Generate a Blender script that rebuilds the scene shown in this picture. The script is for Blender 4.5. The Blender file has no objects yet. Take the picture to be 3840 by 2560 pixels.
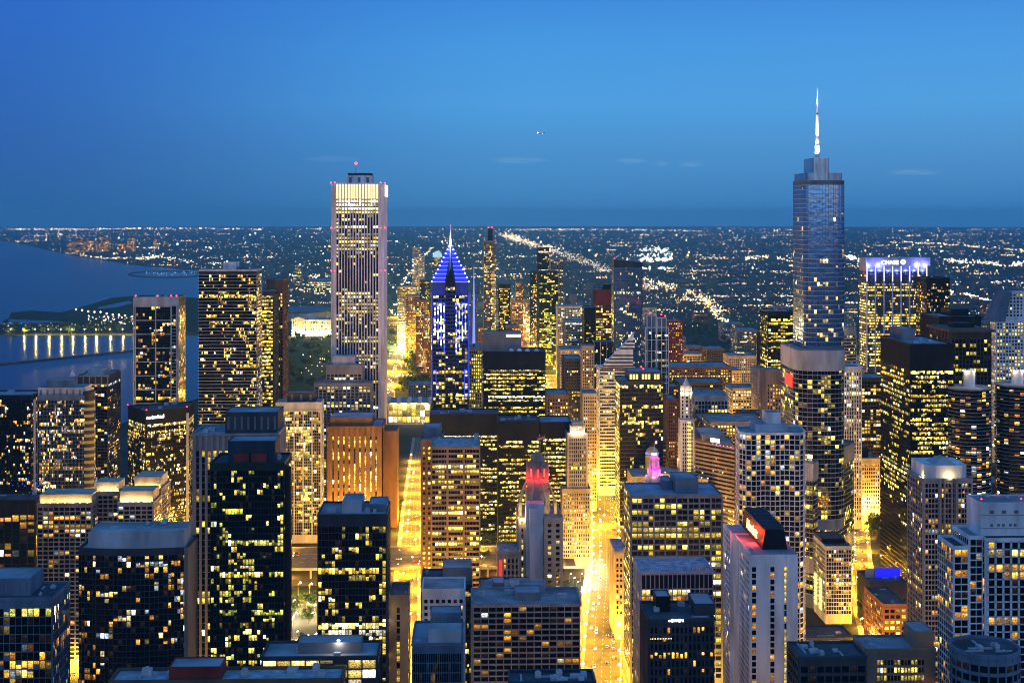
import bpy, bmesh, math, random
from math import sin, cos, pi, radians, atan2, sqrt, hypot

SC = bpy.context.scene
COL = SC.collection
# ---------------------------------------------------------------- camera
F, CX, EY, H = 5143.0, 1920.0, 805.0, 314.0      # focal length and principal point measured on the 3840 px photograph
YAW = radians(1.75)
ca, sa = cos(YAW), sin(YAW)
cam = bpy.data.objects.new('camera', bpy.data.cameras.new('camera'))
COL.objects.link(cam)
cam.location = (0, 0, H)
cam.rotation_euler = (pi / 2, 0, -YAW)
cam.data.sensor_width = 36
cam.data.lens = F / 3840 * 36
cam.data.shift_y = -(1280 - EY) / 3840
cam.data.clip_start = 1
cam.data.clip_end = 120000
SC.camera = cam
SC.view_settings.view_transform = 'Standard'
SC.view_settings.look = 'None'
SC.view_settings.exposure = 0
SC.view_settings.gamma = 1
SC.cycles.max_bounces = 5
SC.cycles.diffuse_bounces = 2
SC.cycles.glossy_bounces = 3
SC.cycles.volume_bounces = 1
SC.cycles.filter_width = 1.05
SC.cycles.transparent_max_bounces = 8
SC.cycles.sample_clamp_indirect = 4
SC.cycles.use_denoising = True
SC.cycles.caustics_reflective = False
SC.cycles.caustics_refractive = False

# ---------------------------------------------------------------- dusk sky
def node(nt, typ, **kw):
    n = nt.nodes.new(typ)
    for k, v in kw.items():
        setattr(n, k, v)
    return n
def ramp(nt, stops):
    r = node(nt, 'ShaderNodeValToRGB')
    e = r.color_ramp.elements
    while len(e) < len(stops):
        e.new(0.5)
    for el, (p, c) in zip(e, stops):
        el.position = p
        el.color = (c[0], c[1], c[2], 1)
    return r
def maprange(nt, src, a, b, c=0.0, d=1.0, smooth=False):
    m = node(nt, 'ShaderNodeMapRange')
    if smooth:
        m.interpolation_type = 'SMOOTHSTEP'
    nt.links.new(src, m.inputs[0])
    for i, v in zip((1, 2, 3, 4), (a, b, c, d)):
        m.inputs[i].default_value = v
    return m.outputs[0]
def mixc(nt, fac, a, b, mode='MIX'):
    m = node(nt, 'ShaderNodeMix', data_type='RGBA', blend_type=mode)
    for s, v in ((m.inputs[0], fac), (m.inputs[6], a), (m.inputs[7], b)):
        if hasattr(v, 'is_linked'):
            nt.links.new(v, s)
        elif isinstance(v, (int, float)):
            s.default_value = v
        else:
            s.default_value = (v[0], v[1], v[2], 1)
    return m.outputs[2]
def math_(nt, op, a, b=0.0):
    m = node(nt, 'ShaderNodeMath', operation=op)
    for s, v in ((m.inputs[0], a), (m.inputs[1], b)):
        if hasattr(v, 'is_linked'):
            nt.links.new(v, s)
        else:
            s.default_value = v
    return m.outputs[0]

world = bpy.data.worlds.new('World')
SC.world = world
world.use_nodes = True
nt = world.node_tree
bg = nt.nodes['Background']
tc = node(nt, 'ShaderNodeTexCoord')
sep = node(nt, 'ShaderNodeSeparateXYZ')
nt.links.new(tc.outputs['Generated'], sep.inputs[0])
ele = maprange(nt, sep.outputs[2], -0.05, 0.45)
P = lambda e: (e + 0.05) / 0.5
south = ramp(nt, [(0, (.02, .12, .30)), (P(0), (.040, .225, .54)), (P(.02), (.044, .24, .56)), (P(.05), (.052, .285, .64)),
                  (P(.08), (.060, .335, .75)), (P(.12), (.050, .31, .76)), (P(.16), (.036, .245, .72)), (P(.3), (.036, .20, .60)), (1, (.03, .17, .52))])
east = ramp(nt, [(0, (.010, .075, .22)), (P(0), (.017, .11, .33)), (P(.02), (.018, .115, .37)), (P(.08), (.017, .125, .47)),
                 (P(.16), (.018, .135, .58)), (1, (.02, .11, .38))])
north = ramp(nt, [(0, (.26, .30, .36)), (P(0), (.52, .64, .84)), (P(.06), (.60, .74, 1.0)), (P(.16), (.42, .60, .98)), (1, (.05, .24, .66))])
for r in (south, east, north):
    nt.links.new(ele, r.inputs[0])
az = maprange(nt, sep.outputs[0], -0.36, 0.06, smooth=True)
front = mixc(nt, az, east.outputs[0], south.outputs[0])
# a few thin wisps of cloud low over the horizon
mp = node(nt, 'ShaderNodeMapping')
mp.inputs['Scale'].default_value = (30, 30, 700)
nt.links.new(tc.outputs['Generated'], mp.inputs[0])
nz = node(nt, 'ShaderNodeTexNoise')
nz.inputs['Scale'].default_value = 1.0
nz.inputs['Detail'].default_value = 5
nt.links.new(mp.outputs[0], nz.inputs['Vector'])
wisp = None
for wx, wz, hw, hh in ((.036, .0395, .018, .0022), (.117, .0387, .010, .0018), (.139, .0367, .005, .0015), (.160, .0362, .008, .0018), (.311, .0294, .016, .0020), (-.10, .040, .02, .0022)):
    ax = math_(nt, 'DIVIDE', math_(nt, 'SUBTRACT', sep.outputs[0], wx), hw)
    az_ = math_(nt, 'DIVIDE', math_(nt, 'SUBTRACT', sep.outputs[2], wz), hh)
    r2_ = math_(nt, 'ADD', math_(nt, 'MULTIPLY', ax, ax), math_(nt, 'MULTIPLY', az_, az_))
    q = maprange(nt, r2_, 1.6, 0.0, 0, .6 if wx > -.05 else .25, smooth=True)
    wisp = q if wisp is None else math_(nt, 'MAXIMUM', wisp, q)
cl = math_(nt, 'MULTIPLY', maprange(nt, nz.outputs[0], .30, .70), wisp)
cl = math_(nt, 'MULTIPLY', cl, math_(nt, 'GREATER_THAN', sep.outputs[1], 0.0))
front = mixc(nt, cl, front, (.20, .40, .68))
back = maprange(nt, sep.outputs[1], 0.35, -0.55, smooth=True)
# pink afterglow low in the north-west, where the sun went down
glow = math_(nt, 'MULTIPLY', maprange(nt, sep.outputs[0], .3, .85, smooth=True), maprange(nt, sep.outputs[2], .28, -.02, smooth=True))
nw = mixc(nt, glow, north.outputs[0], (.95, .60, .55))
sky = mixc(nt, back, front, nw)
# afterglow of the sun that has set behind the camera, to the north-west
nish = node(nt, 'ShaderNodeTexSky', sky_type='NISHITA')
nish.sun_disc = False
nish.sun_elevation = radians(-2)
nish.sun_rotation = radians(60)
add = mixc(nt, 0.05, sky, nish.outputs[0], 'ADD')
nt.links.new(add, bg.inputs[0])
bg.inputs[1].default_value = 1.0

# ---------------------------------------------------------------- materials
MATS = {}
def pmat(name, col, rough=.8, var=.32, scale=.12, spec=.3, metal=0.0, streak=True, bump=0.0):
    """A surface whose colour wanders a little: grime streaks and patches, position based."""
    if name in MATS:
        return MATS[name]
    m = bpy.data.materials.new(name)
    m.use_nodes = True
    t = m.node_tree
    b = t.nodes['Principled BSDF']
    g = node(t, 'ShaderNodeNewGeometry')
    mp = node(t, 'ShaderNodeMapping')
    mp.inputs['Scale'].default_value = (scale, scale, scale * (.25 if streak else 1))
    t.links.new(g.outputs['Position'], mp.inputs[0])
    n = node(t, 'ShaderNodeTexNoise')
    n.inputs['Scale'].default_value = 1
    n.inputs['Detail'].default_value = 5
    t.links.new(mp.outputs[0], n.inputs['Vector'])
    f = maprange(t, n.outputs[0], .3, .7)
    lo = tuple(c * (1 - var) for c in col)
    hi = tuple(min(1, c * (1 + var)) for c in col)
    t.links.new(mixc(t, f, lo, hi), b.inputs['Base Color'])
    b.inputs['Roughness'].default_value = rough
    b.inputs['Specular IOR Level'].default_value = spec
    b.inputs['Metallic'].default_value = metal
    MATS[name] = m
    return m
def emat(name, col, strength=1.0, nosample=True, base=(.02, .02, .02)):
    if name in MATS:
        return MATS[name]
    m = bpy.data.materials.new(name)
    m.use_nodes = True
    b = m.node_tree.nodes['Principled BSDF']
    b.inputs['Base Color'].default_value = (*base, 1)
    b.inputs['Emission Color'].default_value = (*col, 1)
    b.inputs['Emission Strength'].default_value = strength
    if nosample:
        m.cycles.emission_sampling = 'NONE'
    MATS[name] = m
    return m
def window_material(name='window_glass', tint=(.004, .006, .008), metal=0.0, rough=.08, bump=.12):
    m = bpy.data.materials.new(name)
    m.use_nodes = True
    t = m.node_tree
    b = t.nodes['Principled BSDF']
    b.inputs['Base Color'].default_value = (*tint, 1)
    b.inputs['Metallic'].default_value = metal
    b.inputs['Roughness'].default_value = rough
    b.inputs['IOR'].default_value = 1.36
    a = node(t, 'ShaderNodeAttribute', attribute_name='lamp')
    oi = node(t, 'ShaderNodeObjectInfo')
    s = mixc(t, 1.0, a.outputs['Color'], oi.outputs['Color'], 'ADD')
    g = node(t, 'ShaderNodeNewGeometry')
    uv = node(t, 'ShaderNodeUVMap', uv_map='pane')
    su = node(t, 'ShaderNodeSeparateXYZ')
    t.links.new(uv.outputs[0], su.inputs[0])
    U, V = su.outputs[0], su.outputs[1]
    rnd = math_(t, 'FRACT', math_(t, 'ADD', a.outputs['Alpha'], oi.outputs['Alpha']))
    r2 = math_(t, 'FRACT', math_(t, 'MULTIPLY', rnd, 37.7))
    r3 = math_(t, 'FRACT', math_(t, 'MULTIPLY', rnd, 91.3))
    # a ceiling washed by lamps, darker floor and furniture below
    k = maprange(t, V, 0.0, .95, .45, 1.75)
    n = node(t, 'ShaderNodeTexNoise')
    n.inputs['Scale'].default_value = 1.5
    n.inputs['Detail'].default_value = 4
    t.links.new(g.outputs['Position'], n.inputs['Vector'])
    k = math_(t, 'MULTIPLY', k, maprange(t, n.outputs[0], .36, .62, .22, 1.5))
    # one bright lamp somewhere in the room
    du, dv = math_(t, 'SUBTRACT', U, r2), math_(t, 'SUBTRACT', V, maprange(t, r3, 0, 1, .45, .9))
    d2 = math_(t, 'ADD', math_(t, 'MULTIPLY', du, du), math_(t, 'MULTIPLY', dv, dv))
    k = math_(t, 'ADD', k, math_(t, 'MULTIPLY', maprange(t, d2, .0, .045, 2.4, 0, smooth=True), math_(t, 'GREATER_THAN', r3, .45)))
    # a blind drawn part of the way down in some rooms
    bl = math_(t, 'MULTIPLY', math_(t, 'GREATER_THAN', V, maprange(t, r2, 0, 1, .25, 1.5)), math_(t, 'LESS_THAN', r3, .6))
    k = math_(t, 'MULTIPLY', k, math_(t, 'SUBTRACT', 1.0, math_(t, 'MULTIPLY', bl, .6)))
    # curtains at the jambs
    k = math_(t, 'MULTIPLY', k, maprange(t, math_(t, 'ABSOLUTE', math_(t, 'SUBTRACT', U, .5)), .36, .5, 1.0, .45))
    cr = node(t, 'ShaderNodeCombineColor')
    for i in range(3):
        t.links.new(k, cr.inputs[i])
    t.links.new(mixc(t, 1.0, s, cr.outputs[0], 'MULTIPLY'), b.inputs['Emission Color'])
    b.inputs['Emission Strength'].default_value = 1
    n2 = node(t, 'ShaderNodeTexNoise')          # panes sit a hair out of true
    n2.inputs['Scale'].default_value = .22
    t.links.new(g.outputs['Position'], n2.inputs['Vector'])
    bu = node(t, 'ShaderNodeBump')
    bu.inputs['Strength'].default_value = bump
    bu.inputs['Distance'].default_value = .6
    t.links.new(n2.outputs[0], bu.inputs['Height'])
    t.links.new(bu.outputs[0], b.inputs['Normal'])
    m.cycles.emission_sampling = 'NONE'
    return m
def light_material():
    m = bpy.data.materials.new('city_glow')
    m.use_nodes = True
    t = m.node_tree
    b = t.nodes['Principled BSDF']
    a = node(t, 'ShaderNodeAttribute', attribute_name='lamp')
    t.links.new(a.outputs['Color'], b.inputs['Emission Color'])
    b.inputs['Emission Strength'].default_value = 1
    m.cycles.emission_sampling = 'NONE'
    return m
GLOW = light_material()
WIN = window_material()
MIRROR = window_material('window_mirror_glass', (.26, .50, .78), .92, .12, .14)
C_ = dict(conc=(.25, .24, .235), white=(.74, .73, .72), bright=(.88, .88, .88), stone=(.37, .31, .23), tan=(.30, .22, .15), brick=(.20, .085, .05), brown=(.15, .085, .05),
          dark=(.014, .015, .017), char=(.05, .05, .055), grey=(.20, .20, .21), lgrey=(.42, .43, .45), blue=(.12, .17, .23), navy=(.03, .045, .065),
          red=(.19, .03, .02), granite=(.56, .56, .60), green=(.02, .035, .03), bronze=(.06, .045, .03), cream=(.50, .42, .30), orange=(.20, .10, .045))
def wall(k):
    return pmat('facade_' + k, C_[k], rough=.75 if k not in ('dark', 'navy', 'green') else .45, spec=.3 if k not in ('dark', 'navy', 'green') else .08)
ROOF = pmat('roof_membrane', (.33, .33, .33), .9, .45, .06, streak=False)
ROOFD = pmat('roof_dark', (.09, .09, .095), .9, .5, .08, streak=False)
UNIT = pmat('roof_unit_metal', (.42, .43, .44), .5, .2, .5, spec=.5)
METAL = pmat('painted_metal', (.16, .16, .17), .5, .2, .6)
RED = emat('red_beacon', (1, .03, .05), 9)
LAMP = emat('lamp_glow', (1, .86, .5), 14)

# ---------------------------------------------------------------- geometry helpers
def W(px, py, D):
    """World point on the plane y = D that photograph pixel (px, py) looks at."""
    u, v = (px - CX) / F, -(py - EY) / F
    t = D / (ca - u * sa)
    return (t * (u * ca + sa), D, H + t * v)
def G(px, py, z=0.0):
    u, v = (px - CX) / F, -(py - EY) / F
    t = (z - H) / v
    return (t * (u * ca + sa), t * (ca - u * sa))
def topx(x, y, z):
    """Inverse of W: photograph pixel of a world point."""
    d = x * sa + y * ca
    return (CX + F * (x * ca - y * sa) / d, EY - F * (z - H) / d)

class MB:
    def __init__(s):
        s.v, s.f, s.m = [], [], []
    def quad(s, a, b, c, d, m=0):
        i = len(s.v)
        s.v += [a, b, c, d]
        s.f.append((i, i + 1, i + 2, i + 3))
        s.m.append(m)
    def tri(s, a, b, c, m=0):
        i = len(s.v)
        s.v += [a, b, c]
        s.f.append((i, i + 1, i + 2))
        s.m.append(m)
    def box(s, x0, y0, z0, x1, y1, z1, m=0, mt=None):
        i = len(s.v)
        s.v += [(x0, y0, z0), (x1, y0, z0), (x1, y1, z0), (x0, y1, z0), (x0, y0, z1), (x1, y0, z1), (x1, y1, z1), (x0, y1, z1)]
        for q in ((0, 1, 5, 4), (1, 2, 6, 5), (2, 3, 7, 6), (3, 0, 4, 7), (4, 5, 6, 7), (3, 2, 1, 0)):
            s.f.append(tuple(i + k for k in q))
            s.m.append(m)
        if mt is not None:
            s.m[-2] = mt
    def prism(s, poly, z0, z1, m=0, mt=None, top=True, bottom=False):
        n, i = len(poly), len(s.v)
        s.v += [(p[0], p[1], z0) for p in poly] + [(p[0], p[1], z1) for p in poly]
        for k in range(n):
            l = (k + 1) % n
            s.f.append((i + k, i + l, i + n + l, i + n + k))
            s.m.append(m)
        if top:
            s.f.append(tuple(range(i + n, i + 2 * n)))
            s.m.append(m if mt is None else mt)
        if bottom:
            s.f.append(tuple(range(i + n - 1, i - 1, -1)))
            s.m.append(m)
    def loft(s, p0, z0, p1, z1, m=0, top=True):
        n, i = len(p0), len(s.v)
        s.v += [(p[0], p[1], z0) for p in p0] + [(p[0], p[1], z1) for p in p1]
        for k in range(n):
            l = (k + 1) % n
            s.f.append((i + k, i + l, i + n + l, i + n + k))
            s.m.append(m)
        if top:
            s.f.append(tuple(range(i + n, i + 2 * n)))
            s.m.append(m)
    def cyl(s, x, y, r, z0, z1, n=12, r1=None, m=0, rot=0.0):
        s.loft(ngon(x, y, r, n, rot), z0, ngon(x, y, max(r1 if r1 is not None else r, 1e-3), n, rot), z1, m)
    def ball(s, x, y, z, r, m=0):
        i = len(s.v)
        s.v += [(x + r, y, z), (x - r, y, z), (x, y + r, z), (x, y - r, z), (x, y, z + r), (x, y, z - r)]
        for q in ((0, 2, 4), (2, 1, 4), (1, 3, 4), (3, 0, 4), (2, 0, 5), (1, 2, 5), (3, 1, 5), (0, 3, 5)):
            s.f.append(tuple(i + k for k in q))
            s.m.append(m)
    def tube(s, a, b, r, n=6, m=0):
        from mathutils import Vector
        a, b = Vector(a), Vector(b)
        d = (b - a).normalized()
        u = d.orthogonal().normalized()
        w = d.cross(u)
        i = len(s.v)
        for p in (a, b):
            for k in range(n):
                t = 2 * pi * k / n
                s.v.append(tuple(p + u * (r * cos(t)) + w * (r * sin(t))))
        for k in range(n):
            l = (k + 1) % n
            s.f.append((i + k, i + l, i + n + l, i + n + k))
            s.m.append(m)
        s.f.append(tuple(range(i + n, i + 2 * n)))
        s.m.append(m)
    def eb(s, P, u, n, s0, s1, z0, z1, d0, d1, m=0, back=False):
        """Box laid on a wall: along the wall s0..s1, up z0..z1, standing out d0..d1."""
        def q(a, d, z):
            return (P[0] + u[0] * a + n[0] * d, P[1] + u[1] * a + n[1] * d, z)
        i = len(s.v)
        s.v += [q(s0, d1, z0), q(s1, d1, z0), q(s1, d1, z1), q(s0, d1, z1), q(s0, d0, z0), q(s1, d0, z0), q(s1, d0, z1), q(s0, d0, z1)]
        fs = [(0, 1, 2, 3), (1, 5, 6, 2), (4, 0, 3, 7), (3, 2, 6, 7), (4, 5, 1, 0)]
        if back:
            fs.append((5, 4, 7, 6))
        for f in fs:
            s.f.append(tuple(i + k for k in f))
            s.m.append(m)
    def build(s, name, mats, parent=None, org=(0, 0, 0), smooth=False, color=None):
        me = bpy.data.meshes.new(name)
        ox, oy, oz = org
        me.from_pydata([(a - ox, b - oy, c - oz) for a, b, c in s.v], [], s.f)
        for m in (mats if isinstance(mats, (list, tuple)) else [mats]):
            me.materials.append(m)
        if any(s.m):
            me.polygons.foreach_set('material_index', s.m)
        if smooth:
            me.polygons.foreach_set('use_smooth', [True] * len(s.f))
        if color is not None:
            at = me.attributes.new('lamp', 'FLOAT_COLOR', 'FACE')
            at.data.foreach_set('color', color)
            if len(me.loops) == 4 * len(me.polygons): me.uv_layers.new(name='pane').data.foreach_set('uv', [0, 0, 1, 0, 1, 1, 0, 1] * len(me.polygons))
        me.update()
        o = bpy.data.objects.new(name, me)
        COL.objects.link(o)
        if parent is not None:
            o.parent = parent
        else:
            o.location = org
        return o
def ngon(x, y, r, n, rot=0.0):
    return [(x + r * cos(2 * pi * k / n + rot), y + r * sin(2 * pi * k / n + rot)) for k in range(n)]
def rect(x0, y0, x1, y1):
    return [(x0, y0), (x1, y0), (x1, y1), (x0, y1)]
def tag(o, label=None, cat=None, group=None, kind=None):
    if label: o['label'] = label
    if cat: o['category'] = cat
    if group: o['group'] = group
    if kind: o['kind'] = kind
    return o
def empty(name, loc):
    o = bpy.data.objects.new(name, None)
    COL.objects.link(o)
    o.location = loc
    o.empty_display_size = 1
    return o
def plight(name, loc, col, power, parent=None, radius=.5, spot=None):
    l = bpy.data.lights.new(name, 'SPOT' if spot else 'POINT')
    l.color = col
    l.energy = power
    l.shadow_soft_size = radius
    o = bpy.data.objects.new(name, l)
    COL.objects.link(o)
    o.location = loc
    if spot:
        from mathutils import Vector
        l.spot_size = radians(spot[1])
        l.spot_blend = .6
        o.rotation_euler = Vector(spot[0]).to_track_quat('-Z', 'Y').to_euler()
    if parent: o.parent = parent
    return o

# ---------------------------------------------------------------- buildings
PAL = {'W': [(1, .56, .055), (1, .62, .08), (1, .70, .15), (1, .48, .04), (1, .80, .34)],
       'Y': [(1, .68, .075), (1, .62, .05), (1, .74, .14), (.92, .72, .10)],
       'R': [(1, .54, .06), (1, .42, .04), (1, .64, .13), (1, .76, .30), (.7, .85, 1), (1, .36, .05)],
       'G': [(.72, .80, .08), (1, .70, .08), (1, .62, .07), (.88, .80, .18)],
       'C': [(1, .82, .40), (1, .72, .2), (1, .66, .12), (1, .78, .3), (.85, .92, .9)],
       'O': [(1, .38, .03), (1, .46, .05)]}
DEF = dict(fh=3.6, bw=3.2, nb=None, sp=.35, pr=.15, sd=.22, pd=.32, cw=.5, top=3.0, base=6.0, lit=.20, row=.06, rowp=.85, run=.35, pal='W', br=1.0, glass=None,
           every=1, spm=None, floors={}, sep=100, blank=(), zfade=None, pcap=None)
UNITQ = None
def unit_window():
    global UNITQ
    if UNITQ is None:
        UNITQ = bpy.data.meshes.new('window')
        UNITQ.from_pydata([(-.5, 0, -.5), (.5, 0, -.5), (.5, 0, .5), (-.5, 0, .5)], [], [(0, 1, 2, 3)])
        UNITQ.materials.append(WIN)
        UNITQ.uv_layers.new(name='pane').data.foreach_set('uv', [0, 0, 1, 0, 1, 1, 0, 1])
    return UNITQ
MIRQ = None
def mirror_window():
    global MIRQ
    if MIRQ is None:
        MIRQ = unit_window().copy()
        MIRQ.materials[0] = MIRROR
    return MIRQ
FOOT = []            # footprints, so that filler blocks keep clear of the drawn ones
NWIN = [0]
class Bld:
    def __init__(s, name, label, cat, poly, h, walls='conc', group=None, seed=None, reg=True):
        s.poly, s.h, s.wk = poly, h, walls
        xs, ys = [p[0] for p in poly], [p[1] for p in poly]
        s.x0, s.x1, s.y0, s.y1 = min(xs), max(xs), min(ys), max(ys)
        s.org = ((s.x0 + s.x1) / 2, (s.y0 + s.y1) / 2, 0)
        s.root = tag(empty(name, s.org), label, cat, group)
        s.rng = random.Random(seed if seed is not None else label)
        s.win, s.mb, s.D = [], MB(), s.y0
        s.mats = [wall(walls)]
        if reg: FOOT.append((s.x0, s.y0, s.x1, s.y1))
    def mi(s, k):
        m = wall(k) if isinstance(k, str) else k
        if m not in s.mats: s.mats.append(m)
        return s.mats.index(m)
    def part(s, name, mb, mats, **kw):
        o = mb.build(name, mats, s.root, s.org, **kw)
        if name == 'roof': s.roofo = o
        elif name == 'roof_unit' and getattr(s, 'roofo', None): o.parent = s.roofo
        return o
    def facade(s, st, poly=None, z0=0.0, z1=None, core=True, roof=ROOF, parapet=1.1, styles=None, pmat_=None):
        poly = poly or s.poly
        z1 = s.h if z1 is None else z1
        mb = s.mb
        if core: mb.prism(poly, z0, z1, 0, top=False)
        n = len(poly)
        for k in range(n):
            a, b = poly[k], poly[(k + 1) % n]
            w = hypot(b[0] - a[0], b[1] - a[1])
            u = ((b[0] - a[0]) / w, (b[1] - a[1]) / w)
            nn = (u[1], -u[0])
            mid = ((a[0] + b[0]) / 2, (a[1] + b[1]) / 2)
            vis = -(nn[0] * mid[0] + nn[1] * mid[1]) / hypot(*mid)
            S = dict(DEF)
            S.update(st)
            if styles and k in styles:
                if styles[k] is None: continue
                S.update(styles[k])
            if parapet:
                mb.eb(a, u, nn, 0, w, z1 - .3, z1 + parapet, -.45, S['pd'] + .06, s.mi(S['pcap']) if S['pcap'] else 0, back=True)
            if k in S['blank'] or vis < -.03 or w < 1.5: continue
            cw = min(S['cw'], w * .3)
            us = w - 2 * cw
            nb = S['nb'] if (S['nb'] and k == 0) else max(1, round(us / S['bw']))
            if S['pr'] <= .06 and us / nb > 2.4:
                nb = int(nb * 2.3)
            bw = us / nb
            nf = max(1, int((z1 - z0 - S['top'] - S['base']) / S['fh'] + .01))
            zb = z1 - S['top'] - nf * S['fh']
            spm = s.mi(S['spm']) if S['spm'] else 0
            fh, sp = S['fh'], S['sp']
            if sp > 0 and S['sd'] > 0:
                for j in range(nf + 1):
                    mb.eb(a, u, nn, cw * .5, w - cw * .5, zb + j * fh, zb + (j + sp) * fh, -.02, S['sd'], spm)
            if S['pr'] > 0 and S['pd'] > 0:
                hw = max(.09, S['pr'] * bw / 2)
                for i in range(0, nb + 1, S['every']):
                    c = cw + i * bw
                    mb.eb(a, u, nn, max(0, c - hw), min(w, c + hw), z0 if S['base'] == 0 else zb, z1 - .35, -.02, S['pd'])
            if cw > .8 and S['pd'] > 0:
                mb.eb(a, u, nn, 0, cw, z0, z1 - .35, -.02, S['pd'] + .03)
                mb.eb(a, u, nn, w - cw, w, z0, z1 - .35, -.02, S['pd'] + .03)
            gp = S.get('gp', max(S['pr'], .07))
            pal = PAL[S['pal']]
            rng = s.rng
            ang = atan2(u[1], u[0])
            pxa = (F / max(s.D, 50)) ** 2 / 14.06 * max(vis, .0)
            NX, NY = 4, 7            # some quarters of a facade are busier than others
            grid = [[math.exp(rng.gauss(-.1, .55)) for _ in range(NX + 1)] for _ in range(NY + 1)]
            def busy(fi, fj):
                gx, gy = fi * (NX - .001), fj * (NY - .001)
                ix, iy = int(gx), int(gy)
                tx, ty = gx - ix, gy - iy
                return (grid[iy][ix] * (1 - tx) + grid[iy][ix + 1] * tx) * (1 - ty) + (grid[iy + 1][ix] * (1 - tx) + grid[iy + 1][ix + 1] * tx) * ty
            for j in range(nf):
                kt = nf - 1 - j
                p, br, rc = S['lit'] * 1.15, S['br'] * 1.0, None
                special = False
                if rng.random() < S['row'] * 1.3:
                    special = True
                    p, rc = S['rowp'], rng.choice(pal)
                if S['zfade']:
                    p *= S['zfade'](j / max(1, nf - 1))
                if kt in S['floors']:
                    special = True
                    p, br, cc = S['floors'][kt]
                    rc = cc or rng.choice(pal)
                prev = False
                rb = math.exp(rng.gauss(0, .35))
                for i in range(nb):
                    pp = p if special else p * busy((i + .5) / nb, (j + .5) / nf)
                    on = p >= 1 or (prev if rng.random() < S['run'] else rng.random() < pp)
                    prev = on
                    ww, hh = bw * (1 - gp) , fh * (1 - sp)
                    if ww < .2 or hh < .2: continue
                    c = cw + (i + .5) * bw
                    zc = zb + j * fh + sp * fh + hh / 2
                    if on:
                        col = rc if rc and rng.random() < .8 else rng.choice(pal)
                        e = br * rb * min(3.5, math.exp(rng.gauss(-.2, .75)))
                        if rng.random() < .05: e, col = e * 2.5, rng.choice([(1, .9, .65), (1, .8, .4), (.85, .95, 1)])
                    else:
                        col = (1, .6, .25)
                        e = .012 if rng.random() < .12 else 0.0
                    if on and p < 1 and s.wk in ('dark', 'navy', 'green', 'char', 'blue') and rng.random() < .45:
                        k_ = rng.uniform(.4, .85)          # blind half down, or only the ceiling lamps showing
                        zc += hh * (1 - k_) / 2 * rng.choice((-1, 1))
                        hh *= k_
                    s.win.append((a[0] + u[0] * c + nn[0] * .04, a[1] + u[1] * c + nn[1] * .04, zc, ang, ww * .985, hh * .985,
                                  (col[0] * e, col[1] * e, col[2] * e), e, ww * hh * pxa, S['sep'], S['glass'] or WIN))
        if roof:
            r = MB()
            r.f.append(tuple(range(n)))
            r.m.append(0)
            r.v = [(p[0], p[1], z1 + .06) for p in poly]
            s.part('roof', r, roof)
    def finish(s, minpx=2.2):
        s.part('wall', s.mb, s.mats)
        if not s.win: return s
        cand = [w for w in s.win if w[8] > minpx]
        nsep = max([w[9] for w in s.win])
        cand.sort(key=lambda w: -(w[7] > .05) * (1 + w[7]) * w[8] - w[8] * .01)
        ind = set(id(w) for w in cand[:nsep])
        me = unit_window()
        for w in s.win:
            if id(w) in ind:
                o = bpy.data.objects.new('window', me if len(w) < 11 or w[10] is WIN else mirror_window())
                COL.objects.link(o)
                o.parent = s.root
                o.location = (w[0] - s.org[0], w[1] - s.org[1], w[2])
                o.rotation_euler = (0, 0, w[3])
                o.scale = (w[4], 1, w[5])
                o.color = (*w[6], s.rng.random() * .98 + .01)
                NWIN[0] += 1
        rest = [w for w in s.win if id(w) not in ind]
        for gm in (WIN, MIRROR):
            mb, colr = MB(), []
            for w in rest:
                if (w[10] if len(w) > 10 else WIN) is not gm: continue
                x, y, z, a, ww, hh, c = w[:7]
                ux, uy = cos(a) * ww / 2, sin(a) * ww / 2
                mb.quad((x - ux, y - uy, z - hh / 2), (x + ux, y + uy, z - hh / 2), (x + ux, y + uy, z + hh / 2), (x - ux, y - uy, z + hh / 2))
                colr += [c[0], c[1], c[2], s.rng.random() * .98 + .01]
            if not mb.f: continue
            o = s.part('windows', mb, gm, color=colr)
            o.color = (0, 0, 0, 0)
            o['kind'] = 'stuff'
        return s
    # ---- things on the roof (parts)
    def pent(s, fx0, fx1, fy0, fy1, h, m='grey', z=None, name='penthouse', mt=ROOF, band=None):
        z = s.h + .05 if z is None else z
        X = lambda f: s.x0 + (s.x1 - s.x0) * f
        Y = lambda f: s.y0 + (s.y1 - s.y0) * f
        mb = MB()
        x0, x1, y0, y1 = X(fx0), X(fx1), Y(fy0), Y(fy1)
        mb.box(x0, y0, z, x1, y1, z + h, 0, 1)
        mm = [wall(m) if isinstance(m, str) else m, mt, METAL]
        for (P_, u, n, w) in (((x0, y0), (1, 0), (0, -1), x1 - x0), ((x1, y0), (0, 1), (1, 0), y1 - y0), ((x1, y1), (-1, 0), (0, 1), x1 - x0), ((x0, y1), (0, -1), (-1, 0), y1 - y0)):
            mb.eb(P_, u, n, -.1, w + .1, z + h - .5, z + h + .4, -.3, .12, 0, back=True)
        if band:
            k = max(2, int((x1 - x0) / band))
            for i in range(k):
                c = x0 + (x1 - x0) * (i + .5) / k
                mb.box(c - band * .16, y0 - .14, z + h * .18, c + band * .16, y0 + .05, z + h * .8, 2)
        return s.part(name, mb, mm)
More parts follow.
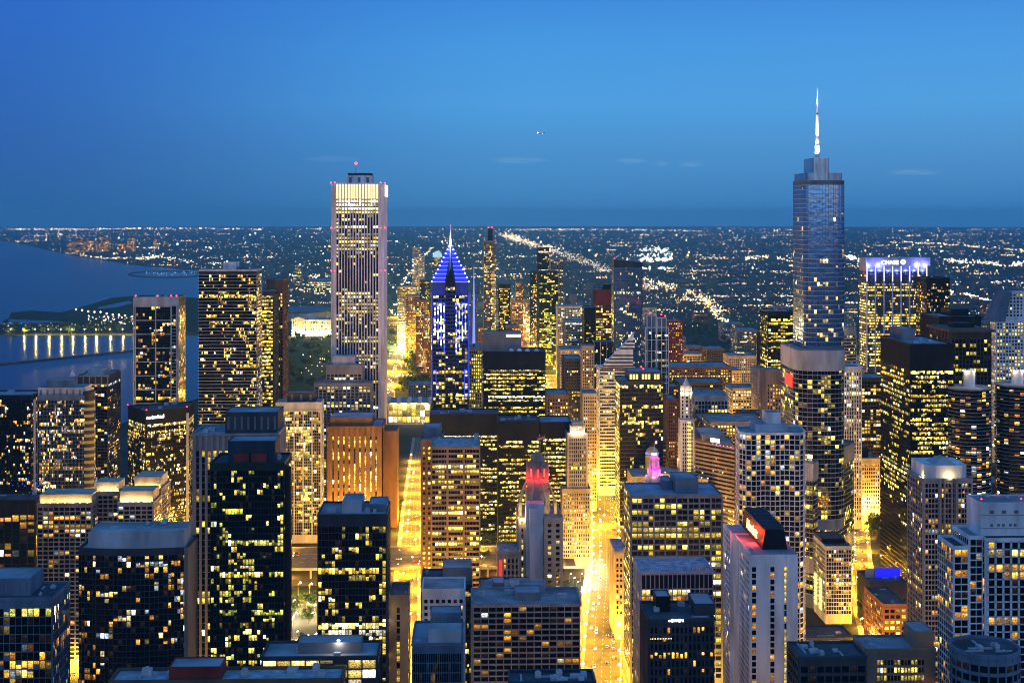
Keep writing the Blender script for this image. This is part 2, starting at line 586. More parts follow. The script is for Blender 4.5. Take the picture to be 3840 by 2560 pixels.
    def units(s, n=5, size=3.0, z=None, area=(.08, .92, .12, .9)):
        z = s.h + .07 if z is None else z
        for i in range(n):
            mb = MB()
            x = s.x0 + (s.x1 - s.x0) * s.rng.uniform(area[0], area[1])
            y = s.y0 + (s.y1 - s.y0) * s.rng.uniform(area[2], area[3])
            w, d, h = size * s.rng.uniform(.5, 1.5), size * s.rng.uniform(.5, 1.3), size * s.rng.uniform(.35, .8)
            if s.rng.random() < .4:
                if s.rng.random() < .5: w, d, h = size * s.rng.uniform(2, 4), .7, .6
                else: w, d, h = .7, size * s.rng.uniform(1.5, 3), .6
            x, y = min(max(x, s.x0 + w / 2 + .6), s.x1 - w / 2 - .6), min(max(y, s.y0 + d / 2 + .6), s.y1 - d / 2 - .6)
            mb.box(x - w / 2, y - d / 2, z, x + w / 2, y + d / 2, z + h)
            if s.rng.random() < .6:
                mb.cyl(x, y, min(w, d) * .3, z + h - .02, z + h + .5, 10)
            s.part('roof_unit', mb, UNIT)
        return s
    def beacon(s, *pts, r=.9):
        for p in pts:
            mb = MB()
            mb.ball(p[0], p[1], p[2], r)
            s.part('beacon', mb, RED)
        return s
    def mast(s, x, y, z0, z1, r=.35, name='antenna', m=None):
        mb = MB()
        mb.cyl(x, y, r, z0, z1, 6, r * .4)
        return s.part(name, mb, m or UNIT)
    def sign(s, text, x, y, z, size, col=(1, 1, 1), e=4.0, rotz=0.0, name='sign', ext=.12, shear=0.0, align='CENTER'):
        cu = bpy.data.curves.new(name, 'FONT')
        cu.body = text
        cu.size = size
        cu.extrude = ext
        cu.align_x = align
        cu.shear = shear
        cu.offset = size * .012
        cu.materials.append(emat('sign_' + '_'.join('%d' % (c * 99) for c in col), col, e))
        tmp = bpy.data.objects.new(name, cu)
        me = bpy.data.meshes.new_from_object(tmp)
        bpy.data.objects.remove(tmp)
        o = bpy.data.objects.new(name, me)
        COL.objects.link(o)
        o.parent = s.root
        o.location = (x - s.org[0], y - s.org[1], z)
        o.rotation_euler = (pi / 2, 0, rotz)
        return o
    def lamp(s, x, y, z, col, power, r=.6, spot=None):
        return plight('floodlight', (x - s.org[0], y - s.org[1], z), col, power, s.root, r, spot)
def B(name, label, cat, xl, xr, yt, D, dep, st=None, walls='conc', roof=ROOF, group=None, fin=True, parapet=1.1, units=4, styles=None, minpx=2.2, reg=True):
    """Right-angled tower from its front face in the photograph: left, right and top pixel, its distance and its depth."""
    a, b = W(xl, yt, D), W(xr, yt, D)
    o = Bld(name, label, cat, rect(a[0], D, b[0], D + dep), a[2], walls, group, reg=reg)
    o.facade(st or {}, roof=roof, parapet=parapet, styles=styles)
    if units: o.units(units, size=min(3.6, max(1.6, (b[0] - a[0]) * .09)))
    if fin: o.finish(minpx)
    return o
# ---------------------------------------------------------------- the setting: ground, lake, river, streets, parks
def sheet(name, pts, z, mat, kind='structure', label=None):
    mb = MB()
    mb.v = [(p[0], p[1], z) for p in pts]
    mb.f = [tuple(range(len(pts)))]
    mb.m = [0]
    o = mb.build(name, mat)
    # keep the sheet facing up whichever way its outline ran
    if o.data.polygons[0].normal.z < 0:
        o.data.flip_normals()
    return tag(o, label, kind=kind)
def water(name, col):
    m = bpy.data.materials.new(name)
    m.use_nodes = True
    t = m.node_tree
    b = t.nodes['Principled BSDF']
    b.inputs['Base Color'].default_value = (*col, 1)
    b.inputs['Roughness'].default_value = .20
    b.inputs['Specular IOR Level'].default_value = .06
    b.inputs['IOR'].default_value = 1.33
    g = node(t, 'ShaderNodeNewGeometry')
    n = node(t, 'ShaderNodeTexNoise')
    n.inputs['Scale'].default_value = .02
    n.inputs['Detail'].default_value = 6
    mp_ = node(t, 'ShaderNodeMapping')
    mp_.inputs['Scale'].default_value = (1, .35, 1)
    t.links.new(g.outputs['Position'], mp_.inputs[0])
    t.links.new(mp_.outputs[0], n.inputs['Vector'])
    bu = node(t, 'ShaderNodeBump')
    bu.inputs['Strength'].default_value = .16
    bu.inputs['Distance'].default_value = 3
    t.links.new(n.outputs[0], bu.inputs['Height'])
    t.links.new(bu.outputs[0], b.inputs['Normal'])
    return m
GROUND = pmat('ground_city', (.045, .045, .042), .95, .6, .006, streak=False, spec=.1)
ASPH = pmat('asphalt', (.085, .082, .078), .85, .25, .15, streak=False)
PAVE = pmat('pavement', (.26, .25, .23), .85, .2, .2, streak=False)
GRASS = pmat('grass', (.035, .060, .018), .95, .5, .03, streak=False, spec=.1)
CONCR = pmat('concrete_deck', (.32, .29, .25), .85, .25, .15, streak=False)
WATER = water('lake_water', (.003, .022, .085))
RIVERW = water('river_water', (.006, .014, .016))
sheet('ground', ngon(0, 0, 36600, 96), 0.0, GROUND)
lake_px = [(-1500, 905), (24, 905), (95, 919), (250, 955), (400, 978), (470, 990), (540, 998), (600, 1003), (745, 1014), (800, 1060), (800, 1130), (780, 1480), (480, 1580), (150, 1670), (-700, 1760)]
LAKE = [G(*p) for p in lake_px]
sheet('lake', LAKE, .03, WATER)
isl = [(30, 1196), (42, 1172), (110, 1164), (230, 1171), (300, 1152), (420, 1116), (500, 1110), (640, 1111), (800, 1120), (800, 1258), (600, 1258), (-400, 1258), (-400, 1222), (20, 1216), (120, 1212), (260, 1206)]
LAND = pmat('parkland_ground', (.03, .036, .022), .95, .6, .02, streak=False, spec=.1)
sheet('peninsula_ground', [G(*p) for p in isl], .06, LAND)
sheet('lagoon_water', [G(*p) for p in [(365, 1152), (480, 1128), (500, 1135), (440, 1152), (375, 1158)]], .10, WATER)
def ring(name, cx, cy, rx, ry, t, mat, z0, z1, a0=0, a1=2 * pi, n=48):
    mb = MB()
    o_, i_ = [], []
    for k in range(n + 1):
        a = a0 + (a1 - a0) * k / n
        o_.append(G(cx + rx * cos(a), cy + ry * sin(a)))
        i_.append(G(cx + (rx - t) * cos(a), cy + (ry - t * ry / rx) * sin(a)))
    for k in range(n):
        A, B_, C, D_ = o_[k], o_[k + 1], i_[k + 1], i_[k]
        for q in ((A, B_, 0, 0), (C, D_, 0, 0)):
            mb.quad((q[0][0], q[0][1], z0), (q[1][0], q[1][1], z0), (q[1][0], q[1][1], z1), (q[0][0], q[0][1], z1))
        mb.quad((A[0], A[1], z1), (B_[0], B_[1], z1), (C[0], C[1], z1), (D_[0], D_[1], z1))
    return mb.build(name, mat)
STONEW = pmat('rock_mole', (.05, .05, .05), .95, .5, .05, streak=False)
tag(ring('breakwater', 620, 1029, 140, 12, 10, STONEW, 0, 3), 'dark oval harbour breakwater curving out into the lake', 'breakwater')
a, b = G(-500, 1418), G(560, 1310)
mb = MB()
dx, dy = b[0] - a[0], b[1] - a[1]
ln = hypot(dx, dy)
mb.eb(a, (dx / ln, dy / ln), (dy / ln, -dx / ln), 0, ln, -1, 2.4, -4, 4, 0, back=True)
tag(mb.build('breakwater', STONEW), 'long straight low breakwater across the near harbour water', 'breakwater')
# river and the raised riverside drive
sheet('river', [(-900, 1120), (60, 1120), (150, 1168), (520, 1235), (900, 1290), (900, 1345), (520, 1290), (150, 1214), (60, 1166), (-900, 1166)], .03, RIVERW)
PARK = [G(*p) for p in [(640, 1490), (640, 1290), (900, 1240), (1230, 1222), (1620, 1235), (1640, 1500), (1455, 1520), (1060, 1490)]]
sheet('park_lawn', PARK, .02, GRASS)
sheet('park_field', [G(*p) for p in [(2640, 1165), (2800, 1170), (2900, 1215), (2880, 1262), (2700, 1222)]], .02, GRASS)
sheet('playing_field', [G(*p) for p in [(1532, 1305), (1640, 1305), (1640, 1330), (1522, 1330)]], .05, GRASS)
ROADS = []
def road(pts, width, z=.05, name='road', pave=0):
    """Ribbon of asphalt along world points; kerbed pavements on both sides when asked."""
    L, R, L2, R2 = [], [], [], []
    for i, p in enumerate(pts):
        q0, q1 = pts[max(0, i - 1)], pts[min(len(pts) - 1, i + 1)]
        d = hypot(q1[0] - q0[0], q1[1] - q0[1])
        n = (-(q1[1] - q0[1]) / d, (q1[0] - q0[0]) / d)
        for lst, k in ((L, width / 2), (R, -width / 2), (L2, width / 2 + pave), (R2, -width / 2 - pave)):
            lst.append((p[0] + n[0] * k, p[1] + n[1] * k))
    mb = MB()
    for i in range(len(pts) - 1):
        mb.quad((*R[i], z), (*R[i + 1], z), (*L[i + 1], z), (*L[i], z))
    o = mb.build(name, ASPH)
    if o.data.polygons[0].normal.z < 0: o.data.flip_normals()
    tag(o, kind='structure')
    if pave:
        mb = MB()
        zz = z + .13
        for i in range(len(pts) - 1):
            for A, B_ in ((L, L2), (R2, R)):
                mb.quad((*A[i], zz), (*A[i + 1], zz), (*B_[i + 1], zz), (*B_[i], zz))
            for A in (L, R):
                mb.quad((*A[i], z), (*A[i + 1], z), (*A[i + 1], zz), (*A[i], zz))
        tag(mb.build('pavement', PAVE), kind='structure')
    # painted lane dashes and zebra crossings
    mb = MB()
    for i in range(len(pts) - 1):
        p, q = pts[i], pts[i + 1]
        d = hypot(q[0] - p[0], q[1] - p[1])
        u = ((q[0] - p[0]) / d, (q[1] - p[1]) / d)
        n = (-u[1], u[0])
        for off in ((0, -width / 4, width / 4) if width > 16 else (0,)):
            s = 2.0
            while s < d - 4:
                c = [(p[0] + u[0] * a_ + n[0] * b_, p[1] + u[1] * a_ + n[1] * b_, z + .008) for a_, b_ in ((s, off - .12), (s + 4, off - .12), (s + 4, off + .12), (s, off + .12))]
                mb.quad(*c)
                s += 10
    if mb.f:
        tag(mb.build('road_marking', pmat('road_paint', (.75, .74, .70), .7, .15, .5)), kind='structure')
    ROADS.append((pts, width))
    return pts
AVE = road([G(*p) for p in [(2252, 2620), (2262, 2350), (2276, 2150), (2271, 2000), (2265, 1850), (2180, 1640), (2092, 1480), (2020, 1320), (1970, 1215), (1905, 1080), (1850, 980)]], 25, pave=7)
CITYST = road([G(*p) for p in [(1515, 2600), (1528, 2200), (1545, 1950), (1560, 1800), (1580, 1640)]], 17, pave=4)
NORTHST = road([G(*p) for p in [(3330, 2620), (3290, 2420), (3245, 2250), (3222, 2100), (3215, 1950), (3200, 1750)]], 15, pave=4)
LAKEDR = road([G(*p) for p in [(1440, 1500), (1462, 1420), (1500, 1330), (1540, 1250), (1520, 1215), (1470, 1175), (1400, 1150)]], 32)
FARDR = road([G(*p) for p in [(1490, 1100), (1530, 1030), (1570, 985), (1620, 930)]], 36)
FREEWAY = road([G(*p) for p in [(2440, 1090), (2330, 1035), (2200, 985), (2080, 945), (1960, 905), (1890, 880)]], 110)
FREEWAY2 = road([G(*p) for p in [(2400, 1045), (2520, 1078), (2600, 1105), (2660, 1145), (2740, 1215), (2800, 1250)]], 40)
XWAY = road([G(*p) for p in [(3560, 1095), (3640, 1110), (3740, 1140), (3900, 1180)]], 45)
# raised drive along the river: deck, parapets, columns
def deck(label, x0, x1, y0, y1, z):
    r = tag(empty('raised_drive', ((x0 + x1) / 2, y0, 0)), label, 'raised road')
    og = r.location
    mb = MB()
    mb.box(x0, y0, z - 1.3, x1, y1, z, 0, 1)
    mb.build('deck', [CONCR, ASPH], r, og)
    mb = MB()
    mb.box(x0, y0 - .25, z - .4, x1, y0 + .25, z + 1.0)
    mb.box(x0, y1 - .25, z - .4, x1, y1 + .25, z + 1.0)
    mb.build('parapet', CONCR, r, og)
    k = int((x1 - x0) / 30)
    for i in range(k):
        for yy in (y0 + 3, y0 + 34):
            mb = MB()
            c = x0 + (i + .5) * (x1 - x0) / k
            mb.box(c - .8, yy - .8, 0, c + .8, yy + .8, z - 1.3)
            mb.build('column', CONCR, r, og)
    mb = MB()
    for off in (-14, 14, 0):
        s = x0
        while s < x1 - 5:
            mb.quad((s, (y0 + y1) / 2 + off - .14, z + .01), (s + 4, (y0 + y1) / 2 + off - .14, z + .01), (s + 4, (y0 + y1) / 2 + off + .14, z + .01), (s, (y0 + y1) / 2 + off + .14, z + .01))
            s += 10
    mb.build('lane_marking', MATS['road_paint'], r, og)['kind'] = 'stuff'
deck('raised two-level riverside drive with orange-lit lower level, running left from the avenue', -520, 92, 1186, 1262, 9)
# ---------------------------------------------------------------- buildings, nearest row first
def P2(px, D): return W(px, EY, D)[0]
T = lambda **k: k
# --- bottom left
b = B('apartment_block', 'dark glass block with a boxy blue roof house, in the bottom left corner', 'apartment block', -170, 197, 2251, 620, 27,
      T(fh=3.9, nb=7, sp=.10, pr=.05, lit=.16, pal='R', top=3.8, sd=.12, pd=.18, br=.7, floors={0: (.45, 1.1, (.85, .8, .18))}), 'blue', roof=ROOFD, fin=False, units=0)
b.pent(.02, .72, .25, .98, 7.5, 'blue', band=3)
b.units(3, 1.6, area=(.75, .95, .2, .9))
b.finish()
x0, x1, D = P2(295, 700), P2(700, 700), 700
hh = W(0, 2063, D)[2]
pts = [(x0 + (x1 - x0) * i / 6, D - 3.4 * sin(pi * i / 6)) for i in range(7)] + [(x1, D + 26), (x0, D + 26)]
b = Bld('apartment_tower', 'dark bow-fronted apartment tower with a grey faceted roof house, left foreground', 'apartment tower', pts, hh, 'char')
b.facade(T(fh=3.0, bw=3.6, sp=.10, pr=.05, sd=.25, pd=.12, cw=.1, lit=.20, row=.03, run=.25, pal='R', top=2.5, br=.85), styles={6: T(bw=5, lit=.35)})
b.pent(.09, .97, .10, .9, 8.5, 'lgrey', z=hh + .1)
mb = MB(); mb.prism([(x0 + (x1 - x0) * f, D + (.6 if 0 < i < 5 else 2.8)) for i, f in enumerate((.1, .2, .21, .84, .85, .97))] + [(x1 - 1, D + 5), (x0 + 5, D + 5)], hh + .1, hh + 9.6)
b.part('screen_wall', mb, wall('lgrey')); b.units(5, 3, z=hh + 9.2, area=(.2, .9, .3, .8))
mb = MB(); mb.eb((x1, D), (0, 1), (1, 0), -1, 26, 0, hh, -.1, .5); mb.eb((x1, D), (1, 0), (0, -1), -1.2, .5, 0, hh + 1, 0, .6)
b.part('end_pier', mb, wall('tan')); b.finish()
b = B('office_tower', 'pale striped stone tower standing behind the dark green glass tower', 'office tower', 722, 1040, 1632, 800, 34,
      T(fh=3.7, nb=14, sp=.10, pr=.46, sd=.1, pd=.7, lit=.20, row=.04, pal='Y', top=9, br=1.2, cw=1.4), 'conc', fin=False, units=6)
b.pent(.36, .99, .2, .9, 12, 'char', band=3.6); b.finish()
mb = MB()
b = B('glass_tower', 'very dark green glass residential tower with a red-fronted rooftop machine house', 'glass tower', 787, 1066, 1742, 720, 30,
      T(fh=3.3, nb=11, sp=.16, pr=.04, sd=.12, pd=.1, lit=.24, row=.05, run=.42, pal='G', top=3.2, br=.95), 'green', fin=False, units=3, roof=ROOFD)
b.pent(.22, .86, .18, .8, 11, 'navy'); mb = MB()
for f in (.30, .54):
    mb.box(b.x0 + (b.x1 - b.x0) * f, b.y0 + 3.2, b.h + .1, b.x0 + (b.x1 - b.x0) * (f + .21), b.y0 + 5.6, b.h + 5.2)
b.part('cooling_unit', mb, wall('red')); mb = MB()
mb.cyl(b.x1 + .4, b.y0 + 5, 2.6, 0, b.h - 2, 16); b.part('corner_column', mb, wall('dark')); b.finish()
b = B('flat_roofed_building', 'blue flat roof with a dark red roof box along the bottom edge', 'low building', 410, 1280, 2562, 470, 13,
      T(fh=4, nb=20, lit=.1), 'brown', fin=False, units=9, roof=pmat('roof_pale', (.42, .42, .43), .9, .4, .25, streak=False))
b.pent(.25, .475, .15, .95, 4.4, 'red'); b.finish()
b = B('pavilion_building', 'low flat-roofed building with a row of glowing top-floor windows, behind the bottom blue roof', 'low building', 980, 1415, 2470, 600, 22,
      T(fh=4.2, nb=8, sp=.15, pr=.08, lit=.35, pal='C', top=.8, br=1.3, floors={0: (.95, 1.5, (1, .68, .16))}), 'char', fin=False, units=5)
b.pent(.3, .85, .3, .8, 4.5, 'grey'); b.lamp(b.x0 + 33, b.y0 + 5, b.h + 5, (1, .95, .8), 900)
mb = MB(); mb.ball(b.x0 + 33, b.y0 + 5, b.h + 6.2, .8); b.part('roof_lamp', mb, emat('white_glow', (1, .97, .85), 9)); b.finish()
b = B('glass_tower', 'blue-black glass tower with a notched crown, right of the tall dark green tower', 'glass tower', 1190, 1450, 1935, 780, 36,
      T(fh=3.9, nb=9, sp=.14, pr=.06, sd=.12, pd=.12, lit=.24, row=.10, run=.45, pal='Y', top=6, br=1.0, floors={14: (.95, 1.8, (1, .80, .3)), 15: (.8, 1.2, (1, .9, .6)), 1: (.5, .8, (1, .75, .2))}), 'navy', fin=False, units=5)
b.pent(.34, .62, .2, .9, 6, 'lgrey'); b.pent(.72, .98, .3, .9, 4, 'blue'); b.finish()
b = B('brick_building', 'tan windowless slab with a single dark slot of windows, lit from the street', 'small building', 1457, 1530, 2238, 800, 30,
      T(fh=4, nb=1, bw=9, sp=.2, pr=.82, sd=0, pd=0, lit=.55, top=6, base=40), 'tan', roof=ROOFD, units=2)
b = B('hotel_block', 'small white block with a few columns of dark square windows', 'hotel', 1583, 1743, 2214, 790, 26,
      T(fh=3.7, nb=7, sp=.42, pr=.42, sd=.3, pd=.33, lit=.10, pal='O', top=5), 'white', units=2)
b = B('office_block', 'low dark block with a pale roof house, behind the small white hotel', 'office block', 1578, 1770, 2200, 860, 40,
      T(fh=4, nb=10, sp=.25, pr=.06, lit=.12, pal='Y', top=3, floors={0: (.35, 1, (1, .8, .35))}), 'navy', roof=ROOFD, fin=False, units=3)
b.pent(.42, .99, .35, .9, 8, 'conc'); b.finish()
b = B('glass_block', 'blue ribbed glass block with two plant rooms on its roof, bottom centre', 'office block', 1545, 1735, 2420, 610, 34,
      T(fh=4.4, nb=22, sp=.10, pr=.16, sd=.1, pd=.25, lit=.07, pal='O', top=3.5, br=.8), 'blue', fin=False, units=3)
b.pent(.32, .97, .04, .30, 6.5, 'lgrey'); b.pent(.34, .96, .62, .95, 8, 'blue', band=1.6); b.finish()
b = B('hotel_block', 'wide hotel with a deep egg-crate balcony grid and flat blue roof, bottom centre', 'hotel', 1772, 2176, 2272, 760, 34,
      T(fh=3.2, nb=14, sp=.24, pr=.10, sd=1.0, pd=.85, lit=.15, row=.02, run=.1, pal='O', top=.5, br=.75, cw=.4), 'conc', fin=False, units=6)
mb = MB()
b.pent(.40, .64, .3, .75, 4.2, 'conc'); b.pent(.45, .70, .76, .98, 5, 'lgrey')
b.finish()
b = B('flat_roofed_building', 'dark blue flat roof full of pipes and boxes at the bottom, beside the avenue', 'low building', 1912, 2232, 2566, 520, 14,
      T(fh=4, nb=10, lit=.1), 'navy', fin=False, units=12, roof=ROOFD); b.finish()
b = B('low_office', 'low wide roof with pale ducts in front of the gothic tower', 'low building', 1800, 1990, 2230, 830, 36,
      T(fh=4, nb=8, lit=.15), 'char', fin=False, units=8)
b.pent(.25, .48, .1, .5, 6, 'blue'); b.pent(.6, .98, .2, .6, 4, 'lgrey'); b.finish()
# --- left middle
st_ = (W(545, 1560, 1200)[0], W(478, 1530, 1235)[0], W(681, 1500, 1200)[0])
tri = [(st_[0], 1200), (st_[2], 1222), (st_[2] - 2, 1262), (st_[1], 1236)]
b = Bld('hotel_tower', 'dark wedge-shaped hotel tower with a glowing white name sign at its top', 'hotel tower', tri, W(545, 1545, 1200)[2], 'dark')
b.facade(T(fh=3.1, bw=2.6, sp=.2, pr=.05, sd=.1, pd=.1, lit=.27, row=.08, run=.45, pal='W', top=11, floors={0: (.9, 1.3, (1, .72, .2)), 3: (.6, .9, None)}), roof=ROOFD)
b.units(5, 3.4)
sa_ = atan2(22, st_[2] - st_[0])
b.sign('swissôtel', st_[0] + 7.6, 1200 + 7.6 * math.tan(sa_) - .5, b.h - 6.2, 4.4, (1, .96, 1), 5, sa_)
b.beacon((st_[1], 1236, b.h + 1.5), (st_[2], 1222, b.h + 1.5), (st_[0], 1204, b.h + 1.5), r=.7)
mb = MB(); mb.box(st_[2] - .5, 1221, 20, st_[2] + 1.2, 1224, b.h - 4); b.part('corner_pier', mb, wall('lgrey')); b.finish()
b = B('glass_tower', 'slim dark tower framed in pale concrete lines with red lights on its roof corners', 'residential tower', 500, 669, 1118, 1420, 36,
      T(fh=3.3, nb=9, sp=.06, pr=.05, sd=.05, pd=.05, lit=.16, pal='R', top=9, br=.9), 'navy', fin=False, units=2)
mb = MB()
fx = lambda px: W(px, EY, 1420)[0]
for px in (500, 506, 582, 640, 661, 666):
    mb.box(fx(px), 1419.2, 0, fx(px) + 1.1, 1420.1, b.h + 1)
zz = b.h - 9
while zz > 10:
    mb.box(fx(500), 1419.4, zz, fx(640), 1420.1, zz + .9); zz -= 14.2
zz = b.h - 18
while zz > 10:
    mb.box(fx(640), 1419.4, zz, fx(666), 1420.1, zz + .6); zz -= 3.5
mb.box(fx(500), 1419.1, b.h - 8, fx(669), 1420.2, b.h + 1.2)
b.part('frame', mb, wall('lgrey'))
b.beacon(*[(fx(p), 1421, b.h + 2.4) for p in (508, 590, 641, 661)], r=1.0); b.finish()
# --- wavy tower
x0, x1, D = P2(746, 1350), P2(962, 1350), 1350
hh = W(0, 1018, D)[2]
b = Bld('wavy_tower', 'tall dark glass tower with rippling pale balcony edges on every floor', 'residential tower', rect(x0, D, x1, D + 34), hh, 'navy')
b.facade(T(fh=3.25, nb=20, sp=.06, pr=.03, sd=0, pd=.02, lit=.17, row=.03, run=.5, pal='W', top=3.5, cw=.2, br=1.0, glass=None), parapet=0)
mb = MB()
nf = int((hh - 10) / 3.25)
for j in range(nf):
    z = hh - 3.4 - j * 3.25
    o_ = []
    for k in range(25):
        f = k / 24
        amp = 1.1 + 1.0 * sin(f * 9 + j * .16) * sin(j * .11 + f * 4) + .6 * sin(f * 17 + j * .3)
        o_.append((x0 - .8 + (x1 - x0 + 1.6) * f, D - max(.25, amp)))
    mb.prism(o_ + [(x1 + 1.4 + sin(j * .2), D + 12), (x1 + .8, D + 34), (x0 - .4, D + 34)], z, z + .36, bottom=True)
b.part('balcony_slab', mb, wall('lgrey'))
b.pent(.40, .62, .2, .8, 8, 'white'); b.pent(.66, .8, .3, .7, 4, 'blue')
b.pent(0, 1, 0, 1, 1.2, 'lgrey', name='roof_slab'); b.finish()
b = B('office_tower', 'bright fully lit slab tower right behind the rippling balcony tower', 'office tower', 958, 1025, 1095, 1440, 40,
      T(fh=3.9, nb=8, sp=.35, pr=.05, lit=.66, run=.3, row=.3, rowp=.95, pal='Y', top=4, br=1.5), 'char', units=2)
b = B('office_tower', 'brown stone tower with dark vertical edge, left of the tall white ribbed tower', 'office tower', 1000, 1062, 1052, 1500, 40,
      T(fh=3.9, nb=6, sp=.3, pr=.3, lit=.18, pal='W', top=14), 'brown', units=2)
# --- far left
b = B('apartment_tower', 'glass apartment slab with a pale flat cap and a beige rounded corner', 'apartment tower', 140, 322, 1488, 1150, 30,
      T(fh=3.05, nb=15, sp=.10, pr=.04, sd=.2, pd=.1, lit=.30, row=.05, run=.4, pal='R', top=3, br=1.0), 'blue', fin=False, units=4)
mb = MB(); mb.cyl(b.x1 + 1, b.y0 + 4, 4.6, 0, b.h + 4, 18); b.part('corner_turret', mb, wall('bronze'))
b.pent(0, .93, .05, .9, 7, 'lgrey', band=5); b.pent(.12, .6, .3, .8, 12, 'conc')
for zz in range(16):
    mb = MB(); mb.cyl(b.x1 + 1, b.y0 + 4, 4.75, b.h - 6 - zz * 5.5, b.h - 3.6 - zz * 5.5, 18); o = b.part('turret_window', mb, emat('turret_glow', (1, .6, .14), .28))
mb = MB(); mb.box(b.x0 - 3, b.y0 - .3, 0, b.x0 - 1.6, b.y0 + 2, b.h - 2); b.part('edge_fin', mb, wall('lgrey')); b.finish()
b = B('apartment_tower', 'apartment tower with thin balcony lines and an open framed crown, near the sailboat', 'apartment tower', 290, 405, 1412, 1300, 46,
      T(fh=3.0, nb=9, sp=.14, pr=.08, sd=.9, pd=.3, lit=.16, pal='R', top=7, br=.95), 'char', fin=False, units=2)
b.pent(.25, .75, .2, .8, 6, 'lgrey')
mb = MB()
for i in range(6): mb.box(b.x0 + (b.x1 - b.x0) * i / 5 - .4, b.y0 - 1.1, b.h - 7, b.x0 + (b.x1 - b.x0) * i / 5 + .4, b.y0 - .4, b.h + 1)
mb.box(b.x0 - 1, b.y0 - 1.2, b.h - 7.6, b.x1 + 1, b.y0 - .3, b.h - 6.6); mb.box(b.x0 - 1, b.y0 - 1.2, b.h, b.x1 + 1, b.y0 + .4, b.h + 1.3)
b.part('crown_frame', mb, wall('conc')); b.finish()
b = B('apartment_tower', 'dark lower tower at the left edge with a pale slab roof, warm scattered windows', 'apartment tower', -150, 116, 1486, 1210, 34,
      T(fh=3.1, nb=18, sp=.12, pr=.06, sd=.2, pd=.2, lit=.22, row=.05, pal='R', top=3), 'dark', units=4)
b = B('dark_building', 'low black block with a cluster of blue lights above it, at the left edge', 'office block', -160, 133, 1880, 1090, 30,
      T(fh=5.5, nb=10, sp=.1, pr=.14, sd=.1, pd=.3, lit=.28, pal='R', top=11, br=.8), 'dark', roof=ROOFD, units=2, fin=False)
BLU = emat('blue_glow', (.05, .08, 1), 3)
mb = MB()
for i in range(26): mb.ball(b.x0 + 45 + b.rng.uniform(-11, 11) + 6, b.y0 + b.rng.uniform(2, 20), b.h + 3 + b.rng.uniform(0, 16), .35)
b.part('light_string', mb, BLU); b.finish()
b = B('edge_tower', 'thin sliver of a tall dark tower at the very left edge', 'tower', -330, -30, 700, 900, 12,
      T(fh=3.6, nb=22, sp=.2, pr=.1, lit=.12, pal='W'), 'dark', units=0)
# --- crown-lit apartment group
def crownlit(label, xl, xr, yt, D, dep, ct, n, styles=None, poly=None):
    a_, c_ = W(xl, yt, D), W(xr, yt, D)
    o = Bld('apartment_tower', label, 'apartment tower', poly or rect(a_[0], D, c_[0], D + dep), a_[2], 'conc')
    o.facade(T(fh=3.0, bw=3.7, sp=.3, pr=.18, sd=.18, pd=.22, lit=.15, pal='R', top=2, br=.9), styles=styles)
    x0_, x1_, y0_ = (o.x0 + 1, o.x1 - 1, o.y0 + 3)
    mb_ = MB(); mb_.prism(rect(x0_, y0_, x1_, o.y1 - 4), o.h, o.h + ct); o.part('crown', mb_, wall('cream'))
    for i in range(n):
        xx = x0_ + (x1_ - x0_) * (i + .5) / n
        mb_ = MB(); mb_.ball(xx, y0_ - 1.2, o.h + .8, .55); o.part('crown_lamp', mb_, emat('warm_glow', (1, .72, .25), 10))
        o.lamp(xx, y0_ - 1.5, o.h + 1.2, (1, .66, .22), 1500, .3)
    return o.finish()
crownlit('grid-fronted apartment slab whose top is washed by a row of uplights', 138, 345, 1892, 950, 26, 6.5, 7)
crownlit('grid-fronted middle block with a lit top corner, between two uplit apartment blocks', 345, 446, 1848, 965, 24, 7, 5)
c0 = W(520, 1880, 940); pp = ngon(c0[0], 952, W(572, 0, 940)[0] - c0[0] + 6, 14, pi / 14)
b = crownlit('round-cornered apartment block crowned by a ring of golden uplights', 440, 575, 1888, 950, 26, 8, 6)
c1 = W(552, 1830, 985)
b = crownlit('rear apartment wing with a raised drum crown glowing gold, behind the round-cornered block', 495, 604, 1838, 985, 30, 9, 6)
# --- grid tower with open crown, gold uplit block, stepped beige tower
b = B('apartment_tower', 'white-framed apartment tower with five window columns and an open roof frame', 'apartment tower', 1036, 1204, 1512, 1318, 26,
      T(fh=2.95, nb=20, sp=.10, pr=.05, sd=.3, pd=.12, lit=.25, row=.05, run=.5, pal='W', top=8, br=1.0, cw=.3), 'lgrey', fin=False, units=2)
mb = MB()
for i in range(6): mb.box(b.x0 + (b.x1 - b.x0) * i / 5 - .55, b.y0 - .9, 0, b.x0 + (b.x1 - b.x0) * i / 5 + .55, b.y0 + .1, b.h + .6)
mb.box(b.x0 - .6, b.y0 - 1, b.h - 8, b.x1 + .6, b.y0 - .1, b.h - 6.8)
b.part('frame', mb, wall('lgrey')); b.pent(.22, .85, .3, .8, 9, 'char', band=7); b.finish()
b = B('office_tower', 'brown stone tower washed gold from below, with narrow vertical window slots', 'office tower', 1228, 1432, 1602, 1360, 52,
      T(fh=3.9, nb=9, sp=.06, pr=.72, sd=.05, pd=1.2, lit=.62, run=.6, pal='Y', top=9, br=1.1, cw=3), 'orange', fin=False, units=3,
      styles={1: T(nb=None, bw=9, pr=.8, lit=.3)})
b.pent(.03, .82, .15, .9, 8, 'orange')
b.mb.prism(rect(b.x1, 1380, b.x1 + (1484 - 1432) / F * 1380, 1420), 0, W(0, 1622, 1380)[2])
mb = MB(); z = 25
for k in range(20): mb.box(b.x0 + .3, b.y0 - .9, z + k * 3.9, b.x0 + 1.5, b.y0 - .2, z + k * 3.9 + 3.3)
b.part('lit_stair_strip', mb, emat('stair_glow', (1, .66, .12), 1.6))
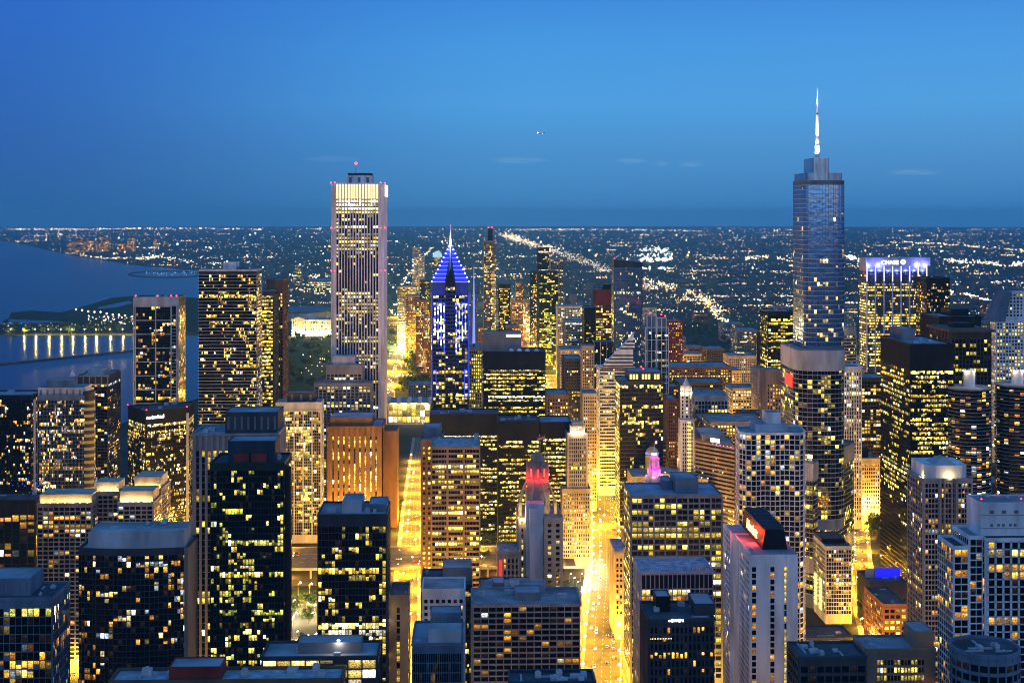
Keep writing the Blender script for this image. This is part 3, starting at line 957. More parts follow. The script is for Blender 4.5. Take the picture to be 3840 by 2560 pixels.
for i in range(9):
    b.lamp(b.x0 + 4 + (b.x1 - b.x0 - 6) * i / 8, b.y0 - 5, 17, (1, .50, .05), 60000, .8)
b.finish()
D = 1420
b = B('apartment_tower', 'stepped beige tower with small boxy top, in front of the tall white ribbed tower', 'apartment tower', 1178, 1392, 1440, D, 40,
      T(fh=3.1, nb=14, sp=.30, pr=.30, sd=.2, pd=.3, lit=.28, pal='C', top=3, br=1.1), 'conc', fin=False, units=2)
a_, c_ = W(1222, 1372, D + 6), W(1358, 1372, D + 6)
b.facade(T(fh=3.1, nb=9, sp=.30, pr=.28, sd=.2, pd=.3, lit=.35, pal='C', top=9, base=.2, br=1.2), rect(a_[0], D + 6, c_[0], D + 36), b.h, a_[2])
a2, c2 = W(1248, 1336, D + 10), W(1330, 1336, D + 10)
mb = MB(); mb.box(a2[0], D + 10, a_[2], c2[0], D + 30, a2[2]); b.part('penthouse', mb, wall('lgrey')); b.finish()
# --- the tall white ribbed tower
D = 1450
a_, c_ = W(1240, 690, D), W(1440, 690, D)
b = Bld('skyscraper', 'tall white skyscraper with close vertical ribs and a glowing band at its top', 'skyscraper',
        [(a_[0] + 3, D), (c_[0] - 3, D), (c_[0] - 3, D + 3), (c_[0], D + 3), (c_[0], D + 57), (c_[0] - 3, D + 57), (c_[0] - 3, D + 60), (a_[0] + 3, D + 60), (a_[0] + 3, D + 57), (a_[0], D + 57), (a_[0], D + 3), (a_[0] + 3, D + 3)], a_[2], 'granite')
grid_rng = random.Random(5)
fl = {0: (1.0, 4.5, (1, .86, .42)), 1: (1.0, 4.0, (1, .86, .36)), 2: (1.0, 3.2, (1, .80, .26)), 3: (1, 2.4, (1, .70, .12))}
for k in range(8, 84):
    q = 10 + k
    dens = .88 if k in (11, 13, 14, 15, 16, 17, 29, 30, 31, 32, 33, 34, 35, 41, 42, 46, 47, 53, 60) else (.34 if k in (9, 12, 18, 19, 36, 37, 48, 49, 55, 56, 57, 65) else .10)
    fl[k - 4] = (dens, 1.0, (1, .70, .16) if grid_rng.random() < .7 else (1, .82, .4))
b.facade(T(fh=3.88, nb=15, sp=.34, pr=.36, sd=.03, spm='dark', pd=1.3, gp=.40, lit=.1, pal='C', top=17, run=.15, floors=fl, cw=2.6, parapet=2), styles={4: T(nb=None, bw=3.4), 3: None, 1: None, 10: None, 8: None, 11: None, 2: None})
for i in range(15):
    w_ = (c_[0] - a_[0] - 11.2) / 15
    mb = MB(); xx = a_[0] + 5.6 + w_ * (i + .5)
    mb.box(xx - w_ * .33, D - .35, b.h - 15.5, xx + w_ * .33, D + .02, b.h - 1.2); b.part('crown_panel', mb, emat('crown_panel_glow', (1, .80, .27), 2.3))
b.pent(.27, .76, .2, .8, 9, 'white', band=9); b.pent(.30, .74, .25, .75, 11.5, 'char', name='machine_room')
mx = W(1335, 0, D + 20)[0]
b.mast(mx, D + 20, b.h + 11, W(0, 618, D + 20)[2], .5)
b.beacon((mx, D + 20, W(0, 612, D + 20)[2]), r=1.8)
for py in (690, 855, 1017):
    z = W(0, py, D)[2] + (1.5 if py == 690 else 0)
    b.beacon((a_[0] + .2, D + 2.5, z), (a_[0] + 4.6, D - .8, z), (c_[0] - 3.4, D - .8, z), (c_[0] + .3, D + 10, z), r=.95)
mb = MB(); mb.box(a_[0] + 4, D - .6, b.h - .9, c_[0] - 4, D - .05, b.h + .6); b.part('light_band', mb, emat('band_glow', (1, .93, .62), 2.4))
mb = MB(); mb.box(c_[0] + .05, D + 12, b.h - 13, c_[0] + .9, D + 56, b.h - .6); b.part('light_band', mb, emat('band_glow2', (1, .9, .6), 1.6)); b.finish()
# --- the blue-lit pointed tower
D = 1400
a_, c_ = W(1620, 1100, D), W(1757, 1100, D)
b = Bld('skyscraper', 'dark pointed skyscraper outlined in blue lights with a pyramid top and needle spire', 'skyscraper', rect(a_[0], D, c_[0], D + 37), a_[2], 'navy')
cxm, cym, wd = (a_[0] + c_[0]) / 2, D + 18.5, (c_[0] - a_[0]) / 2
b.facade(T(fh=3.85, nb=12, sp=.22, pr=.12, sd=.1, pd=.35, lit=.22, row=.22, rowp=.9, run=.3, pal='Y', top=2, br=1.05, cw=1.0), roof=None, parapet=0)
zc, za, zs = W(0, 1046, D)[2], W(0, 925, cym)[2], W(0, 848, cym)[2]
mb = MB()
mb.loft(rect(a_[0], D, c_[0], D + 37), b.h, rect(a_[0] + .3, D + .3, c_[0] - .3, D + 36.7), zc - 4, top=False)
mb.loft(rect(a_[0] + .3, D + .3, c_[0] - .3, D + 36.7), zc - 4, rect(cxm - .8, cym - .8, cxm + .8, cym + .8), za)
b.part('pyramid_roof', mb, pmat('roof_blueglass', (.03, .05, .16), .25, .2, .2))
# central glazed bay with its own small gable
mb = MB()
bw_ = 5.2
mb.prism([(cxm - bw_, D - 1.6), (cxm + bw_, D - 1.6), (cxm + bw_, D + 12), (cxm - bw_, D + 12)], 0, zc - 6, top=False)
zg = W(0, 1010, D)[2]
mb.quad((cxm - bw_, D - 1.6, zc - 6), (cxm + bw_, D - 1.6, zc - 6), (cxm, D + 1, zg), (cxm, D + 1, zg))
mb.quad((cxm - bw_, D + 12, zc - 6), (cxm - bw_, D - 1.6, zc - 6), (cxm, D + 1, zg), (cxm, D + 14, zg + 6))
mb.quad((cxm + bw_, D - 1.6, zc - 6), (cxm + bw_, D + 12, zc - 6), (cxm, D + 14, zg + 6), (cxm, D + 1, zg))
b.part('central_bay', mb, wall('dark'))
bb = b.mb
b.facade(T(fh=3.85, nb=4, sp=.25, pr=.1, sd=.05, pd=.1, lit=.14, row=.2, rowp=.95, pal='Y', top=3, br=1.0, cw=.4, base=0), [(cxm - bw_, D - 1.65), (cxm + bw_, D - 1.65), (cxm + bw_, D - .5), (cxm - bw_, D - .5)], 0, zc - 6, core=False, roof=None, parapet=0, styles={1: None, 2: None, 3: None})
BLED, WLED = emat('blue_led', (.03, .06, 1), 2.6), emat('white_led', (.75, .8, 1), 5)
for k in range(9):   # lit ledges climbing the pyramid
    f = k / 9.0
    z = zc - 4 + (za - zc + 4) * f
    hw, yy = wd * (1 - f) + .8 * f, D + .3 + (18.2) * f - .25
    for sx in (-1, 1):
        mb = MB()
        i0, i1 = (bw_ * max(.25, 1 - f * 1.2)), hw
        mb.box(cxm + min(sx * i0, sx * i1), yy - .5, z, cxm + max(sx * i0, sx * i1), yy + .3, z + .55)
        b.part('led_ledge', mb, emat('ledge_led', (.16, .22, 1), 2.2))
        mb = MB(); mb.ball(cxm + sx * (hw + .2), yy - .3, z + .7, .95); b.part('ledge_lamp', mb, WLED)
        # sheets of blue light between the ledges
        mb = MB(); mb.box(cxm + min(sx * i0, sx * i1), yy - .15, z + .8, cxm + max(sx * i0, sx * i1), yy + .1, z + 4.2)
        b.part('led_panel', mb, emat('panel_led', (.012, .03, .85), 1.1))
mb = MB()
mb.loft(rect(cxm - 1.0, D + 2, cxm + 1.0, cym + 1), zg - 2, rect(cxm - .5, cym - .5, cxm + .5, cym + .5), za + 2); b.part('ridge', mb, wall('blue'))
mb = MB(); mb.cyl(cxm, cym, 1.7, za - 4, zs, 8, .12); b.part('spire', mb, pmat('spire_metal', (.55, .55, .7), .4, .1, 1))
b.lamp(cxm - 3, cym - 6, za + 3, (.35, .35, 1), 60000, .6); b.beacon((cxm, cym, zs + .5), r=.5)
rg = random.Random(4)
for k in range(1, 12):          # vertical blue strips with white beads, in two V-shaped swathes
    if k == 6: continue
    xx = a_[0] + (c_[0] - a_[0]) * k / 12
    d_ = abs(k - 6)
    zt, zl = W(0, 1125 + d_ * 6, D)[2], W(0, 1330 - (d_ - 2) * 24, D)[2]
    mb = MB(); mb.box(xx - .42, D - .95, zl, xx + .42, D - .4, zt); b.part('led_strip', mb, BLED)
    mb = MB()
    for q in range(11):
        z = zl + (zt - zl) * rg.random() ** 1.3
        mb.box(xx - .5, D - 1.1, z, xx + .5, D - .96, z + 2.6)
    b.part('bead_lamp', mb, WLED)
for xx in (a_[0] - .2, c_[0] + .2, a_[0] + 4.2, c_[0] - 4.2):
    mb = MB(); mb.box(xx - .35, D - .8, W(0, 1500, D)[2], xx + .35, D - .3, W(0, 1390 if 1 else 0, D)[2] if abs(xx - cxm) < wd - 2 else b.h); b.part('led_strip', mb, emat('dim_blue_led', (.02, .05, .9), 1.0))
for sx in (-1, 1):
    b.lamp(cxm + sx * 12, D - 8, W(0, 1150, D)[2], (.04, .09, 1), 26000, 1); b.lamp(cxm + sx * 10, D - 8, W(0, 1270, D)[2], (.04, .09, 1), 18000, 1); b.lamp(cxm + sx * 16, D - 12, W(0, 1400, D)[2], (.04, .09, 1), 8000, 1)
b.finish()
b = B('office_block', 'beige gridded annex beside the blue-lit pointed tower', 'office block', 1758, 1808, 1306, 1462, 50,
      T(fh=3.8, nb=6, sp=.4, pr=.4, lit=.55, pal='Y', top=3, br=1.3), 'cream', units=1)
b = B('office_tower', 'wide black office slab with a tall windowless top, pale roof house and radome balls', 'office tower', 1814, 2046, 1322, 1440, 44,
      T(fh=3.9, nb=30, sp=.42, pr=.10, sd=.15, pd=.12, lit=.22, row=.42, rowp=.85, run=.55, pal='Y', top=18, br=1.35, floors={0: (.95, 1.3, (1, .75, .2)), 7: (.9, 1.9, (1, .85, .45)), 8: (.9, 2.0, (1, .88, .5))}), 'dark', roof=ROOFD, fin=False, units=3)
b.pent(0, .62, .35, .95, 19, 'conc', band=None); mb = MB()
mb.box(b.x0 + 24, b.y0 + 15.1, b.h + 15.2, b.x0 + 39.6, b.y0 + 15.35, b.h + 17.6); b.part('light_strip', mb, emat('strip_white', (1, .98, .9), 3))
for px in (1918, 1948, 1978, 2012):
    mb = MB(); x_ = W(px, 0, 1446)[0]
    for q in range(6):
        t0, t1 = pi / 2 * q / 6, pi / 2 * (q + 1) / 6
        mb.loft(ngon(x_, 1446, 2.6 * cos(t0), 14), b.h + 1 + 2.6 * sin(t0), ngon(x_, 1446, max(.02, 2.6 * cos(t1)), 14), b.h + 1 + 2.6 * sin(t1))
    b.part('radome', mb, wall('white'))
mx = W(1777, 0, 1470)[0]
b.finish()
t_ = tag(empty('lattice_mast', (mx, 1468, 0)), 'slender mast glowing blue beside the pointed tower', 'mast')
mb = MB(); mb.cyl(mx, 1468, .9, 60, W(0, 1290, 1468)[2], 8); mb.build('base', METAL, t_, (mx, 1468, 0))
mb = MB(); mb.cyl(mx, 1468, 1.5, W(0, 1292, 1468)[2], W(0, 1120, 1468)[2], 8, .9); mb.cyl(mx, 1468, .8, W(0, 1120, 1468)[2], W(0, 1000, 1468)[2], 8, .2)
mb.build('lit_shaft', emat('mast_led', (.22, .25, 1), 1.5), t_, (mx, 1468, 0))
# --- the black slabs of the river front
ST = T(fh=3.9, nb=34, sp=.42, pr=.12, sd=.12, pd=.12, lit=.20, row=.5, rowp=.85, run=.55, pal='Y', top=20, br=1.25, floors={0: (.95, 1.5, (1, .8, .3))})
b = B('office_slab', 'broad black office slab with flat dark top, just under the blue-lit pointed tower', 'office slab', 1612, 1872, 1518 + 38, 1330, 38, ST, 'dark', roof=ROOFD, units=6)
b = B('office_slab', 'nearer black slab with long rows of lit office floors, behind the gothic tower', 'office slab', 1868, 2022, 1584, 1200, 42, T(**{**ST, 'nb': 22, 'top': 16}), 'dark', roof=pmat('roof_black', (.02, .024, .03), .6, .6, .06, streak=False), units=9)
b = B('office_slab', 'black slab with a pale flat lid, left of the white-crowned stone tower', 'office slab', 2028, 2142, 1586, 1235, 40, T(**{**ST, 'nb': 18, 'top': 14, 'lit': .3}), 'dark', roof=ROOF, units=0)
b = B('office_tower', 'dark brown block with small bright windows and a blue hipped roof, beside the avenue canyon', 'office tower', 2050, 2132, 1482, 1420, 46,
      T(fh=3.8, nb=8, sp=.45, pr=.45, lit=.30, pal='C', top=4, br=1.4), 'brown', units=3)
# --- stone office with grid front and brown neighbour
b = B('office_tower', 'grey stone office tower with three wide window bays per floor and a mottled blue roof', 'office tower', 1617, 1800, 1678, 1000, 42,
      T(fh=3.75, nb=15, sp=.42, pr=.09, sd=.3, pd=.12, lit=.22, row=.22, rowp=.85, run=.5, pal='Y', top=1.5, br=1.15, cw=.6,
        floors={0: (.0, 1, None), 2: (.6, .7, None), 3: (.85, 1.6, (1, .84, .3)), 4: (.9, 1.3, None), 6: (.85, 1.3, None), 7: (.5, 1.4, None)}), 'tan', fin=False, units=3, roof=pmat('roof_mottled', (.42, .42, .43), .9, .55, .3, streak=False))
mb = MB()
for i in range(4):
    x_ = b.x0 + (b.x1 - b.x0) * i / 3
    mb.box(max(b.x0, x_ - .8), b.y0 - .7, 0, min(b.x1, x_ + .8), b.y0 - .05, b.h + .4)
b.part('pier', mb, wall('tan')); b.pent(.88, .97, .7, .9, 4, 'lgrey'); b.finish()
b = B('office_tower', 'narrow brown tower with two small window columns, left of the grey stone office tower', 'office tower', 1578, 1660, 1652, 1075, 40,
      T(fh=3.9, nb=4, sp=.5, pr=.55, lit=.55, pal='Y', top=5, br=1.2), 'brown', fin=False, units=2)
b.pent(.1, .9, .3, .9, 8, 'blue'); b.finish()
# ---------------------------------------------------------------- towers along the avenue and to the right of it
def steps(b, tiers, m=0, mats=None, name='setback'):
    for poly, z0, z1 in tiers:
        mb = MB(); mb.prism(poly, z0, z1); b.part(name, mb, mats or b.mats[0])
def sq(x, y, r): return rect(x - r, y - r, x + r, y + r)
STONE = wall('stone')
# gothic tower with the red crown
D = 905
X = lambda px, d=D: W(px, 0, d)[0]
Z = lambda py, d=D: W(0, py, d)[2]
b = Bld('gothic_tower', 'gothic stone tower with flying buttresses and a crown floodlit red', 'skyscraper', rect(X(1945), D, X(2105), D + 38), Z(1965), 'stone')
b.facade(T(fh=3.7, nb=9, sp=.30, pr=.58, sd=.05, pd=.6, lit=.12, pal='C', top=5, br=1.0, cw=1), parapet=1.5)
b.facade(T(fh=3.7, nb=2, sp=.45, pr=.55, sd=.05, pd=.1, lit=.2, pal='C', top=3, cw=.8), rect(X(2038), D - 9, X(2108), D + 2), 0, Z(1948), parapet=1)
mb = MB(); mb.box(X(1985), D - 5, 0, X(2036), D + 4, Z(1915)); mb.box(X(1972), D - 2, 0, X(2040), D + 10, Z(1900)); b.part('blank_wing', mb, wall('granite'))
cx_, cy_ = X(2015, D + 20), D + 19
oc = lambda r: ngon(cx_, cy_, r * .77, 8, pi / 8)
zt = Z(1720, cy_)
steps(b, [(oc(11.5), b.h, Z(1850, cy_)), (oc(10), Z(1850, cy_), Z(1800, cy_))], mats=STONE, name='octagon_tier')
mb = MB()
mb.prism(oc(8.6), Z(1800, cy_), Z(1742, cy_)); mb.prism(oc(6.4), Z(1742, cy_), zt); mb.cyl(cx_, cy_, 4.5, zt, Z(1706, cy_), 8, 1.5)
for k in range(8):
    a = pi / 8 + k * pi / 4
    px_, py_ = cx_ + 7.4 * cos(a), cy_ + 7.4 * sin(a)
    mb.box(px_ - .7, py_ - .7, Z(1800, cy_), px_ + .7, py_ + .7, Z(1752, cy_)); mb.cyl(px_, py_, .9, Z(1752, cy_), Z(1736, cy_), 4, .05)
    for q in range(3):
        r0 = 6.8
        aa = a + (q + .5) * pi / 12
        mb.box(cx_ + r0 * cos(aa) * .97 - .25, cy_ + r0 * sin(aa) * .97 - .25, Z(1800, cy_), cx_ + r0 * cos(aa) * .97 + .25, cy_ + r0 * sin(aa) * .97 + .25, Z(1746, cy_))
b.part('crown', mb, pmat('crown_stone', (.30, .22, .19), .8, .2, .3))
for k in range(8):
    a = k * pi / 4
    b.lamp(cx_ + 8.6 * cos(a), cy_ + 8.6 * sin(a), Z(1798, cy_), (1, .006, .004), 2000, .25)
    mb = MB(); mb.box(cx_ + 6.3 * cos(a) - .5, cy_ + 6.3 * sin(a) - .5, Z(1795, cy_), cx_ + 6.3 * cos(a) + .5, cy_ + 6.3 * sin(a) + .5, Z(1764, cy_)); b.part('crown_window', mb, emat('crown_red', (1, .10, .08), 2.2))
for k in range(8):
    a = pi / 8 + k * pi / 4
    mb = MB()
    for q in range(5):
        f0, f1 = q / 5, (q + 1) / 5
        r0, r1 = 12.8 - 5.6 * f0 ** 2, 12.8 - 5.6 * f1 ** 2
        mb.tube((cx_ + r0 * cos(a), cy_ + r0 * sin(a), b.h + 3 + (Z(1810, cy_) - b.h - 3) * f0), (cx_ + r1 * cos(a), cy_ + r1 * sin(a), b.h + 3 + (Z(1810, cy_) - b.h - 3) * f1), .65, 5)
    mb.box(cx_ + 12.8 * cos(a) - 1.1, cy_ + 12.8 * sin(a) - 1.1, b.h - 1, cx_ + 12.8 * cos(a) + 1.1, cy_ + 12.8 * sin(a) + 1.1, b.h + 9)
    mb.cyl(cx_ + 12.8 * cos(a), cy_ + 12.8 * sin(a), 1.2, b.h + 9, b.h + 12.5, 4, .05)
    b.part('buttress', mb, STONE)
for px in (1958, 1975, 2085, 2100): b.lamp(X(px), D - 1.5, Z(1955), (1, .66, .2), 5200, .3)
for px in (1965, 2092): b.lamp(X(px), D + 3, b.h + 3, (1, .68, .2), 6500, .3)
b.finish()
fz = Z(1640, cy_)
fl_ = tag(empty('flagpole', (cx_ + 5, cy_, zt - 3)), 'flagpole with a red and pale flag above the red crown', 'flagpole')
og = (cx_ + 5, cy_, zt - 3)
mb = MB(); mb.cyl(cx_ + 5, cy_, .22, zt - 3, fz, 6, .1); mb.build('pole', pmat('gilt', (.7, .5, .2), .4, .1), fl_, og)
mb = MB()
for k in range(5):
    f = lambda t: .35 * sin(t * 5)
    for (q, m_) in ((0, 0), (1, 1), (2, 0)):
        t0, t1 = k / 5, (k + 1) / 5
        za0, za1 = fz - .3 - q * 1.0, fz - .3 - (q + 1) * 1.0
        mb.quad((cx_ + 5 - t0 * 5, cy_ + f(t0), za1 - t0 * 1.2), (cx_ + 5 - t1 * 5, cy_ + f(t1), za1 - t1 * 1.2), (cx_ + 5 - t1 * 5, cy_ + f(t1), za0 - t1 * 1.2), (cx_ + 5 - t0 * 5, cy_ + f(t0), za0 - t0 * 1.2), m_)
mb.build('flag', [pmat('flag_red', (.6, .05, .04), .9, .1), pmat('flag_pale', (.7, .6, .45), .9, .1)], fl_, og)
b = B('stone_block', 'low ribbed stone wing with a red banner on its corner, beside the gothic tower', 'office block', 1868, 1948, 2072, 900, 26,
      T(fh=3.8, nb=5, sp=.3, pr=.5, pd=.5, lit=.12, pal='O', top=4), 'stone', fin=False, units=3)
mb = MB(); mb.box(b.x0 + .4, b.y0 - 1.2, Z(2178, 900), b.x0 + 2.6, b.y0 - .75, Z(2110, 900)); b.part('banner', mb, emat('banner_red', (1, .05, .04), .9)); b.finish()
# stepped tower with white glowing crown
D = 1215
b = Bld('stone_tower', 'slim stepped stone tower with a white glowing crown, standing at the avenue', 'office tower', rect(X(2108, D), D, X(2214, D), D + 52), Z(1850, D), 'stone')
b.facade(T(fh=3.6, nb=12, sp=.38, pr=.46, sd=.08, pd=.42, lit=.25, row=.06, pal='Y', top=3, br=1.2, cw=.8))
b.facade(T(fh=3.6, nb=8, sp=.36, pr=.44, sd=.08, pd=.42, lit=.22, pal='Y', top=4, base=.2, br=1.1, cw=1.4), rect(X(2128, D), D + 1.5, X(2204, D), D + 24), b.h, Z(1638, D))
x0_, x1_ = X(2140, D), X(2192, D)
mb = MB(); mb.prism(rect(x0_, D + 3, x1_, D + 20), Z(1638, D), Z(1610, D)); mb.prism(rect(x0_ + 1.5, D + 5, x1_ - 1.5, D + 17), Z(1610, D), Z(1596, D))
for i in range(6): mb.box(x0_ + (x1_ - x0_) * i / 5 - .5, D + 2.2, Z(1638, D), x0_ + (x1_ - x0_) * i / 5 + .5, D + 3, Z(1606, D))
b.part('crown', mb, wall('cream'))
for i in range(5):
    b.lamp(x0_ + (x1_ - x0_) * (i + .5) / 5, D + .2, Z(1634, D), (1, .80, .62), 2600, .3)
    mb = MB(); mb.ball(x0_ + (x1_ - x0_) * (i + .5) / 5, D + 1.0, Z(1634, D) + .6, .7); b.part('crown_lamp', mb, emat('rosy_glow', (1, .82, .72), 8))
b.finish()
mb = MB(); 
b = B('stone_tower', 'pale stone tower with pairs of windows, between the crowned tower and the diamond-topped tower', 'office tower', 2186, 2238, 1478, 1450, 36,
      T(fh=3.6, nb=6, sp=.42, pr=.42, lit=.25, pal='C', top=3, br=1.1), 'cream', units=2)
# --- diamond-topped striped tower
D = 1530
xl_, xr_ = X(2249, D), X(2375, D)
zl, zr = Z(1390, D), Z(1262, D)
b = Bld('diamond_tower', 'white and dark striped tower with a sharply sloping diamond top', 'office tower', rect(xl_, D, xr_, D + 40), zl, 'bright')
b.facade(T(fh=3.9, nb=20, sp=.52, pr=.0, sd=.25, pd=.0, gp=.05, lit=.12, row=.08, pal='Y', top=.5, cw=.3), roof=None, parapet=0, styles={3: T(lit=.7, pal='Y', bw=4, br=1.3)})
mb = MB()
for (ya, yb) in ((D, D + 40),):
    mb.tri((xl_, ya, zl), (xr_, ya, zl), (xr_, ya, zr), 1)
    yb = ya + 9
    mb.tri((xl_, yb, zl), (xr_, yb, zr), (xr_, yb, zl), 0)
    mb.quad((xl_, ya, zl), (xr_, ya, zr), (xr_, yb, zr), (xl_, yb, zl), 0)
    mb.quad((xr_, ya, zl), (xr_, yb, zl), (xr_, yb, zr), (xr_, ya, zr), 0)
    mb.box(xl_, yb, zl - .5, xr_, ya + 40, zl + .2, 0)
z = zl
k = 0
while z < zr - 2:
    f = (z - zl) / (zr - zl)
    th = 2.2 if not (15 < z - zl < 19 or z > zr - 9) else 3.95
    mb.eb((xl_, D), (1, 0), (0, -1), (xr_ - xl_) * min(1, f + .02), xr_ - xl_ - .3, z, min(z + th, zr - .4), -.05, .25, 0)
    z += 3.9
b.part('diamond_top', mb, [wall('bright'), wall('navy')]); b.finish()
# --- glass tower beside it
b = B('glass_tower', 'dark glass tower with a lit two-storey lantern on top, right of the diamond-topped tower', 'office tower', 2324, 2488, 1432, 1330, 46,
      T(fh=3.9, nb=22, sp=.16, pr=.06, sd=.08, pd=.1, lit=.16, row=.06, run=.4, pal='Y', top=3, br=1.25, floors={0: (.75, 1.7, (1, .8, .28)), 11: (.5, 1.2, None)}), 'char', fin=False, units=2, styles={3: T(lit=.75, bw=6, br=1.6)})
b.pent(.22, .97, .1, .9, 9, 'char'); mb = MB()
for i in range(10):
    if i in (3, 7): continue
    xx = b.x0 + (b.x1 - b.x0) * (.24 + .07 * i)
    mb.box(xx, b.y0 + 4.4, b.h + 2, xx + 2.2, b.y0 + 4.7, b.h + 7)
b.part('lantern_window', mb, emat('lantern_glow', (1, .76, .24), 1.5))
b.beacon((b.x0 + 22, b.y0 + 8, b.h + 14), (b.x0 + 24, b.y0 + 8, b.h + 12), r=.9); b.finish()
D = 1650
b = B('residential_tower', 'slate tower with tall white outline frames and red beacons on its split top', 'residential tower', 2420, 2506, 1232, D, 40,
      T(fh=3.3, nb=7, sp=.15, pr=.08, lit=.12, pal='C', top=4), 'blue', fin=False, units=2)
mb = MB()
for xa, xb, zt_ in ((2426, 2460, 1186), (2464, 2498, 1196), (2420, 2506, 1232)):
    for px in (xa, (xa + xb) / 2, xb): mb.box(X(px, D) - .45, D - .9, Z(1600, D), X(px, D) + .45, D - .1, Z(zt_, D))
    mb.box(X(xa, D), D - .9, Z(zt_, D) - 1, X(xb, D), D - .1, Z(zt_, D))
z = b.h - 14
while z > Z(1600, D): mb.box(X(2420, D), D - .8, z, X(2506, D), D - .1, z + .8); z -= 13
b.part('frame', mb, wall('white'))
for xa, xb, zt_ in ((2428, 2459, 1188), (2466, 2497, 1198)):
    mb = MB(); mb.box(X(xa, D), D + .2, b.h, X(xb, D), D + 26, Z(zt_, D)); b.part('upper_block', mb, wall('blue'))
b.beacon((X(2440, D), D, Z(1178, D)), (X(2480, D), D, Z(1184, D)), (X(2494, D), D, Z(1190, D)), r=1.1); b.finish()
# --- blue glass tower with slanted top
D = 1780
xl_, xr_ = X(2302, D), X(2410, D)
b = Bld('glass_tower', 'tall blue glass tower with a slanted roofline, rising behind the diamond-topped tower', 'glass tower', rect(xl_, D, xr_, D + 30), Z(1000, D), 'navy')
b.facade(T(fh=3.5, nb=14, sp=.12, pr=.05, sd=.05, pd=.06, lit=.14, row=.06, run=.4, pal='C', top=2, br=.9, glass=MIRROR, zfade=lambda f: 1.7 - 1.4 * f), roof=None, parapet=0)
mb = MB()
mb.quad((xl_, D, b.h), (xr_, D, b.h), (xr_, D, Z(988, D)), (xl_, D, Z(975, D)))
mb.quad((xr_, D, b.h), (xr_, D + 30, b.h), (xr_, D + 30, Z(988, D)), (xr_, D, Z(988, D)))
mb.quad((xl_, D, Z(975, D)), (xr_, D, Z(988, D)), (xr_, D + 30, Z(988, D)), (xl_, D + 30, Z(975, D)))
mb.quad((xl_, D + 30, b.h), (xl_, D, b.h), (xl_, D, Z(975, D)), (xl_, D + 30, Z(975, D)))
b.part('slanted_top', mb, wall('navy')); b.beacon((xl_ + 1, D + 2, Z(972, D)), r=1.0); b.finish()
b = B('office_tower', 'dark red office tower with lit window columns, left of the blue glass tower', 'office tower', 2234, 2298, 1088, 2100, 45,
      T(fh=3.9, nb=10, sp=.4, pr=.12, lit=.42, row=.15, pal='Y', top=24, br=1.2), 'red', fin=False, units=1)
b.pent(.45, .95, .2, .9, 8, 'dark'); b.finish()
b = B('office_tower', 'plain black tower standing left of the dark red tower', 'office tower', 2192, 2232, 1155, 2000, 40, T(fh=3.9, nb=7, sp=.35, pr=.25, lit=.12, pal='Y', top=20, br=1.0), 'dark', units=1)
b = B('office_tower', 'slate slab divided by pale vertical lines, below the dark red tower', 'office tower', 2228, 2298, 1284, 1800, 30, T(fh=3.9, nb=12, sp=.12, pr=.04, lit=.06, pal='W', top=2, sd=.05), 'navy', fin=False, units=2)
mb = MB()
for f in (0, .34, .67, 1): mb.box(b.x0 + (b.x1 - b.x0) * f - .4, b.y0 - .6, 0, b.x0 + (b.x1 - b.x0) * f + .4, b.y0 - .1, b.h + .5)
b.part('fin', mb, wall('lgrey')); b.finish()
b = B('stone_tower', 'grey stone tower with a regular punched window grid, in front of the slate slab', 'office tower', 2184, 2226, 1300, 1700, 26, T(fh=3.7, nb=6, sp=.4, pr=.4, lit=.2, pal='C', top=5), 'stone', units=1)
b = B('office_block', 'classical block with a gold-lit arcade along its top floor', 'office block', 2100, 2180, 1312, 2000, 60, T(fh=4, nb=12, sp=.35, pr=.3, lit=.15, pal='Y', top=2.5, floors={0: (.9, .9, (1, .55, .12)), 1: (.7, .7, (1, .55, .12))}), 'cream', units=3)
b = B('office_block', 'dark-faced block with a deep blue roof, below the arcaded classical block', 'office block', 2118, 2182, 1348, 1760, 50, T(fh=3.8, nb=10, sp=.4, pr=.3, lit=.05, pal='W', top=3), 'char', units=3)
# --- octagonal slim tower with lantern
D = 1270
cx_ = X(2577, D)
b = Bld('slim_tower', 'slim white terracotta tower with an octagonal lit lantern and pointed top', 'office tower', rect(X(2553, D), D, X(2604, D), D + 13), Z(1590, D), 'granite')
b.facade(T(fh=3.5, nb=5, sp=.3, pr=.45, sd=.05, pd=.5, lit=.08, pal='C', top=2, base=30, cw=1.2), parapet=1)
cy_ = D + 6.5
oc = lambda r: ngon(cx_, cy_, r, 8, pi / 8)
b.facade(T(fh=3.5, bw=2.2, sp=.32, pr=.45, sd=.05, pd=.3, lit=.15, pal='C', top=3, base=.2), oc(5.6), b.h, Z(1485, D), parapet=.8)
mb = MB(); mb.prism(oc(4.2), Z(1485, D), Z(1458, D))
for k in range(8):
    a = pi / 8 + k * pi / 4
    mb.box(cx_ + 5 * cos(a) - .4, cy_ + 5 * sin(a) - .4, Z(1485, D), cx_ + 5 * cos(a) + .4, cy_ + 5 * sin(a) + .4, Z(1460, D))
mb.cyl(cx_, cy_, 4.0, Z(1458, D), Z(1438, D), 8, 1.2); mb.cyl(cx_, cy_, 1.3, Z(1438, D), Z(1426, D), 8, .3)
b.part('lantern', mb, wall('white'))
mb = MB()
zz = Z(1600, D)
while zz > Z(1890, D):
    mb.box(cx_ + .2, D - .75, zz, cx_ + 3.4, D - .2, zz + 2.2); zz -= 3.5
b.part('lit_stair_strip', mb, emat('stair_glow2', (1, .72, .18), 1.3))
for k in range(8):
    a = k * pi / 4
    b.lamp(cx_ + 6.3 * cos(a), cy_ + 6.3 * sin(a), Z(1484, D), (1, .76, .36), 1500, .3)
b.finish()
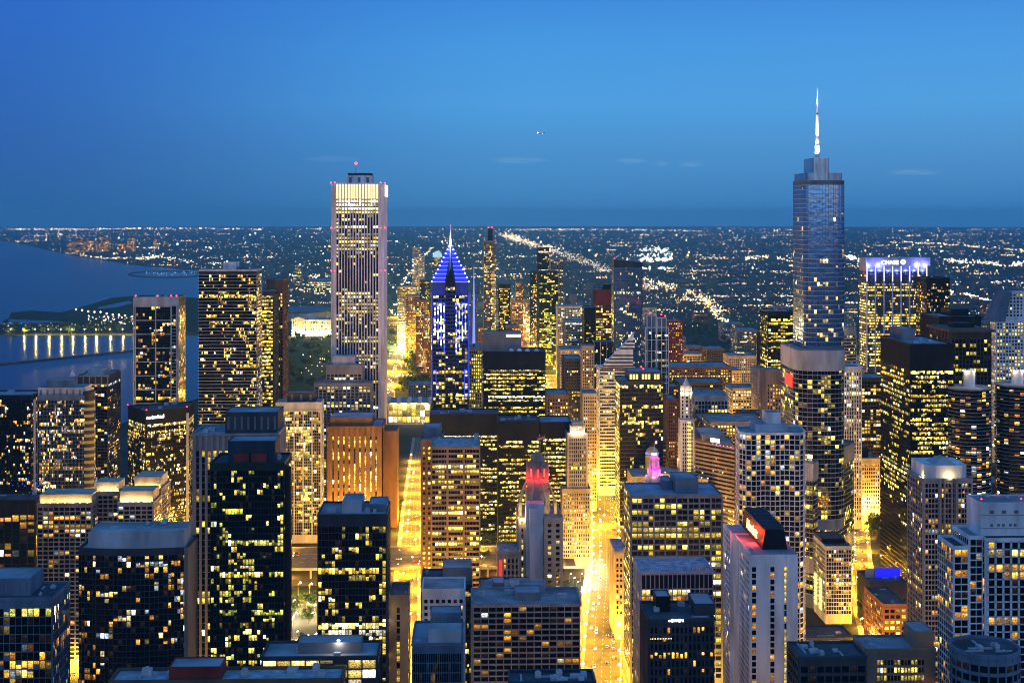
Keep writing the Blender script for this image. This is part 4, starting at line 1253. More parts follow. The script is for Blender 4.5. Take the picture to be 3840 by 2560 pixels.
# --- domed block, curved block, riverside row
D = 1285
b = B('office_block', 'beaux-arts block with a round domed belvedere trimmed in blue light', 'office block', 2372, 2470, 1790, D, 42, T(fh=3.9, nb=9, sp=.4, pr=.4, lit=.2, pal='Y', top=4), 'stone', fin=False, units=2)
cx_ = X(2445, D + 10); mb = MB()
mb.cyl(cx_, D + 10, 5.2, b.h, Z(1712, D + 10), 16)
for k in range(12):
    a = 2 * pi * k / 12
    mb.cyl(cx_ + 5.7 * cos(a), D + 10 + 5.7 * sin(a), .5, b.h, Z(1714, D + 10), 6)
for q in range(6):
    t0, t1 = pi / 2 * q / 6, pi / 2 * (q + 1) / 6
    mb.loft(ngon(cx_, D + 10, 5.8 * cos(t0), 16), Z(1710, D + 10) + 6 * sin(t0), ngon(cx_, D + 10, max(.2, 5.8 * cos(t1)), 16), Z(1710, D + 10) + 6 * sin(t1))
b.part('belvedere', mb, wall('cream'))
mb = MB(); mb.cyl(cx_, D + 10, 6.3, Z(1713, D + 10), Z(1709, D + 10), 20); b.part('blue_cornice', mb, emat('cornice_blue', (.18, .25, 1), 1.6))
for a in (-1.9, -1.2, -.5): b.lamp(cx_ + 8.5 * cos(a), D + 10 + 8.5 * sin(a), b.h + 1.2, (1, .66, .16), 4200, .3)
b.finish()
D = 1265
a_, c_ = G(2470, 2090), None
pl = [(X(2480, D), D + 12), (X(2640, D), D - 22), (X(2652, D), D + 16), (X(2490, D), D + 48)]
b = Bld('stone_block', 'long stone block angled along the river with a lit roof terrace', 'office block', pl, Z(1800, D), 'stone')
b.facade(T(fh=3.9, bw=3.6, sp=.3, pr=.4, pd=.5, lit=.22, pal='Y', top=3.5, br=.9, floors={0: (.5, 1.0, (1, .66, .15))}))
b.units(5, 4, area=(.3, .8, .4, .7))
for i in range(9):
    f = i / 8
    mb = MB(); mb.ball(pl[0][0] + (pl[1][0] - pl[0][0]) * f, pl[0][1] + (pl[1][1] - pl[0][1]) * f + 1.5, b.h + 2, .5); b.part('terrace_lamp', mb, emat('warm_glow', (1, .72, .25), 10))
b.lamp((pl[0][0] + pl[1][0]) / 2, D - 13, b.h - 14, (1, .6, .16), 9000, .5); b.lamp(pl[1][0] - 8, D - 28, b.h - 14, (1, .6, .16), 9000, .5)
a3 = atan2(-34, X(2640, D) - X(2480, D))
mb = MB(); mb.eb(pl[0], (cos(a3), sin(a3)), (sin(a3), -cos(a3)), 24, 34, b.h - 3.2, b.h - .6, .5, .9, 0, back=True); b.part('sign', mb, emat('sign_cyan', (.6, 1, 1), 3)); b.finish()
pl = [(X(2610, D), D + 4), (X(2728, D), D - 36), (X(2742, D), D + 10), (X(2622, D), D + 50)]
b = Bld('office_tower', 'brown tower of stacked horizontal bands turned toward the river, with a glowing white sign', 'office tower', pl, Z(1662, D), 'brown')
b.facade(T(fh=3.7, bw=4.5, sp=.52, pr=.02, sd=.5, pd=.02, lit=.06, pal='W', top=3, spm='tan'))
b.pent(.15, .8, .35, .9, 5, 'grey'); a3 = atan2(-40, pl[1][0] - pl[0][0])
mb = MB(); mb.eb(pl[0], (cos(a3), sin(a3)), (sin(a3), -cos(a3)), 20, 31, b.h + .5, b.h + 4, .2, .7, 0, back=True); b.part('sign', mb, emat('sign_lilac', (.92, .9, 1), 4))
for i in range(6):
    mb = MB(); mb.ball(pl[0][0] + (pl[1][0] - pl[0][0]) * (.45 + .09 * i), pl[0][1] + (pl[1][1] - pl[0][1]) * (.45 + .09 * i) - .7, b.h - 1.2, .55); b.part('edge_lamp', mb, emat('violet_glow', (.35, .2, 1), 5))
b.lamp(pl[1][0] - 5, D - 48, 30, (1, .58, .12), 16000, .6); b.finish()
# --- white clock-tower style cupola lit magenta
D = 1005
cx_, cy_ = X(2460, D), D + 10
b = Bld('cupola_tower', 'white stepped clock tower whose cupola is floodlit magenta', 'clock tower', rect(X(2425, D), D + 1, X(2500, D), D + 16), Z(1835, D), 'white')
b.facade(T(fh=3.8, nb=5, sp=.35, pr=.5, sd=.05, pd=.4, lit=.1, pal='C', top=4, cw=.8))
oc = lambda r: ngon(cx_, cy_, r, 8, pi / 8)
steps(b, [(oc(7.0), b.h, Z(1806, D)), (oc(5.2), Z(1806, D), Z(1782, D))], mats=wall('white'), name='octagon_tier')
mb = MB(); mb.prism(ngon(cx_, cy_, 3.0, 16), Z(1782, D), Z(1744, D))
for k in range(12):
    a = 2 * pi * k / 12
    mb.cyl(cx_ + 3.5 * cos(a), cy_ + 3.5 * sin(a), .33, Z(1782, D), Z(1744, D), 6)
mb.cyl(cx_, cy_, 4.0, Z(1744, D), Z(1739, D), 16); mb.cyl(cx_, cy_, 3.7, Z(1739, D), Z(1730, D), 12, 2.0)
mb.cyl(cx_, cy_, 1.8, Z(1730, D), Z(1718, D), 8); mb.cyl(cx_, cy_, 2.0, Z(1718, D), Z(1712, D), 8, .3); mb.cyl(cx_, cy_, .25, Z(1712, D), Z(1675, D), 6, .08)
b.part('cupola', mb, wall('white'))
for k in range(4):
    for sx, sy in ((-1, -1), (1, -1), (1, 1), (-1, 1)):
        pass
for i in range(5):
    xx = b.x0 + 1 + (b.x1 - b.x0 - 2) * i / 4
    mb = MB(); mb.cyl(xx, b.y0 + .8, .55, b.h + 1, b.h + 4.4, 6, .1); mb.ball(xx, b.y0 + .8, b.h + 4.6, .4); b.part('finial', mb, wall('white'))
    b.lamp(xx, b.y0 - 2.2, b.h - 9, (1, .72, .28), 4200, .3)
for k in range(6):
    a = pi * 2 * k / 6 + .3
    b.lamp(cx_ + 5.6 * cos(a), cy_ + 5.6 * sin(a), Z(1779, D), (1, .0, .55), 2600, .25)
    b.lamp(cx_ + 7.6 * cos(a), cy_ + 7.6 * sin(a), Z(1803, D), (1, .3, .5), 600, .25)
for a in (-2.2, -1.57, -.9): b.lamp(cx_ + 2.6 * cos(a), cy_ + 2.6 * sin(a), Z(1726, D), (1, .0, .35), 1500, .2)
mb = MB(); mb.cyl(cx_, cy_, 1.86, Z(1728, D), Z(1719, D), 8); b.part('lantern', mb, emat('pink_lantern', (1, .55, .85), 3)); b.finish()
# --- foreground right-of-avenue
b = B('office_tower', 'dark-windowed office slab with a wide blue roof and bulky blue roof house', 'office tower', 2366, 2708, 1862, 900, 42,
      T(fh=3.85, nb=16, sp=.28, pr=.08, sd=.25, pd=.12, lit=.34, row=.16, rowp=.9, run=.5, pal='Y', top=1.2, br=1.05, cw=.6, floors={3: (.35, .8, None), 11: (.75, 1.6, (1, .82, .32)), 16: (.95, 1.5, (1, .84, .35)), 17: (.6, 1.4, (1, .8, .3))}), 'grey', fin=False, units=3, roof=pmat('roof_blue', (.36, .40, .46), .9, .3, .1, streak=False))
mb = MB()
for i in range(9): mb.box(b.x0 + (b.x1 - b.x0) * i / 8 - .55, b.y0 - .5, 0, b.x0 + (b.x1 - b.x0) * i / 8 + .55, b.y0 + .02, b.h)
b.part('pier', mb, wall('grey')); b.pent(.51, .76, .2, .8, 9.5, 'blue'); b.pent(.40, .50, .5, .9, 6, 'blue'); b.finish()
b = B('office_tower', 'pale grid-framed office block with tall black top-storey panels and a mottled roof', 'office block', 2402, 2676, 2150, 760, 32,
      T(fh=3.7, nb=16, sp=.18, pr=.16, sd=.3, pd=.42, lit=.07, row=.06, run=.5, pal='O', top=9, br=1.0, floors={0: (.3, 1.6, (1, .7, .2)), 4: (.5, 1.6, (1, .7, .2))}), 'lgrey', fin=False, units=3, roof=MATS['roof_mottled'])
mb = MB()
for i in range(16):
    w_ = (b.x1 - b.x0 - 1) / 16
    mb.eb((b.x0 + .5, b.y0), (1, 0), (0, -1), w_ * (i + .1), w_ * (i + .9), b.h - 8.4, b.h - .8, -.02, .08)
b.part('top_panel', mb, wall('dark')); b.finish()
b = B('hotel_tower', 'dark stone hotel with a glowing white sign under its parapet, right of the avenue', 'hotel', 2432, 2680, 2328, 640, 30,
      T(fh=3.9, nb=15, sp=.30, pr=.42, sd=.1, pd=.4, lit=.10, run=.1, pal='O', top=3.0, br=1.1), 'char', fin=False, units=4, roof=ROOFD)
b.pent(.18, .40, .5, .9, 7, 'dark'); b.pent(.74, 1.06, .3, .95, 5, 'char')
b.sign('the', W(2512, 0, 640)[0], b.y0 - .7, Z(2351, 640), 1.2, (.85, .9, 1), 4); b.sign('GWEN', W(2538, 0, 640)[0], b.y0 - .7, Z(2352, 640), 2.0, (.85, .9, 1), 5)
mb = MB()
for i in range(14): mb.ball(b.x0 + 1 + i * .75, b.y0 - .8, b.h - 8, .16)
b.part('terrace_light', mb, emat('warm_glow', (1, .72, .25), 10)); b.finish()
b = B('terracotta_block', 'narrow cream terracotta block with bracketed cornices right on the glowing avenue', 'office block', 2306, 2352, 2072, 1012, 40, T(fh=3.9, nb=3, sp=.4, pr=.42, lit=.2, pal='Y', top=4, base=14), 'cream', fin=False, units=1)
mb = MB()
for z_ in (b.h - .8, b.h - 12, b.h - 22): mb.box(b.x0 - .8, b.y0 - .9, z_, b.x1 + .8, b.y0 + .3, z_ + .9)
b.part('cornice', mb, wall('cream')); b.finish()
# --- white hotel with red-lit roof house
D = 680
b = Bld('hotel_tower', 'blank white hotel tower with slim window columns and a red-lit black roof house', 'hotel', rect(X(2812, D), D, X(2992, D), D + 26), Z(2100, D), 'white')
hc = T(fh=3.15, nb=1, bw=40, sp=.3, pr=.0, sd=0, pd=0, lit=.12, pal='O')
b.mb.prism(b.poly, 0, b.h, 0, top=False)
b.facade(T(fh=3.15, bw=3, sp=.34, pr=.34, sd=.2, pd=.25, lit=.12, pal='R', top=4), core=False, styles={0: None, 1: None, 2: None})
for px, pw, pal_, lit_, n in ((2820, 15, 'O', .10, 29), (2889, 15, 'O', .14, 60), (2941, 8, 'Y', .92, 60)):
    xa, xb = X(px, D), X(px + pw, D)
    z = b.h - 5.5
    for k in range(n):
        z -= 3.15
        if z < 5: break
        on = b.rng.random() < lit_
        c = b.rng.choice(PAL[pal_]); e = b.rng.uniform(.3, 1.0) if on else 0
        b.win.append(((xa + xb) / 2, D - .04, z + 1.3, 0, xb - xa, 2.3 if pal_ == 'O' else 2.6, (c[0] * e, c[1] * e, c[2] * e), e, 40, 100))
mb = MB(); mb.box(X(2938, D), D - .35, 0, X(2940, D), D + .1, b.h + .5); mb.box(X(2950, D), D - .35, 0, X(2952, D), D + .1, b.h + .5); b.part('shaft_edge', mb, wall('white'))
# rear left wing, higher in the picture because it stands farther away
D2 = 738
wx0, wx1 = X(2740, D2), X(2805, D2)
wz = Z(2018, D2)
mb = MB(); mb.prism(rect(wx0, D2, wx1 + 4, D2 + 20), 0, wz); b.part('rear_wing', mb, wall('white'))
b.facade(T(fh=3.15, bw=3, sp=.34, pr=.34, sd=.2, pd=.25, lit=.12, pal='R', top=2), rect(wx0 - .01, D2, wx1, D2 + 20), 0, wz, core=False, styles={0: None, 1: None, 2: None})
b.mb.prism(rect(X(2792, 706), 706.1, b.x1 - 2, 738), 0, wz - 1)
b.facade(T(fh=3.15, bw=3, sp=.34, pr=.3, sd=.2, pd=.25, lit=.0, pal='R', top=3), rect(X(2796, 706), 706.1, b.x1 - 2.1, 738), 0, wz - 1, core=False, styles={0: None, 1: None, 2: None})
# black roof house, long in depth
mx0, mx1 = X(2852, 694), X(2946, 694)
mb = MB()
mb.loft(rect(mx0, 690, mx1, 742), b.h, rect(mx0 + 1.5, 690, mx1 - 1.5, 742), b.h + 10)
b.part('roof_house', mb, wall('dark'))
mb = MB(); mb.box(mx0 + .8, 692, b.h + 10, mx1 - .8, 741, b.h + 10.4)
for q in range(14): mb.box(mx0 + 2, 694 + q * 3.3, b.h + 10.4, mx1 - 2, 695.6 + q * 3.3, b.h + 11)
b.part('louvre', mb, wall('char'))
sg = b.sign('Marriott', mx0 - .1, 716, b.h + 2.6, 7.6, (1, .22, .08), 9, -pi / 2 - .0, shear=.35, ext=.2)
sg.rotation_euler = (pi / 2, 0, -pi / 2)
b.lamp(mx0 - 5, 712, b.h + 4.5, (1, .04, .01), 5000, .4); b.lamp(mx0 - 5, 724, b.h + 4.5, (1, .05, .01), 6000, .4); b.lamp(mx0 - 3, 700, b.h + 3, (1, .04, .02), 3000, .4); b.lamp(mx1 + 3.5, 706, b.h + 2.5, (1, .05, .02), 2200, .4)
b.lamp(wx0 + 3, D2 - 7, wz - 2, (1, .22, .02), 9000, .5); b.lamp(wx0 + 6, D2 - 7, wz - 6, (1, .12, .02), 6000, .5)
b.units(3, 1.4, area=(.05, .2, .1, .6)); b.finish()
# --- undulating white grid tower
D = 940
xa, xb = X(2778, D), X(3030, D)
N_ = 14
pts = []
for i in range(N_ + 1):
    f = i / N_
    bulge = 3.2 * sin(pi * min(1, f / .33)) ** .7 if f < .33 else (2.4 * sin(pi * (f - .33) / .34) ** .8 if f < .67 else 3.4 * sin(pi * min(1, (f - .67) / .33)) ** .7)
    pts.append((xa + (xb - xa) * f, D - bulge + (5 * max(0, .08 - f) / .08) + (9 * max(0, f - .9) / .1)))
b = Bld('apartment_tower', 'white apartment tower with a softly bulging grid front and small white roof house', 'apartment tower', pts + [(xb + 1, D + 32), (xa + 3, D + 32)], Z(1640, D), 'white')
b.facade(T(fh=3.5, bw=3.6, sp=.17, pr=.13, every=1, sd=.45, pd=.4, lit=.30, row=.03, run=.35, pal='R', top=.6, cw=.02, br=.9))
b.pent(.25, .72, .3, .9, 5, 'lgrey'); b.pent(.43, .64, .45, .85, 12.5, 'white'); b.units(4, 2.5); b.finish()
# --- tall rounded blue glass skyscraper with spire
D = 1105
def C2(px, py, d):      # point on a camera-facing plane at depth d
    return W(px, py, d)
b = Bld('skyscraper', 'tallest blue glass skyscraper, stepped and rounded, carrying a white lit spire', 'skyscraper', [(0, 0)] * 0 or rect(X(2984, D), D - 8, X(3165, D), D + 52), Z(1320, D), 'blue', reg=True)
def stadium(x0, x1, y0, y1, rl, rr, n=7):
    p = []
    for k in range(n): a = pi + pi / 2 * k / (n - 1); p.append((x0 + rl + rl * cos(a), y0 + rl + rl * sin(a)))
    for k in range(n): a = -pi / 2 + pi / 2 * k / (n - 1); p.append((x1 - rr + rr * cos(a), y0 + rr + rr * sin(a)))
    return p + [(x1, y1), (x0, y1)]
TS = T(fh=3.75, bw=2.6, sp=.12, pr=.07, sd=.3, pd=.15, lit=.09, row=.02, run=.5, pal='W', top=5, cw=.02, br=.85, spm='lgrey', glass=MIRROR)
low = stadium(X(2984, D), X(3170, D), D - 8, D + 52, 16, 14)
z1_, z2_, z3_ = Z(1318, D), Z(678, D), Z(588, D)
b.facade(T(**{**TS, 'lit': .26, 'row': .08, 'top': 13, 'bw': 3, 'pal': 'Y', 'br': .9, 'glass': None, 'floors': {0: (.6, 1.2, (1, .82, .3))}}), low, 60, z1_, parapet=1.2)
b.facade(T(**{**TS, 'zfade': lambda f: 1.9 - 1.75 * min(1, f * 1.15), 'top': 3, 'base': .2, 'floors': {20: (.3, 1.0, None), 46: (.5, 1.3, (1, .8, .3))}}), stadium(X(3022, D), X(3184, D), D, D + 44, 9, 17), z1_, z2_, parapet=1.0)
mb = MB()
mb.prism(stadium(X(3026, D), X(3060, D), D + 1, D + 43, 5, 2), z2_, Z(645, D)); mb.prism(stadium(X(3108, D), X(3172, D), D + 3, D + 40, 2, 9), z2_, Z(645, D))
b.part('shoulder', mb, pmat('screen_glass', (.26, .36, .48), .22, .3, .3, metal=.85))
mb = MB(); pc = stadium(X(3050, D), X(3118, D), D + .5, D + 32, 3, 7); mb.prism(pc, z2_ - .5, z3_)
for i in range(26):
    xx = X(3050, D) + (X(3118, D) - X(3050, D)) * i / 25
    mb.box(xx - .12, D + .1, z2_, xx + .12, D + .7 , z3_ - .2) if 3 < i < 19 else None
b.part('crown', mb, pmat('crown_glass', (.42, .52, .62), .2, .3, .3, metal=.85))
mb = MB()     # louvred mechanical bands at the setbacks
for poly, za_, zb_ in ((stadium(X(2984, D) - .6, X(3170, D) + .6, D - 8.6, D + 52, 16.4, 14.4, 14), Z(1398, D), z1_ - .5),):
    mb.prism(poly, za_, zb_)
    for i in range(len(poly) - 2):
        p, q = poly[i], poly[i + 1]
        w_ = hypot(q[0] - p[0], q[1] - p[1])
        if w_ < .05: continue
        u = ((q[0] - p[0]) / w_, (q[1] - p[1]) / w_); nn_ = (u[1], -u[0])
        for c in range(max(1, int(w_ / 1.6))):
            s_ = (c + .5) * w_ / max(1, int(w_ / 1.6))
            mb.eb(p, u, nn_, s_ - .3, s_ + .3, za_ + .3, zb_ - .3, 0, .35)
b.part('louvre_band', mb, wall('lgrey'))
# lower wing that turns away along the river
cr = lambda x, y: (x * ca + y * sa, -x * sa + y * ca)
wing = [cr(212, 1122), cr(240, 1094), cr(298, 1196), cr(266, 1222)]
b.facade(T(**{**TS, 'lit': .2, 'row': .05, 'top': 15, 'bw': 3, 'pal': 'Y', 'glass': None, 'base': 10, 'sp': .12}), wing, 0, 116, parapet=1.2, styles={3: T(lit=.2)})
mb = MB()
for p, q in ((wing[0], wing[1]), (wing[1], wing[2])):
    w_ = hypot(q[0] - p[0], q[1] - p[1]); u = ((q[0] - p[0]) / w_, (q[1] - p[1]) / w_); nn_ = (u[1], -u[0])
    for za_, zb_ in ((102, 115.8), (28, 40)):
        mb = MB()
        mb.eb(p, u, nn_, -.4, w_ + .4, za_, zb_, .1, .5)
        for c in range(int(w_ / 1.5)): mb.eb(p, u, nn_, c * 1.5, c * 1.5 + .5, za_ + .4, zb_ - .4, .45, .8)
        b.part('louvre_band', mb, wall('lgrey'))
cxs, cys = X(3070, D + 10), D + 14
SP = pmat('spire_white', (.82, .80, .84), .5, .05, .5)
tiers = [(586, 540, 2.1, 2.0), (534, 424, 1.5, 1.25), (417, 324, .95, .06)]
for a_, c_, r0, r1 in tiers:
    mb = MB(); mb.cyl(cxs, cys, r0, Z(a_, D + 14), Z(c_, D + 14), 10, r1); b.part('spire', mb, SP)
    b.lamp(cxs - 5, cys - 7, Z(a_, D + 14) + 2, (.92, .86, 1), 60000, .4, spot=((5, 7, (Z(c_, D) - Z(a_, D)) * .6), 60))
mb = MB(); mb.cyl(cxs, cys, 1.1, Z(541, D + 14), Z(533, D + 14), 8); mb.cyl(cxs, cys, .8, Z(425, D + 14), Z(416, D + 14), 8); b.part('spire_joint', mb, METAL)
mb = MB(); mb.box(X(2984, D) - 1.2, D + 8, Z(1470, D), X(2984, D) - .6, D + 34, Z(1422, D)); b.part('red_sign', mb, emat('sign_red', (1, .06, .03), 1.0)); b.finish()
# --- checkered block, striped tower, black tower, round towers, right edge
b = B('apartment_block', 'checkered apartment block with offset windows and a dark cut-corner roof', 'apartment block', 3096, 3194, 2052, 1045, 36,
      T(fh=3.1, nb=10, sp=.20, pr=.16, sd=.25, pd=.2, lit=.20, pal='R', top=2, br=.9), 'lgrey', fin=False, units=2, roof=ROOFD, styles={3: T(lit=.35, pal='Y', bw=3)})
b.pent(.0, .9, .35, 1, 3.5, 'dark', mt=ROOFD)
for ya in (9, 24):
  for k in range(8):
    mb = MB(); mb.box(b.x0 - 1.2, b.y0 + ya, 8 + k * 3.1, b.x0 - .3, b.y0 + ya + 7, 9.9 + k * 3.1); b.part('lit_balcony', mb, emat('balcony_glow', (1, .80, .25), 1.6))
b.finish()
b = B('office_tower', 'white tower of close vertical ribs standing over the lit bridgehead', 'office tower', 3162, 3232, 1378, 1360, 30,
      T(fh=3.9, nb=7, sp=.22, pr=.42, sd=.05, pd=1.0, lit=.30, row=.12, pal='C', top=5, br=1.1, cw=.8), 'white', units=1)
b = B('office_block', 'old stone block with a regular window grid glowing orange from the street below', 'office block', 3222, 3300, 1722, 1420, 40, T(fh=3.9, nb=9, sp=.38, pr=.36, lit=.25, pal='O', top=5, br=1.0), 'cream', fin=False, units=2)
for i in range(3): b.lamp(b.x0 + 4 + i * 8, b.y0 - 7, 14, (1, .56, .12), 26000, .6)
b.pent(.1, .6, .3, .8, 10, 'dark', mt=ROOFD); b.finish()
D = 1100
b = Bld('office_tower', 'monolithic black office tower with a windowless top, seen on two faces', 'office tower', rect(X(3412, D), D, X(3577, D), D + 80), Z(1304, D), 'dark')
b.facade(T(fh=3.8, nb=24, sp=.36, pr=.14, sd=.06, pd=.14, lit=.34, row=.34, rowp=.85, run=.62, pal='Y', top=21, br=1.2, floors={0: (.8, 1.3, None), 3: (.9, 1.5, None), 24: (.2, 1, None), 34: (.85, 2.0, (1, .95, .5)), 35: (.5, 1.6, None)}, zfade=lambda f: .12 if f < .22 else 1),
         roof=pmat('roof_streaked', (.30, .31, .32), .85, .6, .2, streak=False), styles={3: T(bw=1.9, lit=.22, row=.08, zfade=lambda f: .25 if f < .4 else 1, floors={22: (.9, 1.4, (1, .78, .15)), 25: (.5, .8, (1, .78, .2))})})
b.pent(.2, .52, .55, .95, 9, 'grey'); b.units(4, 4, area=(.2, .9, .1, .5)); b.finish()
D = 1900
b = B('office_tower', 'wide dark tower crowned by blue and white lights and a bright white name sign', 'office tower', 3250, 3474, 1000, D, 36,
      T(fh=3.9, nb=28, sp=.34, pr=.06, sd=.1, pd=.1, spm='char', lit=.22, row=.45, rowp=.8, run=.5, pal='Y', top=8, br=1.3, floors={0: (.02, .4, None), 1: (.12, 1, None), 2: (.0, 1, None), 3: (.08, 1, None), 4: (.6, 1.2, None), 5: (.55, 1.2, None)}), 'granite', fin=False, units=1)
b.mats[0]
mb = MB()
for i in range(8):
    xx = b.x0 + (b.x1 - b.x0) * i / 7
    mb.box(xx - .8, D - 1.6, 40, xx + .8, D - .05, b.h + 1)
b.part('pier', mb, wall('granite'))
mb = MB()
for i in range(8):
    xx = b.x0 + (b.x1 - b.x0) * i / 7
    mb.box(xx - .7, D - 1.75, b.h - 20, xx + .7, D - 1.62, b.h + .8)
b.part('white_light_strip', mb, emat('violet_white', (.72, .66, 1), 1.9))
for i in range(7):
    xx = b.x0 + (b.x1 - b.x0) * (i + .5) / 7
    mb = MB(); mb.box(xx - 4, D - .5, b.h - 6.5, xx + 4, D - .1, b.h - 1); b.part('recess', mb, wall('lgrey'))
    b.lamp(xx, D - 2.2, b.h - 7, (.10, .14, 1), 5500, .4)
mb = MB(); mb.box(b.x0 - 1, D + 1, b.h + 1, b.x1 + 6, D + 34, b.h + 12.5); b.part('sign_wall', mb, wall('lgrey'))
for i in (-.02, .16, .80, .94): b.lamp(b.x0 + (b.x1 - b.x0) * (i + .04), D - 2.5, b.h + 2, (.16, .16, 1), 12000, .4)
b.sign('CHASE', b.x0 + 33, D + .6, b.h + 3.2, 8.0, (1, 1, 1), 3.5)
mb = MB()
sx_, sz_ = b.x0 + 51.5, b.h + 6.4
for k in range(8):
    a0, a1 = pi / 8 + k * pi / 4, pi / 8 + (k + 1) * pi / 4
    mb.quad((sx_ + 3.6 * cos(a0), D + .5, sz_ + 3.6 * sin(a0)), (sx_ + 3.6 * cos(a1), D + .5, sz_ + 3.6 * sin(a1)), (sx_ + 1.5 * cos(a1), D + .5, sz_ + 1.5 * sin(a1)), (sx_ + 1.5 * cos(a0), D + .5, sz_ + 1.5 * sin(a0)))
o = b.part('sign_emblem', mb, MATS['sign_99_99_99'])
b.finish()
b = B('office_tower', 'dark glass tower with dim dense windows, right of the tower with the blue-lit crown', 'office tower', 3475, 3562, 1045, 1640, 40, T(fh=3.8, nb=16, sp=.3, pr=.16, lit=.32, row=.12, pal='W', top=6, br=.75), 'dark', units=2, roof=ROOFD)
D = 1650
cc = (X(3182, D), D + 14)
b = Bld('round_tower', 'round tower banded by golden lit floors, half hidden by the tall glass skyscraper', 'office tower', ngon(cc[0], cc[1], 13, 20, pi / 20), Z(1240, D), 'cream')
b.facade(T(fh=3.9, bw=4, sp=.45, pr=0, sd=.3, pd=0, lit=.85, run=.7, pal='Y', top=9, br=.75, cw=.01)); b.mast(cc[0] - 2, cc[1], b.h, Z(1165, D), .7); b.finish()
b = B('office_tower', 'plain black slab with a thin blue roofline and a ridge-like roof house', 'office tower', 3522, 3680, 1190, 1420, 60, T(fh=3.9, nb=20, sp=.4, pr=.2, lit=.10, pal='Y', top=26), 'dark', fin=False, units=2)
b.pent(.42, .85, .3, .8, 7, 'dark', mt=ROOFD); b.finish()
b = B('office_tower', 'brown flat-topped tower with an overhanging roof slab and tall window strips', 'office tower', 3566, 3718, 1246, 1290, 60, T(fh=3.9, nb=11, sp=.2, pr=.22, sd=.05, pd=.5, lit=.22, row=.04, pal='Y', top=7, br=1.0), 'bronze', fin=False, units=3, styles={3: T(lit=.3, bw=4, pal='Y')})
mb = MB(); mb.box(b.x0 - 3, b.y0 - 3, b.h + .4, b.x1 + 3, b.y1 + 3, b.h + 2.6); b.part('roof_slab', mb, [wall('brown')]); b.pent(.3, .8, .4, .7, 4, 'dark', z=b.h + 2.6, mt=ROOFD); b.finish()
b = B('office_tower', 'pale grid-fronted tower with a slanting ribbed flank at its top, right edge', 'office tower', 3736, 3960, 1205, 1560, 18, T(fh=3.9, nb=20, sp=.40, pr=.40, sd=.2, pd=.3, lit=.50, row=.1, pal='Y', top=2, br=1.0), 'white', fin=False, units=2)
a_, c_ = W(3775, 1100, 1560), W(3960, 1100, 1560)
b.facade(T(fh=3.9, nb=14, sp=.42, pr=.42, sd=.2, pd=.3, lit=.05, top=1, base=.2), rect(a_[0], 1564, c_[0], 1590), b.h, a_[2])
mb = MB(); x0_ = X(3722, 1560); mb.loft(rect(x0_, 1558, x0_ + 14, 1590), b.h, rect(a_[0] - 2, 1560, a_[0] + 6, 1588), a_[2] + 2); b.part('slanted_flank', mb, wall('blue')); b.finish()
# --- scalloped round towers
def corncob(label, pxc, yt, D, r):
    c = W(pxc, yt, D)
    cx_, cy_, hh = c[0], D + r, c[2]
    o = Bld('round_tower', label, 'residential tower', ngon(cx_, cy_, r - 1.4, 24), hh, 'dark')
    def flower(rr, n=16, m=6):
        return [(cx_ + (rr - .9 + .9 * abs(sin(n * pi * k / (n * m)))) * cos(2 * pi * k / (n * m)), cy_ + (rr - .9 + .9 * abs(sin(n * pi * k / (n * m)))) * sin(2 * pi * k / (n * m))) for k in range(n * m)]
    o.facade(T(fh=2.95, bw=3, sp=.12, pr=.08, sd=0, pd=.3, lit=.22, run=.3, pal='R', top=2, cw=.02, br=.95), parapet=0)
    mb = MB(); fl_ = flower(r)
    z = hh - .4
    while z > 20:
        mb.prism(fl_, z - .42, z, bottom=True)
        # balcony rail upstand
        z -= 2.95
    o.part('balcony_slab', mb, wall('conc'))
    mb = MB(); mb.prism(flower(r + .2), hh - .3, hh + .5); o.part('roof_rim', mb, ROOF)
    zc = W(0, 1400, D + r)[2]
    mb = MB(); mb.cyl(cx_, cy_, 4.7, hh, zc, 20); o.part('core_drum', mb, wall('white'))
    for k in range(10):
        a = 2 * pi * k / 10
        mb = MB(); mb.ball(cx_ + 4.9 * cos(a), cy_ + 4.9 * sin(a), zc - .4, .6); o.part('drum_lamp', mb, emat('drum_glow', (1, .80, .42), 7))
    for a in (-2.3, -.8): o.lamp(cx_ + 7 * cos(a), cy_ + 7 * sin(a), zc + 1, (1, .75, .4), 2200, .3)
    return o.finish()
corncob('scalloped round tower with balcony rings and a white lamp-crowned drum', 3665, 1462, 1080, 18)
corncob('second scalloped round tower, cut off by the right edge', 3848, 1450, 1095, 18)
# --- stepped white-grid tower with gabled roof house
D = 800
b = B('apartment_tower', 'pale apartment tower with a white box crown lit by one warm lamp', 'apartment tower', 3462, 3648, 1800, D, 29,
      T(fh=3.0, nb=14, sp=.25, pr=.22, sd=.3, pd=.28, lit=.13, pal='R', top=2, br=.9, cw=1), 'conc', fin=False, units=1, styles={3: T(bw=3, lit=.12)})
mb = MB()
for f in (.33, .42, .57, .66): mb.box(b.x0 + (b.x1 - b.x0) * f - .5, b.y0 - 1.3, 0, b.x0 + (b.x1 - b.x0) * f + .5, b.y0 - .1, b.h + 1)
b.part('pier', mb, wall('conc'))
a_, c_ = W(3438, 1785, D), W(3462, 1785, D)
mb = MB(); cxp = (b.x0 + b.x1) / 2
mb.prism([(b.x0 + 2, D + 4), (b.x0 + 8, D + 1.5), (b.x1 - 6, D + 1.5), (b.x1 - 2, D + 5), (b.x1 - 2, D + 28), (b.x0 + 2, D + 28)], b.h + .1, b.h + 8.4); b.part('crown_box', mb, wall('white'))
mb = MB(); mb.loft(rect(cxp - 7, D + 2, cxp + 6, D + 20), b.h + 8.4, rect(cxp - .4, D + 8, cxp + .4, D + 14), b.h + 12.5); b.part('gabled_roof', mb, ROOF)
